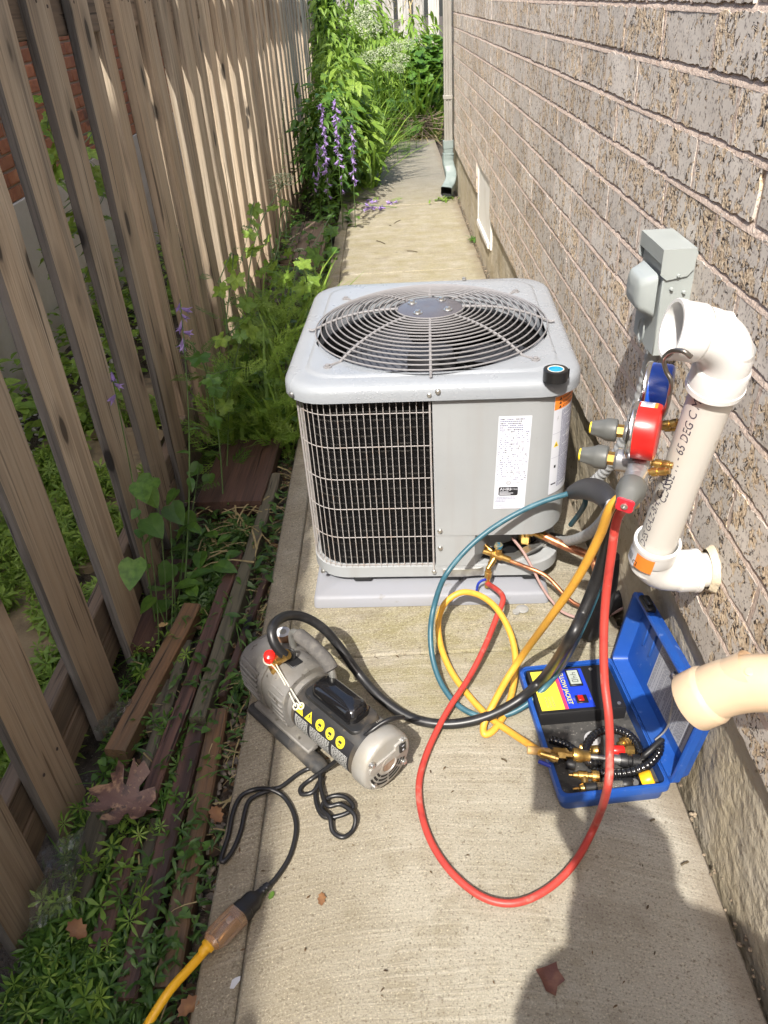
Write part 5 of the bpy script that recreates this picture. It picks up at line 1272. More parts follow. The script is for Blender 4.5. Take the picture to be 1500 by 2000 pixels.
m = MB(); m.box((.004, -.035, zf + .0035), (.013, .016, .004), .001, T=GT, R=M.Rotation(.15, 3, 'Y')); m.build('rocker', mat('red_rocker', (.45, .015, .012), .3), rk)
for x, y in ((.052, .056), (.083, -.056), (.083, .056), (.052, -.056)):
    m = MB(); m.lathe([(.0042, -.001), (.0042, .0006), (.002, .001)], 10, GT @ M.Translation((x, y, .0345))); m.build('screw', M_STEEL, ug)
# fittings
def cf(x, y, z): return G(1000 + x / 3.571, 1250 + y / 3.571, z)
def item(name, label, cat, prof, a, b, mt, n=12, parts=()):       # a turned piece lying from a to b; prof in fractions of length
    a, b = V(a), V(b); L_ = (b - a).length; T = frame(a, b - a)
    if not parts:
        m = MB(); m.lathe([(r, t * L_) for r, t in prof], n, T); return m.build(name, mt, label=label, cat=cat)
    t_ = thing(name, label, cat, (min(a.x, b.x), a.y, min(a.z, b.z)))
    for nm, pr_, mt_, n_2 in parts: m = MB(); m.lathe([(r, t * L_) for r, t in pr_], n_2, T); m.build(nm, mt_, t_)
    return t_
zf2 = .036
item('brass_adapter', 'long brass adapter with ribbed nut and steel stem across the case, below the spiral hose', 'fitting', None, cf(190, 775, .064), cf(890, 850, .044), None, 12,
     [('sleeve', [(.0085, -.12), (.0085, .10), (.007, .11)], mat('tan_sleeve', (.50, .31, .12), .4), 12), ('hex_body', [(.006, .10), (.006, .13), (.0115, .135), (.0115, .26), (.006, .265), (.006, .34)], M_BRASS, 6), ('knurled_nut', [(.006, .33), (.0135, .335), (.0145, .36), (.0145, .42), (.012, .44), (.012, .50), (.006, .51)], M_BRASS, 20), ('stem', [(.0055, .5), (.0055, .70), (.0105, .72), (.0105, .80)], M_STEEL, 14), ('coupler', [(.013, .80), (.0145, .82), (.0145, .87), (.011, .88), (.011, .91), (.0145, .92), (.0145, 1.0)], M_BLACK, 20)])
item('valve_handle', 'small dark blue hooked lever on the left rim of the case', 'lever', [(.004, 0), (.0045, .5), (.004, 1)], cf(185, 845, .066), cf(270, 880, .064), bpy.data.materials['blue_lever'])
item('black_cap', 'short black cap beside the ribbed brass nut in the case', 'cap', [(.011, 0), (.0115, .1), (.0115, .9), (.010, 1)], cf(380, 860, .045), cf(445, 875, .045), M_BLACK, 16)
t_ = thing('brass_tee', 'brass tee fitting lying at the front left of the foam', 'fitting', cf(500, 1000, .03))
m = MB(); a, b = cf(395, 940, zf2), cf(605, 950, zf2); T = frame(a, b - a); L_ = (b - a).length
m.lathe([(.003, 0), (.003, .12 * L_), (.006, .15 * L_), (.006, .3 * L_), (.0085, .32 * L_), (.0085, .62 * L_), (.006, .65 * L_), (.006, .76 * L_), (.012, .77 * L_), (.012, L_)], 10, T); a, b = cf(505, 950, zf2), cf(510, 1015, .033); m.lathe([(.007, 0), (.007, (b - a).length), (.005, (b - a).length + .004)], 10, frame(a, b - a)); m.build('body', M_BRASS, t_)
item('sight_glass', 'clear glass sight tube with brass tip and black collars at the case front edge', 'sight glass', None, cf(425, 1040, .038), cf(835, 1000, .038), None, 12,
     [('tip', [(.002, 0), (.0025, .10), (.008, .12), (.0095, .18), (.007, .2)], M_BRASS, 14), ('collar', [(.0105, .2), (.0105, .40)], M_BLACK, 16), ('glass', [(.0085, .4), (.0085, .84)], mat('clear_glass', (.75, .72, .66), .08, trans=.85), 16), ('end_collar', [(.011, .84), (.012, .86), (.012, .98), (.010, 1.0)], M_BLACK, 16)])
item('round_cap', 'small round black cap next to the yellow cap', 'cap', [(.0095, 0), (.0095, .8), (.008, 1)], cf(855, 1005, .026), cf(855, 995, .042), M_BLACK, 16)
item('yellow_cap', 'yellow plastic cap in the front right corner of the case', 'cap', [(.0155, 0), (.0165, .1), (.0165, .85), (.0145, 1)], cf(905, 985, .036), cf(985, 960, .046), mat('yellow_cap_plastic', (.80, .42, .01), .35), 20)
item('knurled_fitting', 'stubby knurled brass fitting left of the spiral hose', 'fitting', [(.0045, 0), (.006, .15), (.0125, .2), (.0125, .75), (.009, .8), (.009, 1)], cf(335, 815, .03), cf(410, 775, .036), M_BRASS, 20)
item('flare_fitting', 'brass flare fitting in the middle of the case inside the hose curl', 'fitting', [(.006, 0), (.0085, .1), (.0115, .3), (.0115, .8), (.007, 1)], cf(545, 775, .034), cf(612, 770, .036), M_BRASS, 14)
item('ribbed_fitting', 'ribbed brass fitting near the hinge beside the red piece', 'fitting', [(.007, 0), (.007, .3), (.012, .32), (.0105, .45), (.012, .5), (.0105, .65), (.012, .7), (.012, 1)], cf(745, 735, .040), cf(835, 690, .042), M_BRASS, 16)
item('core_tool', 'red handled brass valve core tool near the case hinge', 'tool', None, cf(700, 770, .046), cf(850, 770, .046), None, 12, [('handle', [(.0095, 0), (.0105, .1), (.0105, .5), (.009, .55)], M_REDP, 16), ('nose', [(.007, .55), (.007, .65), (.010, .66), (.010, 1)], M_BRASS, 6)])
item('hex_nut', 'brass hex nuts half hidden under the sight tube', 'fitting', [(.009, 0), (.009, .45), (.006, .5), (.006, .6), (.009, .62), (.009, 1)], cf(555, 1030, .030), cf(700, 1020, .030), M_BRASS, 6)
item('hex_plug', 'brass plug pointing out below the micron gauge', 'fitting', [(.005, 0), (.009, .1), (.009, .6), (.006, 1)], cf(470, 750, .034), cf(520, 760, .036), M_BRASS, 8)
sp = thing('spiral_hose', 'black ribbed spiral hose curled over the fittings in the case', 'hose', cf(700, 850, .03))
def ribbed(pts, r): 
    P = spl(pts, 40); Q = [P[0]]
    for p in P:
        if (p - Q[-1]).length > .0013: Q.append(p)
    m = MB(); m.tube(Q, [r * (1 + .16 * abs(math.sin(i * .62))) for i in range(len(Q))], 12); return m
ribbed([cf(265, 695, .040), cf(370, 728, .042), cf(465, 795, .044), cf(540, 850, .046), cf(610, 855, .042)], .0082).build('coil', M_GLOSS, sp)
ribbed([cf(560, 880, .036), cf(520, 830, .05), cf(525, 730, .052), cf(585, 655, .054), cf(690, 625, .054), cf(795, 650, .052), cf(868, 720, .050), cf(900, 805, .048)], .0080).build('coil', M_GLOSS, sp)
ribbed([cf(585, 920, .038), cf(690, 932, .040), cf(820, 922, .044), cf(945, 872, .054), cf(1020, 790, .066), cf(1032, 715, .070)], .0084).build('coil', M_GLOSS, sp)
ribbed([cf(690, 980, .036), cf(780, 992, .036), cf(880, 975, .036), cf(955, 940, .036)], .0080).build('coil', M_GLOSS, sp)
m = MB(); m.tube(spl([cf(885, 835, .055), cf(960, 775, .072), cf(1035, 705, .082), cf(1050, 703, .080)], 6), [.0025] * 3 + [.006] * 12 + [.0055] * 4, 10); m.build('cable_tie_tool', M_BLACK, label='slim black pick tool resting on the spiral hose', cat='tool')
item('grey_disc', 'pale grey plastic cup under the hose curl by the micron gauge', 'cup', [(.016, 0), (.017, .2), (.017, 1)], cf(560, 705, .028), cf(560, 690, .040), mat('pale_grey_cup', (.4, .4, .41), .4, trans=.2), 20)

# ------------------------------------------------------------------ old boards lying between path and fence
M_PLR = wood('wet_red_plank', 1, (.045, .026, .021), (.155, .080, .056), (.085, .048, .038), rough=.5)
M_PLO = wood('wet_orange_plank', 1, (.065, .045, .03), (.27, .13, .05), (.10, .075, .048), rough=.55)
M_PLG = wood('mossy_grey_plank', 1, (.05, .045, .033), (.15, .125, .085), (.085, .08, .05), rough=.8)
def plank(a, b, w, h, mt, label, z=None, ang=0.0):
    a = V(a); b = V(b); L_ = (b - a).length; d = (b - a).normalized(); s_ = V((d.y, -d.x, 0)).normalized(); up = s_.cross(d)
    r_ = random.Random(label); m = MB(); rg = []
    n_ = max(4, int(L_ / .09))
    for i in range(n_ + 1):
        y = L_ * i / n_; g = [r_.gauss(0, .0012) for _ in range(3)]; c_ = .004
        rg.append([(x + g[0], y + (g[1] * 3 if i in (0, n_) else 0), zz + g[2]) for x, zz in ((-w / 2 + c_, 0), (w / 2 - c_, 0), (w / 2, -c_), (w / 2, -h + c_), (w / 2 - c_, -h), (-w / 2 + c_, -h), (-w / 2, -h + c_), (-w / 2, -c_))])
    m.rings(rg, 0, False)
    o = m.build('plank', mt, local=True, label=label, cat='plank', group='old boards lying beside the path')
    R = M.Identity(4)
    for i in range(3): R[i][0] = s_[i]; R[i][1] = d[i]; R[i][2] = up[i]
    o.location = a; o.rotation_euler = (R.to_3x3() @ M.Rotation(ang, 3, 'Y')).to_euler(); o['_w'] = tuple(a)
    return o
zt_ = -.012
plank(G(384, 1400, zt_), G(538, 925, zt_), .040, .085, M_PLG, 'long dark grey board on edge running beside the concrete strip')
plank(G(288, 1560, zt_), G(463, 1077, zt_ - .005), .038, .085, M_PLR, 'long reddish board on edge second from the concrete strip')
plank(G(222, 1462, zt_ - .01), G(374, 1180, zt_ - .005), .052, .05, M_PLO, 'orange brown board with a split end pointing up the path')
plank(G(278, 1512, zt_ - .03), G(366, 1250, zt_ - .028), .028, .05, M_PLG, 'narrow mossy board between the orange and reddish boards')
plank(G(270, 1262, zt_ - .005), G(348, 1095, zt_ - .01), .085, .045, M_PLR, 'short wide dark board against the foot of the fence')
plank(G(302, 1330, zt_ - .03), G(345, 1205, zt_ - .03), .04, .05, M_PLG, 'short rotten board beside the wide dark one')
plank(G(242, 1945, zt_ - .01), G(384, 1415, zt_ - .005), .042, .06, M_PLR, 'long reddish board with a broken knotted end in front')
plank(G(322, 1925, zt_ - .02), G(426, 1385, zt_ - .02), .046, .05, M_PLO, 'orange streaked board nearest the concrete, half under wet leaves')
plank(G(190, 1850, zt_ - .012), G(258, 1630, zt_ - .012), .038, .04, M_PLR, 'short red board nearly buried in green creepers')
plank(G(130, 1800, zt_ - .02), G(205, 1560, zt_ - .02), .05, .04, M_PLG, 'grey sunken board under the oak leaf end')
plank(G(300, 1420, zt_ - .035), G(330, 1330, zt_ - .035), .04, .04, M_PLG, 'sunken stub of board in the middle of the pile')
plank(G(255, 1790, zt_ - .025), G(305, 1600, zt_ - .025), .03, .04, M_PLG, 'thin grey batten lying between the two long reddish boards')
plank(G(430, 1360, zt_ - .02), G(520, 1120, zt_ - .02), .022, .04, M_PLR, 'thin dark batten in the pebbles beside the concrete strip')
# wide plank step and the boxes further on
a = G(438, 978, .0); b = G(478, 862, .0)
plank(G(447, 978, .004), G(492, 858, .004), .225, .05, M_PLR, 'wide wet brown plank laid like a step by the unit')
for (px0, py0, px1, py1, wd, lb) in ((500, 745, 560, 640, .22, 'wide weathered plank step half hidden by vine leaves'), (548, 590, 600, 490, .22, 'grey plank step below the lit box'),):
    plank(G(px0, py0, .03), G(px1, py1, .03), wd, .09, M_PLG, lb)
bx = thing('planter_box', 'low wooden planter box striped with sun beside the far path', 'planter box', (-.575, 5.2, -.08))
M_BOXW = wood('tan_box_wood', 1, (.13, .095, .065), (.25, .19, .13), (.18, .13, .09))
for x in (-.655, -.575, -.497): MB().box((x, 5.22, .055), (.076, .95, .024), .003, R=M.Rotation(.07, 3, 'Y')).build('top_board', M_BOXW, bx)
MB().box((-.455, 5.22, -.015), (.024, .95, .12), .003).build('side_board', M_BOXW, bx)
MB().box((-.575, 4.735, -.015), (.24, .022, .12), .003).build('front_board', M_BOXW, bx)

# ------------------------------------------------------------------ leaves
def t_ovate(w=.5, tip=.0, fold=.12, droop=.18, rows=((0, .04), (.22, .8), (.48, 1.0), (.76, .62), (1.0, .02))):
    vs = []; 
    for t_, k in rows:
        z0 = .05 * math.sin(PI * t_) - droop * t_ * t_
        for s_ in (-1, 0, 1): vs.append((s_ * w * k / 2, t_, z0 + (abs(s_) * fold * k * w)))
    fs = []
    for i in range(len(rows) - 1):
        for c_ in (0, 1): a = i * 3 + c_; fs.append((a, a + 1, a + 4, a + 3))
    return np.array(vs), fs
def t_blade(droop=.5, w=.035):
    vs = []; fs = []
    for i in range(5):
        t_ = i / 4; k = (1 - t_) ** .6 * w / 2 + .001
        y = math.sin(t_ * droop * 1.5) / (droop * 1.5); z = (1 - math.cos(t_ * droop * 1.5)) / (droop * 1.5)
        vs += [(-k, y, -z), (k, y, -z)]
    for i in range(4): fs.append((2 * i, 2 * i + 1, 2 * i + 3, 2 * i + 2))
    return np.array(vs), fs
def t_lobed(n=32, deep=.30, teeth=5):
    vs = [(0, .38, -.03)]
    for i in range(n):
        a = 2 * PI * i / n - PI / 2 + .14
        k = .5 * (1 - deep * (.5 + .5 * math.cos(teeth * (a + PI / 2)))) * (1 + .085 * (-1) ** i)
        if i == 0 or i == n - 1: k *= .55
        vs.append((k * math.cos(a) * 1.05, .42 + k * math.sin(a), .05 * math.sin(3 * a) - .12 * k))
    return np.array(vs), [(0, i + 1, (i + 1) % n + 1) for i in range(n)]
def t_heart():
    pts = [(0, .06), (.2, -.04), (.38, .08), (.44, .28), (.34, .55), (.16, .82), (0, 1.0), (-.16, .82), (-.34, .55), (-.44, .28), (-.38, .08), (-.2, -.04)]
    vs = [(0, .4, -.05)] + [(x, y, .06 * abs(x) - .1 * y * y) for x, y in pts]
    return np.array(vs), [(0, i + 1, (i + 1) % 12 + 1) for i in range(12)]
def t_whorl(n=7, w=.30, up=.12):
    V0, F0 = t_ovate(w, fold=.1, droop=.22, rows=((0.06, .15), (.55, 1.0), (1.0, .05))); vs = []; fs = []
    for k in range(n):
        a = 2 * PI * k / n; c_, s_ = math.cos(a), math.sin(a); o = len(vs); L_ = .86 + .14 * ((k * 37) % 10) / 10
        for x, y, z in V0: vs.append(((x * c_ - y * s_) * L_, (x * s_ + y * c_) * L_, z + up * y))
        fs += [tuple(i + o for i in f) for f in F0]
    return np.array(vs), fs
def t_bell():
    vs = []; 
    for z, r_ in ((0, .06), (.35, .17), (.7, .22)): vs += [(r_ * math.cos(2 * PI * i / 5), z, r_ * math.sin(2 * PI * i / 5)) for i in range(5)]
    vs += [(.5 * math.cos(2 * PI * (i + .5) / 5), 1.0, .5 * math.sin(2 * PI * (i + .5) / 5)) for i in range(5)]
    fs = [(r_ * 5 + i, r_ * 5 + (i + 1) % 5, r_ * 5 + 5 + (i + 1) % 5, r_ * 5 + 5 + i) for r_ in (0, 1) for i in range(5)]
    fs += [(10 + i, 10 + (i + 1) % 5, 15 + i) for i in range(5)]
    return np.array(vs), fs
def t_floret():
    vs = [(0, 0, 0)] + [((.5 if i % 2 else .22) * math.cos(PI * i / 5), (.5 if i % 2 else .22) * math.sin(PI * i / 5), .06) for i in range(10)]
    return np.array(vs), [(0, i + 1, (i + 1) % 10 + 1) for i in range(10)]
def t_frond(n=5):                   # feathery carrot-family leaf
    vs = []; fs = []
    def sp_(a, b, w):
        o = len(vs); d = np.array(b) - np.array(a); p = np.array((-d[1], d[0], 0)); p = p / (np.linalg.norm(p) + 1e-9) * w
        m_ = (np.array(a) + np.array(b)) / 2
        vs.extend([a, tuple(m_ - p), b, tuple(m_ + p)]); fs.append((o, o + 1, o + 2, o + 3))
    sp_((0, 0, 0), (0, 1, -.12), .012)
    for i in range(n):
        t_ = .25 + .7 * i / n; L_ = .42 * (1 - t_ * .6)
        for s_ in (-1, 1):
            e_ = (s_ * L_ * .8, t_ + L_ * .55, -.1 * t_ - .05); sp_((0, t_, -.12 * t_ * t_), e_, .018)
            for q in (.45, .75):
                b_ = (s_ * L_ * .8 * q, t_ + L_ * .55 * q, -.1 * t_ - .05 * q)
                for w_ in (-1, 1): sp_(b_, (b_[0] + .10 * w_ * (1 if s_ * w_ > 0 else .4), b_[1] + .13, b_[2]), .022)
    return np.array(vs), fs
RS = np.random.RandomState(17)
_leafme = {}
class Leaves:
    """many copies of leaf outlines gathered in one mesh; pos, heading, pitch, roll, size per leaf"""
    def __init__(s): s.v = []; s.f = []; s.r = []; s.n = 0; s.m = []; s.one = []
    def put(s, tp, pos, yaw, pitch, roll, size, mi=0, rv=None):
        s.one.append((tp, pos, yaw, pitch, roll, size, mi))
        tv, tf = tp; pos = np.asarray(pos, float).reshape(-1, 3); k = len(pos)
        yaw, pitch, roll, size = [np.broadcast_to(np.asarray(q, float), (k,)) for q in (yaw, pitch, roll, size)]
        p = tv[None] * size[:, None, None]
        x, y, z = p[..., 0], p[..., 1], p[..., 2]
        c, n = np.cos(roll)[:, None], np.sin(roll)[:, None]; x, z = x * c + z * n, -x * n + z * c
        c, n = np.cos(pitch)[:, None], np.sin(pitch)[:, None]; y, z = y * c - z * n, y * n + z * c
        c, n = np.cos(yaw)[:, None], np.sin(yaw)[:, None]; x, y = x * c - y * n, x * n + y * c
        P = np.stack([x, y, z], -1) + pos[:, None]
        nv = len(tv); base = s.n + np.arange(k) * nv
        for b in base: s.f += [tuple(i + b for i in f) for f in tf]
        s.m += [mi] * (k * len(tf))
        s.v.append(P.reshape(-1, 3)); s.n += k * nv
        rv = RS.rand(k) if rv is None else np.broadcast_to(rv, (k,))
        s.r.append(np.repeat(rv, nv)); return s
    def build(s, name, mats, parent=None, **tags):
        if parent is not None and sum(len(np.asarray(a[1]).reshape(-1, 3)) for a in s.one) <= 60:      # few enough to stand as single leaves
            for tp, pos, yaw, pitch, roll, size, mi in s.one:
                pos = np.asarray(pos, float).reshape(-1, 3); k = len(pos)
                yaw, pitch, roll, size = [np.broadcast_to(np.asarray(q, float), (k,)) for q in (yaw, pitch, roll, size)]
                for i in range(k):
                    key = (id(tp), mats[mi].name, i % 4)
                    if key not in _leafme:
                        me = bpy.data.meshes.new(name); me.from_pydata(tp[0].tolist(), [], tp[1]); me.materials.append(mats[mi]); me.update()
                        at = me.attributes.new('rnd', 'FLOAT', 'POINT'); at.data.foreach_set('value', np.full(len(tp[0]), (.1, .4, .65, .95)[i % 4], np.float32)); _leafme[key] = me
                    R = M.Rotation(yaw[i], 3, 'Z') @ M.Rotation(pitch[i], 3, 'X') @ M.Rotation(roll[i], 3, 'Y')
                    place(name, _leafme[key], pos[i], parent, R.to_euler(), (size[i],) * 3)
            return None
        m = MB(); vs = np.concatenate(s.v); m.v = vs.tolist(); m.f = s.f; m.m = s.m; m.s = [False] * len(s.f)
        o = m.build(name, mats, parent, origin=tags.pop('origin', None), **tags)
        if parent is not None: o['kind'] = 'stuff'
        at = o.data.attributes.new('rnd', 'FLOAT', 'POINT'); at.data.foreach_set('value', np.concatenate(s.r).astype(np.float32))
        return o
L_DARK = leafmat('dark_leaf', (.04, .095, .02), (.10, .19, .036), .38, .24)
L_MID = leafmat('green_leaf', (.055, .135, .02), (.125, .245, .035), .42, .30)
L_LIGHT = leafmat('bright_leaf', (.15, .27, .035), (.31, .44, .075), .5, .38)
L_YEL = leafmat('yellowing_leaf', (.22, .22, .05), (.40, .34, .10), .6, .2)
L_STRAW = leafmat('dry_straw', (.30, .24, .11), (.42, .33, .17), .8, .1)
L_PURP = leafmat('bellflower_violet', (.33, .21, .58), (.54, .40, .74), .55, .3)
L_WHITE = leafmat('lace_white', (.46, .52, .34), (.66, .69, .54), .7, .25)
L_LIT = leafmat('leaf_litter', (.045, .026, .015), (.16, .085, .035), .7, .05)
M_STEM = mat('green_stem', (.075, .14, .03), .5, var=[((.05, .10, .02), 20, .4, .7)]); M_STEMB = mat('brown_stem', (.07, .05, .025), .7)
OV = t_ovate(); OVN = t_ovate(.34); LAN = t_ovate(.22, droop=.3); LOB = t_lobed(); GRAPE = t_lobed(36, .36, 5); HEART = t_heart(); WH = t_whorl(7, .24, .16); WH6 = t_whorl(6, .26, .28); WH5 = t_whorl(5, .30, .45); WH8 = t_whorl(8, .20, .05); BELL = t_bell(); FLO = t_floret(); FRO = t_frond(); BLA = t_blade(); BLA2 = t_blade(.9, .03)
def U(a, b, n): return RS.uniform(a, b, n)
def soil_z(x, y): return -.075 + np.clip((np.asarray(x) + .4) * .09, -.03, 0)

# low ground cover in the bed and the neighbour's strip
def in_mask(n, x0, x1, y0, y1, clump, seed, th):
    x = U(x0, x1, n); y = U(y0, y1, n); k = vnoise(x * clump, y * clump, seed)
    ok = k > th; return x[ok], y[ok]
gc = Leaves()
# woodruff by the fence, thick in the near corner
def whorls(x, y, mats_hi, size=(.024, .042), hz=(.01, .07), sprigs=2):
    z = soil_z(x, y); n = len(x)
    for k in range(sprigs):
        h = U(*hz, n) * (1 - .35 * k)
        P_ = np.stack([x + U(-.012, .012, n), y + U(-.012, .012, n), z + h], -1)
        for q, tp in enumerate((WH, WH6, WH5, WH8)):
            w = np.arange(n) % 4 == q; j = int(w.sum())
            if j: gc.put(tp, P_[w], U(0, 6.3, j), U(-.75, .75, j), U(-.75, .75, j), U(size[0] * .6, size[1] * 1.05, j), mats_hi)
x, y = in_mask(620, -.74, -.56, .46, .80, 9, 3, .30); whorls(x, y, 1)
x, y = in_mask(150, -.74, -.52, .44, .95, 9, 33, .45); whorls(x, y, 2, (.022, .036), (.04, .10), 1)
x, y = in_mask(90, -.74, -.58, .95, 1.8, 9, 34, .45); whorls(x, y, 2, (.022, .036), (.03, .09), 1)
x, y = in_mask(420, -.62, -.42, .40, .66, 9, 4, .28); whorls(x, y, 0, (.020, .036), (.0, .05))
x, y = in_mask(420, -.74, -.50, .75, 1.25, 11, 5, .55); whorls(x, y, 1)
x, y = in_mask(300, -.74, -.56, 1.25, 1.75, 10, 6, .50); whorls(x, y, 1)
x, y = in_mask(420, -.74, -.50, 1.62, 2.08, 10, 7, .38); whorls(x, y, 0)
# lighter patch beyond the fence
x, y = in_mask(2600, -1.42, -.82, 1.0, 3.2, 7, 8, .36); whorls(x, y, 2, (.03, .05), (.02, .10))
# small wet leaves and clippings strewn over soil and boards
x, y = in_mask(900, -.74, -.46, .42, 1.0, 8, 9, .45); n = len(x); gc.put(LAN, np.stack([x, y, soil_z(x, y) + U(.025, .072, n)], -1), U(0, 6.3, n), U(-.35, .35, n), U(-.5, .5, n), U(.018, .045, n), 0)
x, y = in_mask(800, -.58, -.385, .4, .72, 10, 10, .40); n = len(x); gc.put(OVN, np.stack([x, y, soil_z(x, y) + U(.03, .08, n)], -1), U(0, 6.3, n), U(-.4, .4, n), U(-.6, .6, n), U(.014, .032, n), 0)
x, y = in_mask(700, -.74, -.40, 1.3, 2.15, 9, 12, .50); n = len(x); gc.put(OVN, np.stack([x, y, soil_z(x, y) + U(.01, .09, n)], -1), U(0, 6.3, n), U(-.3, .4, n), U(-.5, .5, n), U(.02, .05, n), 0)
x, y = in_mask(900, -.47, -.38, .5, 2.6, 14, 13, .3); n = len(x); gc.put(LAN, np.stack([x, y, soil_z(x, y) + U(.005, .05, n)], -1), U(0, 6.3, n), U(-.2, .3, n), U(-.5, .5, n), U(.012, .035, n), 0)
n = 260; x = U(-.64, -.40, n); y = U(.55, 1.6, n); gc.put(LAN, np.stack([x, y, U(-.012, .004, n)], -1), U(0, 6.3, n), U(-.12, .15, n), U(-.3, .3, n), U(.014, .034, n), 0)
n = 300; x = U(-.74, -.44, n); y = U(.42, 1.9, n); gc.put(HEART, np.stack([x, y, soil_z(x, y) + U(.02, .07, n)], -1), U(0, 6.3, n), U(-.4, .4, n), U(-.4, .4, n), U(.012, .026, n), 1)
n = 260; x = U(-.74, -.42, n); y = U(.42, 2.0, n); gc.put(BLA2, np.stack([x, y, soil_z(x, y) + U(.02, .07, n)], -1), U(0, 6.3, n), U(-.1, .6, n), 0, U(.05, .14, n), 1)
n = 160; x = U(-.74, -.42, n); y = U(.42, 2.0, n); gc.put(BLA2, np.stack([x, y, soil_z(x, y) + U(.02, .07, n)], -1), U(0, 6.3, n), U(-.1, .3, n), 0, U(.04, .12, n), 3)
gc.build('ground_cover', [L_DARK, L_MID, L_LIGHT, L_STRAW], origin=(0, 0, 0), kind='stuff')
gl = Leaves()                       # grassy and feathery greens by the unit and the boxes
n = 260; x = U(-.72, -.38, n); y = U(2.48, 3.3, n); gl.put(FRO, np.stack([x, y, soil_z(x, y) + U(.0, .12, n)], -1), U(0, 6.3, n), U(.1, 1.0, n), U(-.5, .5, n), U(.06, .14, n), 0)
n = 420; x = U(-.72, -.38, n); y = U(2.45, 4.4, n); gl.put(BLA, np.stack([x, y, soil_z(x, y)], -1), U(0, 6.3, n), U(.5, 1.4, n), 0, U(.10, .30, n), 1)
n = 160; x = U(-.44, -.36, n); y = U(.9, 2.4, n); gl.put(BLA2, np.stack([x, y, soil_z(x, y) + .03], -1), U(0, 6.3, n), U(.0, .3, n), 0, U(.05, .16, n), 2)
n = 60; x = U(-.66, -.45, n); y = U(1.8, 2.4, n); gl.put(BLA2, np.stack([x, y, soil_z(x, y) + .07], -1), U(0, 6.3, n), U(.0, .5, n), 0, U(.12, .26, n), 2)
n = 1000; x = U(-.74, -.40, n); y = U(2.6, 6.2, n); gl.put(OV, np.stack([x, y, soil_z(x, y) + U(.0, .22, n)], -1), U(0, 6.3, n), U(-.3, .7, n), U(-.5, .5, n), U(.03, .075, n), 1)
n = 200; x = U(-.72, -.42, n); y = U(2.45, 3.6, n); gl.put(FRO, np.stack([x, y, soil_z(x, y) + U(.08, .40, n)], -1), U(0, 6.3, n), U(.0, .9, n), U(-.5, .5, n), U(.07, .15, n), 0)
n = 260; x = U(-.70, -.40, n); y = U(2.5, 3.8, n); gl.put(BLA, np.stack([x, y, soil_z(x, y)], -1), U(0, 6.3, n), U(.9, 1.5, n), 0, U(.25, .55, n), 0)
gl.build('undergrowth', [L_LIGHT, L_MID, L_STRAW], origin=(0, 0, 0), kind='stuff')
lt = Leaves()                       # brown litter and pebbles along the concrete
n = 420; x = U(-.47, -.385, n); y = U(.4, 3.4, n); lt.put(OV, np.stack([x, y, soil_z(x, y) + U(.004, .03, n)], -1), U(0, 6.3, n), U(-.3, .3, n), U(-.6, .6, n), U(.012, .034, n), 0)
n = 240; x = U(-.72, -.45, n); y = U(.4, 2.2, n); lt.put(OV, np.stack([x, y, soil_z(x, y) + U(.01, .05, n)], -1), U(0, 6.3, n), U(-.3, .3, n), U(-.6, .6, n), U(.014, .04, n), 0)
lt.build('leaf_litter', [L_LIT], origin=(0, 0, 0), kind='stuff')
M_PEB = mat('pebble', (.16, .13, .10), .55, var=[((.26, .21, .15), 30, .45, .6), ((.06, .055, .05), 22, .5, .65)], world=True)
pb = MB()
def pebbles(m, n, x0, x1, y0, y1, s0, s1, dz=.0):
    for i in range(n):
        s_ = rnd.uniform(s0, s1); x, y = rnd.uniform(x0, x1), rnd.uniform(y0, y1)
        T = M.Translation((x, y, float(soil_z(x, y)) + s_ * .12 + dz)) @ M.Rotation(rnd.uniform(0, 6), 4, 'Z') @ M.Rotation(rnd.uniform(-.3, .3), 4, 'X') @ M.Diagonal((s_, s_ * rnd.uniform(.5, .9), s_ * rnd.uniform(.3, .55), 1))
        vs = []; fs = []
        m.lathe([(.0, -.5), (.38, -.34), (.5, 0), (.36, .36), (.0, .5)], 7, T)
pebbles(pb, 420, -.475, -.392, .8, 2.2, .008, .026, .012); pebbles(pb, 80, -.62, -.5, 1.95, 2.15, .01, .03)
pb.build('pebbles', M_PEB, origin=(0, 0, 0), kind='stuff')
pb = MB(); pebbles(pb, 420, -1.74, -1.42, 1.6, 4.2, .018, .045); pb.build('white_gravel', mat('white_gravel', (.46, .45, .43), .7, var=[((.28, .27, .26), 30, .5, .65)], world=True), origin=(0, 0, 0), kind='stuff')
M_FLAG = mat('brown_flagstone', (.19, .145, .085), .9, var=[((.26, .21, .13), 6, .4, .65), ((.09, .07, .045), 9, .52, .7)], bmp=(35, .7, .006), world=True)
side = thing('stepping_path', None, None, (-1.15, 2, -.1), kind='structure')
for cx, cy, w_, l_ in ((-1.22, 1.16, .55, .40), (-1.24, 1.64, .52, .46), (-1.22, 2.16, .56, .46), (-1.25, 2.68, .52, .46), (-1.23, 3.2, .54, .46)):
    MB().prism([(cx + w_ / 2 * a * (1 + rnd.uniform(-.08, .04)), cy + l_ / 2 * b * (1 + rnd.uniform(-.08, .04))) for a, b in ((-1, -.8), (-.7, -1), (.7, -1), (1, -.75), (1, .7), (.75, 1), (-.8, 1), (-1, .8))], -.13, -.085).build('flagstone', M_FLAG, side)

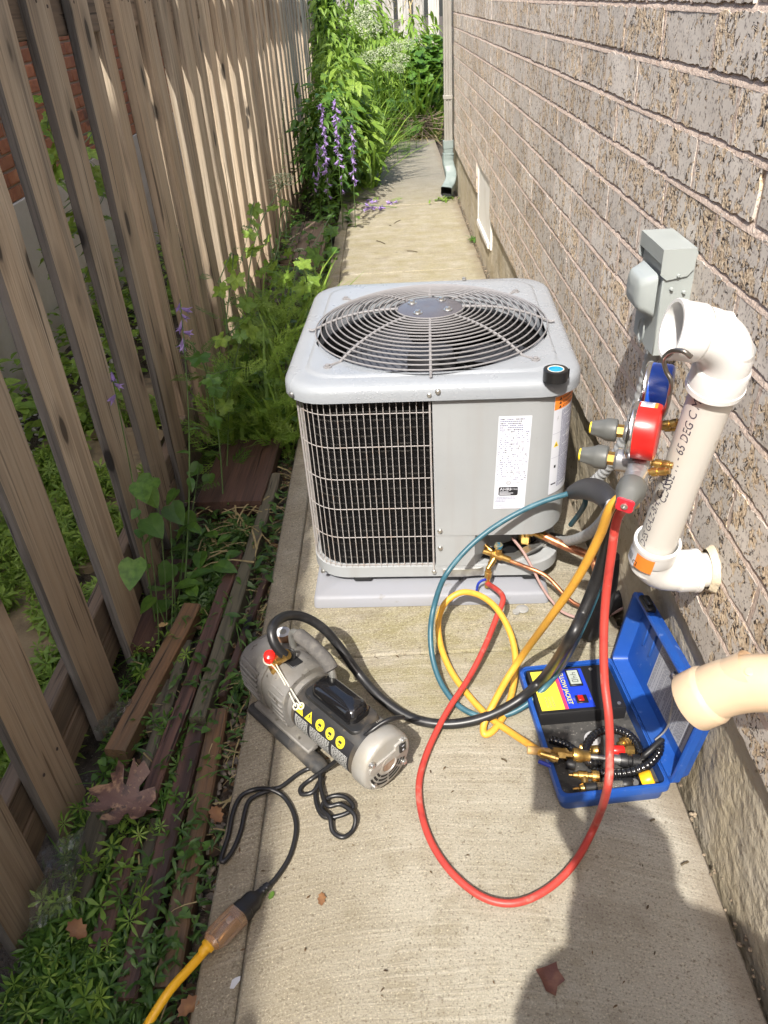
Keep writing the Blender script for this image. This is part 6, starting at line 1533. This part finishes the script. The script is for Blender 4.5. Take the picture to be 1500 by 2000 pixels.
# ------------------------------------------------------------------ single plants
def plant(name, label, cat, base, group=None): return thing(name, label, cat, base, 0, group)
def stem_pts(base, top, bend=(0, 0, 0), n=9):
    b, t_ = V(base), V(top); k = V(bend)
    return [b + (t_ - b) * (i / n) + k * math.sin(PI * i / n) for i in range(n + 1)]
def bellflower(base, top, bend, label, nf=14, nl=9, fl_len=.22, s=.03, leafs=.075):
    p = plant('bellflower', label, 'flower', base, 'violet bellflowers by the fence')
    pts = stem_pts(base, top, bend, 14); MB().tube(pts, [.0026] * 8 + [.0017] * 7, 6).build('stem', M_STEM, p)
    lv_ = Leaves(); L_ = (V(top) - V(base)).length
    q = []; 
    for i in range(nl): 
        t_ = .05 + .6 * i / nl; j = t_ * 14; a = pts[int(j)]; q.append(tuple(a))
    lv_.put(HEART if nl < 8 else OV, q, U(0, 6.3, nl), U(-.5, .2, nl), U(-.3, .3, nl), leafs * (1.15 - np.linspace(0, .6, nl))); lv_.build('leaf', [L_MID], p)
    if nf:
        fl = Leaves(); q = []
        for i in range(nf):
            t_ = 1 - (fl_len / L_) * (i + .5) / nf; j = min(13.99, max(0, t_ * 14)); a = pts[int(j)].lerp(pts[min(14, int(j) + 1)], j % 1); q.append(tuple(a))
        fl.put(BELL, q, U(0, 6.3, nf), U(-1.2, -.3, nf), U(0, 6, nf), U(s * .8, s * 1.15, nf)); fl.build('flower', [L_PURP], p)
        k = 6; bd = Leaves(); bd.put(OVN, [tuple(pts[13].lerp(pts[14], rnd.random())) for _ in range(k)], U(0, 6.3, k), U(.2, 1, k), 0, .012); bd.build('bud', [L_LIGHT], p)
    return p
def lace(base, top, bend, r, label, tilt=(0, -.5, 1)):
    p = plant('wild_carrot', label, 'flower', base, 'white umbel flowers in the weeds')
    pts = stem_pts(base, top, bend, 12); m = MB(); m.tube(pts, .003, 6)
    T = frame(pts[-1], tilt); n = max(14, int(34))
    tips = []
    for i in range(n):
        a = i * 2.4; k = math.sqrt((i + .5) / n); e = T @ V((r * k * math.cos(a), r * k * math.sin(a), r * (.55 - .28 * k * k))); tips.append((e, a, k)); m.tube([pts[-1], pts[-1].lerp(e, .5) + V((0, 0, -.002)), e], .0008, 4)
    m.build('stem', M_STEM, p)
    fl = Leaves(); q = []
    for e, a, k in tips:
        for j in range(15): q.append(tuple(e + T.to_3x3() @ V((rnd.gauss(0, r * .075), rnd.gauss(0, r * .075), rnd.uniform(0, r * .06)))))
    k = len(q); fl.put(FLO, q, U(0, 6.3, k), U(-.9, .2, k), U(-.4, .4, k), U(r * .11, r * .17, k)); fl.build('umbel', [L_WHITE], p)
    lv_ = Leaves(); k = 7; q = [tuple(pts[1 + int(9 * i / k)]) for i in range(k)]; lv_.put(FRO, q, U(0, 6.3, k), U(0, .7, k), 0, U(.10, .2, k)); lv_.build('leaf', [L_MID], p)
    return p
gz = lambda px, py: G(px, py, -.08)
# the bellflower leaning over the nearest fence boards
bellflower((-.66, 1.66, -.09), WX(352, 585, -.70), (.03, -.02, 0), 'bellflower with few violet blooms leaning in front of the near boards', 8, 12, .17, .034, .075)
bellflower((-.70, 1.55, -.09), WX(215, 715, -.735), (.0, .02, 0), 'slim budding bellflower stem close against the near board', 3, 6, .09, .03, .06)
hv = plant('broadleaf_weed', 'heart leaved weed at the foot of the near fence boards', 'weed', (-.66, 1.5, -.09))
lv_ = Leaves(); q = [tuple(WX(*p, -.68)) for p in ((285, 1010), (310, 1035), (300, 1165), (262, 1090), (330, 985), (345, 955), (300, 930), (285, 955), (390, 905), (408, 925), (360, 1000), (272, 940), (335, 1100))]; k = len(q)
lv_.put(HEART, q, U(2.2, 4.2, k), U(-.9, -.2, k), U(-.4, .4, k), U(.055, .085, k)); lv_.build('leaf', [L_MID], hv)
m = MB()
for p in q[::2]: m.tube(stem_pts((-.67 + rnd.uniform(-.02, .02), 1.5 + rnd.uniform(-.05, .1), -.09), p, (.01, 0, 0), 5), .0016, 5)
m.build('stem', M_STEM, hv)
bw = plant('dock_weed', 'broad wet dock leaves flat among the planks', 'weed', gz(400, 1120))
lv_ = Leaves(); q = [tuple(G(*p, .0)) for p in ((370, 1130), (395, 1075), (425, 1050), (340, 1150), (440, 1090), (415, 1105), (452, 1045), (385, 1165))]; k = len(q)
lv_.put(t_ovate(.62, droop=.1), q, U(0, 6.3, k), U(-.1, .2, k), U(-.3, .3, k), U(.055, .09, k)); lv_.build('leaf', [L_MID], bw)
# vine with big leaves climbing the fence left of the unit
def vine(base, spots, label, s=(.07, .11), tp=GRAPE, mt=L_LIGHT, depth=-.62):
    p = plant('grape_vine', label, 'vine', base, 'leafy vines along the fence')
    q = [WX(a, b, depth + rnd.uniform(-.06, .08)) for a, b in spots]; k = len(q); lv_ = Leaves()
    lv_.put(tp, [tuple(v) for v in q], U(2.0, 4.4, k), U(-1.1, -.1, k), U(-.5, .5, k), U(*s, k)); lv_.build('leaf', [mt], p)
    m = MB(); 
    srt = sorted(q, key=lambda v: v.z); m.tube(spl([V(base)] + srt[::3] + [srt[-1]], 5), .0024, 6)
    for v in q: 
        c_ = min(srt[::3] + [V(base)], key=lambda w_: (w_ - v).length); m.tube([c_, v.lerp(c_, .5) + V((0, 0, -.01)), v], .0012, 4)
    m.build('stem', M_STEM, p); return p
vine((-.60, 2.9, -.09), [(rnd.gauss(495, 38), rnd.gauss(640, 55)) for _ in range(20)], 'grape vine with broad lit leaves left of the unit lid', (.05, .09))
vine((-.62, 3.3, -.09), [(rnd.gauss(545, 35), rnd.gauss(490, 50)) for _ in range(24)], 'grape vine shading the plank steps below the white umbel', (.06, .10))
vine((-.50, 2.7, -.09), [(rnd.gauss(600, 30), rnd.gauss(555, 32)) for _ in range(18)], 'vine trailing toward the back left corner of the unit', (.07, .11), LOB, L_LIGHT, -.46)
vine((-.62, 2.3, -.09), [(rnd.gauss(455, 40), rnd.gauss(725, 36)) for _ in range(16)], 'dark leafy tangle by the left side of the unit', (.05, .085), LOB, L_MID, -.60)
vine((-.48, 4.4, -.09), [(rnd.gauss(655, 18), rnd.gauss(470, 26)) for _ in range(14)], 'vine creeping on to the path edge past the unit', (.09, .14), GRAPE, L_MID, -.42)
# wild carrots
lace((-.57, 2.75, -.09), WX(552, 362, -.60), (-.10, 0, .12), .075, 'wild carrot with a pale curled umbel arching before the fence')
lace((-.55, 2.6, -.09), WX(585, 492, -.50), (.0, .0, .0), .028, 'wild carrot with a small green bud beside the unit', (0, 0, 1))
for (px, py, b_, lb) in ((430, 545, (-.64, 2.3, -.09), 'thin wild carrot stem leaning along the boards'), (372, 668, (-.62, 2.15, -.09), 'low wild carrot stem bent toward the near boards')):
    p = plant('wild_carrot', lb, 'weed', b_, 'green wild carrot stems'); pts = stem_pts(b_, WX(px, py, -.68), (.03, .05, .10), 12)
    MB().tube(pts, .0024, 6).build('stem', M_STEM, p); lv_ = Leaves(); k = 12; lv_.put(FRO, [tuple(pts[i + 1]) for i in range(k)], U(0, 6.3, k), U(-.1, .8, k), 0, U(.06, .13, k)); lv_.build('leaf', [L_MID], p)
def spike(base, top, label, nl=26):
    p = plant('tall_weed', label, 'weed', base, 'tall weeds standing by the fence'); pts = stem_pts(base, top, (.02, 0, 0), 14); MB().tube(pts, [.003] * 8 + [.0018] * 7, 6).build('stem', M_STEM, p)
    lv_ = Leaves(); t_ = U(0, 14, nl); q = [tuple(pts[int(a)].lerp(pts[min(14, int(a) + 1)], a % 1)) for a in t_]; lv_.put(LAN, q, U(0, 6.3, nl), U(-.3, .8, nl), U(-.3, .3, nl), .10 * (1.1 - t_ / 17)); lv_.build('leaf', [L_MID], p)
spike((-.64, 3.6, -.09), WX(553, 190, -.66), 'tall budding spike standing before the lit boards')
spike((-.60, 6.3, -.09), WX(655, 30, -.62), 'tall leafy weed reaching up beside the far boards', 34)
spike((-.68, 6.0, -.09), WX(632, 140, -.70), 'tall weed against the far boards behind the bellflowers', 30)

# the overgrown end of the path: shrubs, bellflowers, lace flowers, grass
def shrub(base, cx, r, n, tp, mt, label, s, name='shrub', grp='shrubs crowding the far end of the path'):
    p = plant(name, label, 'shrub', base, grp)
    c_ = V(cx); lv_ = Leaves(); d = RS.normal(0, 1, (n, 3)); d /= np.linalg.norm(d, axis=1)[:, None]; k = RS.rand(n) ** .4
    cl = RS.normal(0, .33, (14, 3)); pos = d * k[:, None]; pos = pos * .72 + cl[RS.randint(0, 14, n)] * .55
    pos = np.array(c_) + pos * np.array(r); pos[:, 2] = np.maximum(pos[:, 2], .0)
    yaw = np.arctan2(-(pos[:, 0] - c_.x), pos[:, 1] - c_.y) + U(-1, 1, n)
    lv_.put(tp, pos, yaw, U(-.9, .3, n), U(-.5, .5, n), U(*s, n)); lv_.build('foliage', [mt], p)
    m = MB()
    for i in range(9): e = V(pos[RS.randint(n)]); m.tube(stem_pts(V(base) + V((rnd.gauss(0, .04), rnd.gauss(0, .04), 0)), e, (0, 0, .05), 6), .0035, 5)
    m.build('stem', M_STEM, p); return p
shrub((-.58, 6.6, -.09), (-.50, 6.5, .40), (.27, .55, .52), 1150, OVN, L_MID, 'dense dark green shrub spilling over the path edge under the bellflowers', (.06, .12))
shrub((-.50, 7.3, -.09), (-.36, 7.2, .45), (.30, .5, .50), 1000, t_ovate(.38, droop=.35), L_LIGHT, 'arching green shrub with drooping leaves behind the bellflowers', (.09, .16))
shrub((-.45, 8.4, -.09), (-.42, 8.4, .55), (.32, .6, .55), 1200, LAN, L_LIGHT, 'sunlit yellow green shrub in the middle of the overgrown end', (.08, .17))
shrub((-.60, 9.6, -.05), (-.55, 9.6, .85), (.32, .7, .72), 1000, LAN, L_LIGHT, 'tall green shrub against the far fence corner', (.08, .17))
shrub((.05, 9.9, -.02), (.0, 10.0, .50), (.45, .5, .55), 1500, LAN, L_LIGHT, 'bright leafy clump just past the end of the concrete', (.07, .15))
shrub((.46, 9.9, -.02), (.42, 9.9, .52), (.25, .4, .45), 900, LOB, L_MID, 'broad leaved creeper beside the downspout', (.09, .15))
shrub((.3, 11.0, -.02), (.3, 11.0, .62), (.6, .6, .6), 1200, LAN, L_LIGHT, 'mass of green stems in front of the rear fence', (.10, .20))
shrub((-.3, 11.3, -.02), (-.3, 11.2, .85), (.5, .6, .66), 1300, LAN, L_LIGHT, 'pale green thicket in front of the rear fence', (.10, .20))
shrub((-.70, 11.0, 0), (-.70, 10.8, 1.25), (.16, .7, .75), 800, GRAPE, L_DARK, 'dark climber hanging on the end of the board fence', (.08, .13))
for i, (px, py, ln, nf, x_) in enumerate(((628, 200, .42, 26, -.56), (655, 190, .42, 24, -.50), (686, 240, .38, 18, -.42), (618, 275, .25, 7, -.56), (640, 330, .20, 5, -.48), (612, 330, .15, 4, -.56), (668, 335, .15, 3, -.44))):
    tp_ = WY(px, py, 5.55 + .05 * i); bellflower((tp_.x - .03, tp_.y + .10, -.09), tp_, (.0, -.03, 0), ('tall bellflower with a dense violet spire nearest the fence', 'tall bellflower spire in the middle of the violet group', 'bellflower leaning out over the path at the right of the group', 'short violet bellflower close to the fence boards', 'sparse violet bellflower low in the dark shrub', 'lowest violet bellflower by the foot of the fence', 'single small bellflower in the shrub shade', 'drooping bellflower at the outer edge of the shrub')[i], nf, 10, ln, .036, .09)
fb = plant('bellflower', 'fallen bellflower stem with violet blooms lying across the concrete', 'flower', G(690, 400)); pts = spl([G(640, 385, .03), G(690, 395, .03), G(735, 402, .02), G(775, 405, .015)], 5); MB().tube(pts, .003, 6).build('stem', M_STEM, fb)
fl = Leaves(); k = 16; fl.put(BELL, [tuple(G(rnd.uniform(712, 772), rnd.uniform(388, 410), .02)) for _ in range(k)], U(0, 6.3, k), U(-.4, .2, k), U(0, 6, k), U(.035, .05, k)); fl.build('flower', [L_PURP], fb)
lv_ = Leaves(); k = 26; lv_.put(FRO, [tuple(G(rnd.uniform(640, 770), rnd.uniform(375, 400), .02)) for _ in range(k)], U(0, 6.3, k), U(-.2, .5, k), 0, U(.08, .16, k)); lv_.build('leaf', [L_LIGHT], fb)
for i, (px, py, y_, r_) in enumerate(((706, 45, 8.9, .125), (723, 65, 8.6, .125), (722, 118, 8.2, .09), (748, 110, 8.4, .09), (771, 100, 8.6, .085), (783, 122, 8.4, .085), (797, 92, 8.8, .08), (780, 138, 8.3, .06), (758, 135, 8.2, .06), (712, 28, 9.3, .10))):
    t_ = WY(px, py, y_); lace((t_.x + .05, y_ + .1, -.05), t_, (.03, 0, 0), r_, ('large white umbel high at the left by the fence end', 'widest white umbel below the highest one', 'white umbel lowest at the left of the thicket', 'white umbel second along the lower row', 'white umbel in the middle of the lower row', 'white umbel hanging near the broad leaved creeper', 'small white umbel highest at the right near the downspout', 'small low white umbel over the grass', 'small flat umbel among bright leaves', 'small white umbel touching the rear fence')[i], (0, -.7, 1))
gr = Leaves()
n = 2600; x = U(-.5, .62, n); y = U(9.55, 12.2, n); gr.put(BLA, np.stack([x, y, np.full(n, -.03)], -1), U(0, 6.3, n), U(.8, 1.5, n), 0, U(.3, 1.15, n), 0)
n = 500; x = U(.1, .52, n); y = U(9.5, 10.0, n); gr.put(BLA2, np.stack([x, y, np.full(n, -.02)], -1), U(0, 6.3, n), U(.2, 1.1, n), 0, U(.15, .4, n), 1)
n = 900; x = U(-.72, -.1, n); y = U(7.0, 9.6, n); gr.put(BLA, np.stack([x, y, np.full(n, .0)], -1), U(0, 6.3, n), U(.6, 1.4, n), 0, U(.3, .8, n), 0)
n = 60; x = U(.0, .5, n); y = U(11.4, 12.0, n); gr.put(t_ovate(.10, droop=.8), np.stack([x, y, U(1.05, 1.45, n)], -1), U(0, 6.3, n), U(-.3, .6, n), 0, U(.10, .18, n), 1)
gr.build('tall_grass', [L_LIGHT, L_STRAW], origin=(0, 0, 0), kind='stuff')
bt = MB()
for i in range(70):
    c_ = V((rnd.uniform(.28, .5), rnd.uniform(9.4, 9.8), rnd.uniform(.02, .25))); d = V((rnd.gauss(0, .2), rnd.gauss(0, .1), rnd.gauss(0, .08))); bt.tube([c_ - d, c_ + V((0, 0, .03)), c_ + d], .003, 4)
bt.build('brush_pile', mat('dry_twig', (.20, .15, .11), .9), label='heap of dry brown twigs by the downspout base', cat='brush pile')

# ------------------------------------------------------------------ fallen leaves and scraps
def flat_leaf(name, outline, c_, size, yaw, mt, label, cat='leaf', curl=.25, thick=.0006):
    m = MB(); n = len(outline); cy = sum(p[1] for p in outline) / n; r_ = random.Random(label)
    T = M.Translation(c_) @ M.Rotation(yaw, 4, 'Z') @ M.Scale(size, 4)
    def zf_(x, y): return curl * (x * x * .9 + .25 * math.sin(5 * y + 2 * x) * abs(x) + .12 * math.sin(9 * x + 4 * y) * .3)
    N_ = 5; top = []
    for k in range(1, N_ + 1): top.append([(x * k / N_, (cy + (y - cy) * k / N_), zf_(x * k / N_, cy + (y - cy) * k / N_)) for x, y in outline])
    vs = [(0, cy, zf_(0, cy))] + [p for rg_ in top for p in rg_]
    fs = [(0, 1 + i, 1 + (i + 1) % n) for i in range(n)] + [(1 + k * n + i, 1 + (k + 1) * n + i, 1 + (k + 1) * n + (i + 1) % n, 1 + k * n + (i + 1) % n) for k in range(N_ - 1) for i in range(n)]
    o = len(vs); tk = thick / size
    m.add(vs, fs, 0, True, T); m.add([(x, y, z - tk) for x, y, z in vs], [f[::-1] for f in fs], 0, True, T)
    return m.build(name, mt, label=label, cat=cat)
oak = [(0, -.62), (.03, -.40), (.16, -.44), (.30, -.36), (.24, -.26), (.10, -.20), (.22, -.14), (.44, -.22), (.52, -.10), (.42, -.02), (.50, .06), (.36, .08), (.16, .04), (.22, .16), (.40, .20), (.46, .34), (.32, .32), (.30, .42), (.16, .28), (.12, .40), (.10, .52), (.0, .62),
       (-.09, .52), (-.10, .40), (-.16, .28), (-.28, .44), (-.30, .33), (-.45, .36), (-.38, .20), (-.20, .16), (-.15, .04), (-.36, .10), (-.49, .04), (-.41, -.03), (-.51, -.12), (-.42, -.22), (-.20, -.13), (-.09, -.20), (-.24, -.27), (-.28, -.38), (-.14, -.43), (-.03, -.40)]
M_OAK = mat('dead_oak_leaf', (.12, .065, .05), .5, var=[((.32, .20, .12), 26, .52, .60), ((.06, .035, .03), 45, .52, .64), ((.24, .15, .09), 130, .6, .7)], bmp=(50, .5, .003), world=True)
flat_leaf('oak_leaf', oak, G(242, 1562, .025), .140, 1.25, M_OAK, 'big dead brown oak leaf with pointed lobes lying on the boards', curl=1.1)
M_DRY = mat('dry_brown_leaf', (.16, .075, .03), .6, var=[((.26, .13, .05), 22, .5, .65)], world=True)
ovl = [(0, -.5), (.12, -.42), (.16, -.3), (.3, -.24), (.22, -.1), (.34, .05), (.22, .16), (.2, .34), (.06, .38), (0, .5), (-.1, .36), (-.24, .3), (-.2, .12), (-.32, .0), (-.2, -.16), (-.24, -.34), (-.08, -.4)]
flat_leaf('dead_leaf', [(-.3, -.3), (-.05, -.5), (.1, -.25), (.4, -.15), (.3, .2), (.35, .45), (.0, .40), (-.4, .35), (-.32, .05)], G(1077, 1912, .004), .052, .2, mat('red_brown_leaf', (.12, .045, .03), .5, var=[((.20, .09, .05), 40, .5, .7)], bmp=(60, .6, .003), world=True), 'torn reddish brown leaf on the concrete in front', curl=.4)
flat_leaf('dead_leaf', ovl, G(422, 1590, .008), .045, .6, M_DRY, 'orange dead leaf curled at the edge of the concrete strip', curl=.9)
flat_leaf('dead_leaf', ovl, G(628, 1755, .003), .026, .0, M_DRY, 'tiny narrow brown leaf alone on the concrete', curl=.6)
flat_leaf('dead_leaf', ovl, G(318, 1220, .0), .03, 2.0, mat('tan_leaf', (.45, .30, .13), .6), 'small tan leaf on the rotten board', curl=.4)
flat_leaf('dead_leaf', ovl, G(150, 1815, .0), .05, 1.0, M_DRY, 'crumpled brown leaf caught in the grey plastic', curl=1.2)
flat_leaf('dead_leaf', ovl, G(368, 1965, .0), .045, 2.4, M_DRY, 'brown leaf half hidden under the yellow cord', curl=.8)
flat_leaf('green_leaf', ovl, G(530, 1748, .003), .018, -.4, mat('leaf_scrap', (.08, .16, .02), .6), 'small green leaf scrap near the power cord', curl=.5)
flat_leaf('paint_scrap', [(-.2, -.5), (.1, -.45), (.25, -.1), (.4, .2), (.3, .5), (-.05, .3), (-.25, .1)], G(458, 1918, .002), .022, -.2, mat('pale_scrap', (.50, .52, .55), .7), 'pale bluish scrap stuck on the concrete strip', 'scrap', .2)
M_FILM = mat('plastic_film', (.62, .62, .60), .15, trans=.9, alpha=.5)
def film(a, w_, h_, rz, label, seed):
    nu, nv = 14, 20; vs = []
    for j in range(nv + 1):
        for i in range(nu + 1):
            u, v_ = i / nu - .5, j / nv - .5
            z = .034 * float(vnoise(np.array(u * 6.), np.array(v_ * 9.), seed)) + .022 * float(vnoise(np.array(u * 17.), np.array(v_ * 15.), seed + 1))
            e_ = (float(vnoise(np.array(v_ * 6.), np.array(0.5), seed + 2)) - .5) * .5
            vs.append((u * w_ * (1 + e_), v_ * h_ + u * .02, z))
    n = nu + 1; m = MB(); m.add(vs, [(j * n + i, j * n + i + 1, (j + 1) * n + i + 1, (j + 1) * n + i) for j in range(nv) for i in range(nu)], 0, True, M.Translation(a) @ M.Rotation(rz, 4, 'Z'))
    m.build('plastic_film', M_FILM, label=label, cat='plastic scrap')
film(G(122, 1730, -.02), .075, .17, .15, 'crumpled clear plastic film lying in the green creepers', 4)
film(G(228, 1415, -.05), .035, .10, -.45, 'strip of shiny plastic film wedged beside the fence foot', 8)
tw = MB()
for (x0, y0, x1, y1) in ((708, 425, 716, 420), (735, 470, 752, 476), (795, 490, 815, 492), (760, 440, 764, 441), (770, 436, 782, 430), (1270, 1604, 1278, 1600), (1330, 1690, 1344, 1683), (980, 1482, 990, 1487)):
    tw.tube([G(x0, y0, .003), G((x0 + x1) / 2, (y0 + y1) / 2 - 1, .006), G(x1, y1, .003)], .0022, 5)
tw.build('twigs', M_STEMB, origin=(0, 0, 0), kind='stuff')
sc_ = Leaves(); k = 60; sc_.put(OVN, [tuple(G(rnd.uniform(560, 960), rnd.uniform(420, 1150), .004)) if i < 18 else tuple(V((rnd.uniform(-.39, .5), rnd.uniform(.45, 1.4), .004))) for i in range(k)], U(0, 6.3, k), U(-.05, .1, k), U(-.2, .2, k), U(.004, .012, k)); sc_.build('leaf_specks', [L_LIT], origin=(0, 0, 0), kind='stuff')
cl_ = MB(); cl_.lathe([(.016, 0), (.017, .002), (.009, .006), (.0, .007)], 16, M.Translation(G(1020, 1190, .001))); cl_.lathe([(.010, 0), (.010, .004), (.0, .004)], 14, M.Translation(G(1008, 1196, .001))); cl_.build('clear_cap', mat('cloudy_plastic', (.6, .6, .58), .2, trans=.6), label='clear plastic cap lying on the concrete before the pad', cat='cap')
wp = plant('wall_weed', 'tiny green weed in the crack under the basement window', 'weed', G(935, 470)); lv_ = Leaves(); k = 16; lv_.put(OVN, [tuple(V((.525 + rnd.gauss(0, .012), 5.15 + rnd.gauss(0, .05), .01))) for _ in range(k)], U(0, 6.3, k), U(0, 1, k), 0, U(.03, .06, k)); lv_.build('leaf', [L_MID], wp)
wp = plant('wall_weed', 'small weed growing at the mouth of the downspout', 'weed', G(868, 380)); lv_ = Leaves(); k = 30; lv_.put(OVN, [tuple(V((.42 + rnd.gauss(0, .05), 6.37 + rnd.gauss(0, .03), .01))) for _ in range(k)], U(0, 6.3, k), U(0, 1, k), 0, U(.03, .06, k)); lv_.build('leaf', [L_LIGHT], wp)
vn = vine((-1.72, 3.2, -.1), [(rnd.uniform(92, 125), rnd.uniform(180, 520)) for _ in range(26)] + [(rnd.uniform(150, 210), rnd.uniform(250, 520)) for _ in range(26)], "ivy by the neighbour's wall seen between the boards", (.07, .12), GRAPE, L_LIGHT, -1.45)
ngr = Leaves(); n = 1500; x = U(-1.75, -1.2, n); y = U(1.7, 5.2, n); ngr.put(OV, np.stack([x, y, -.1 + U(0, .28, n) * (y > 2.6)], -1), U(0, 6.3, n), U(-.3, .7, n), U(-.5, .5, n), U(.04, .09, n)); ngr.build('side_bed_greens', [L_LIGHT], origin=(0, 0, 0), kind='stuff')

# ------------------------------------------------------------------ the photographer, whose shadow falls on the path
M_CLOTH = mat('dark_shirt', (.05, .06, .08), .9); M_SKIN = mat('skin', (.45, .28, .20), .5); M_HAIR = mat('dark_hair', (.03, .022, .016), .7); M_TROU = mat('dark_trousers', (.03, .03, .035), .9)
hx, hy = -.022, -.50
joints = {'pelvis': ((hx, hy - .06, .95), .15), 'spine': ((hx, hy - .06, 1.15), .15), 'chest': ((hx + .04, hy - .04, 1.30), .14), 'neck': ((hx, hy - .02, 1.42), .065), 'jaw': ((hx, hy + .02, 1.51), .08), 'head': ((hx, hy + .015, 1.59), .098), 'crown': ((hx, hy, 1.66), .08),
          'shL': ((hx - .13, hy - .04, 1.35), .070), 'elL': ((hx + .03, hy + .14, 1.08), .045), 'wrL': ((hx + .06, hy + .32, 1.18), .030), 'haL': ((-.030, -.10, 1.27), .028),
          'shR': ((hx + .23, hy - .03, 1.40), .085), 'elR': ((hx + .22, hy + .10, 1.14), .050), 'wrR': ((hx + .12, hy + .34, 1.24), .032), 'haR': ((.016, -.10, 1.30), .03),
          'hipL': ((hx - .10, hy - .06, .90), .10), 'knL': ((hx - .11, hy - .04, .50), .065), 'anL': ((hx - .12, hy - .07, .09), .045), 'toL': ((hx - .14, hy + .10, .04), .036),
          'hipR': ((hx + .10, hy - .06, .90), .10), 'knR': ((hx + .11, hy - .04, .50), .065), 'anR': ((hx + .12, hy - .07, .09), .045), 'toR': ((hx + .14, hy + .10, .04), .036)}
bones = [('pelvis', 'spine'), ('spine', 'chest'), ('chest', 'neck'), ('neck', 'jaw'), ('jaw', 'head'), ('head', 'crown'), ('chest', 'shL'), ('shL', 'elL'), ('elL', 'wrL'), ('wrL', 'haL'), ('chest', 'shR'), ('shR', 'elR'), ('elR', 'wrR'), ('wrR', 'haR'), ('pelvis', 'hipL'), ('hipL', 'knL'), ('knL', 'anL'), ('anL', 'toL'), ('pelvis', 'hipR'), ('hipR', 'knR'), ('knR', 'anR'), ('anR', 'toR')]
nm = list(joints)
def skin(name, jn, bn, mt, parent, root=0, lev=1):
    nm = list(jn); me = bpy.data.meshes.new(name); off = V(parent['_w']) if parent else V((0, 0, 0))
    me.from_pydata([tuple(V(jn[k][0]) - off) for k in nm], [(nm.index(a), nm.index(b)) for a, b in bn], [])
    o = bpy.data.objects.new(name, me); COL.objects.link(o); sk = o.modifiers.new('skin', 'SKIN')
    for i, k in enumerate(nm): me.skin_vertices[0].data[i].radius = (jn[k][1], jn[k][1])
    me.skin_vertices[0].data[root].use_root = True
    sb = o.modifiers.new('sub', 'SUBSURF'); sb.levels = lev; sb.render_levels = lev
    bpy.context.view_layer.update(); me2 = bpy.data.meshes.new_from_object(o.evaluated_get(bpy.context.evaluated_depsgraph_get())); o.modifiers.clear(); o.data = me2
    me2.materials.clear(); me2.materials.append(mt); me2.polygons.foreach_set('use_smooth', [True] * len(me2.polygons))
    o.parent = parent; o['_w'] = tuple(off); return o
me_ = thing('person', 'person standing behind the camera holding up a phone in both hands', 'person', (hx, hy, 0))
skin('body', joints, bones, M_CLOTH, me_)
m = MB(); m.lathe([(.0, .10), (.06, .085), (.088, .04), (.096, -.01), (.09, -.06), (.07, -.08)], 20, M.Translation((hx, hy - .008, 1.63)), cap=(False, False)); m.build('hair', M_HAIR, me_)
for s_, hk in ((-1, 'haL'), (1, 'haR')):
    h0 = V(joints[hk][0])
    for i in range(4):
        d = V((-s_ * .9, .45, .1)).normalized(); b_ = h0 + V((s_ * .004, .012, .02 - .018 * i))
        skin('finger', {'a': (tuple(b_), .009), 'b': (tuple(b_ + d * .03), .0085), 'c': (tuple(b_ + d * .048 + V((0, -.003, 0))), .0075)}, [('a', 'b'), ('b', 'c')], M_SKIN, me_)
CI = cam.matrix_world.copy()
m = MB(); m.box((-.040, -.070, .0130), (.078, .166, .009), .003, T=CI); m.build('phone', M_BLACK, label='black phone held up in the hands of the person behind', cat='phone')

for o in bpy.data.objects:
    if '_w' in o: del o['_w']
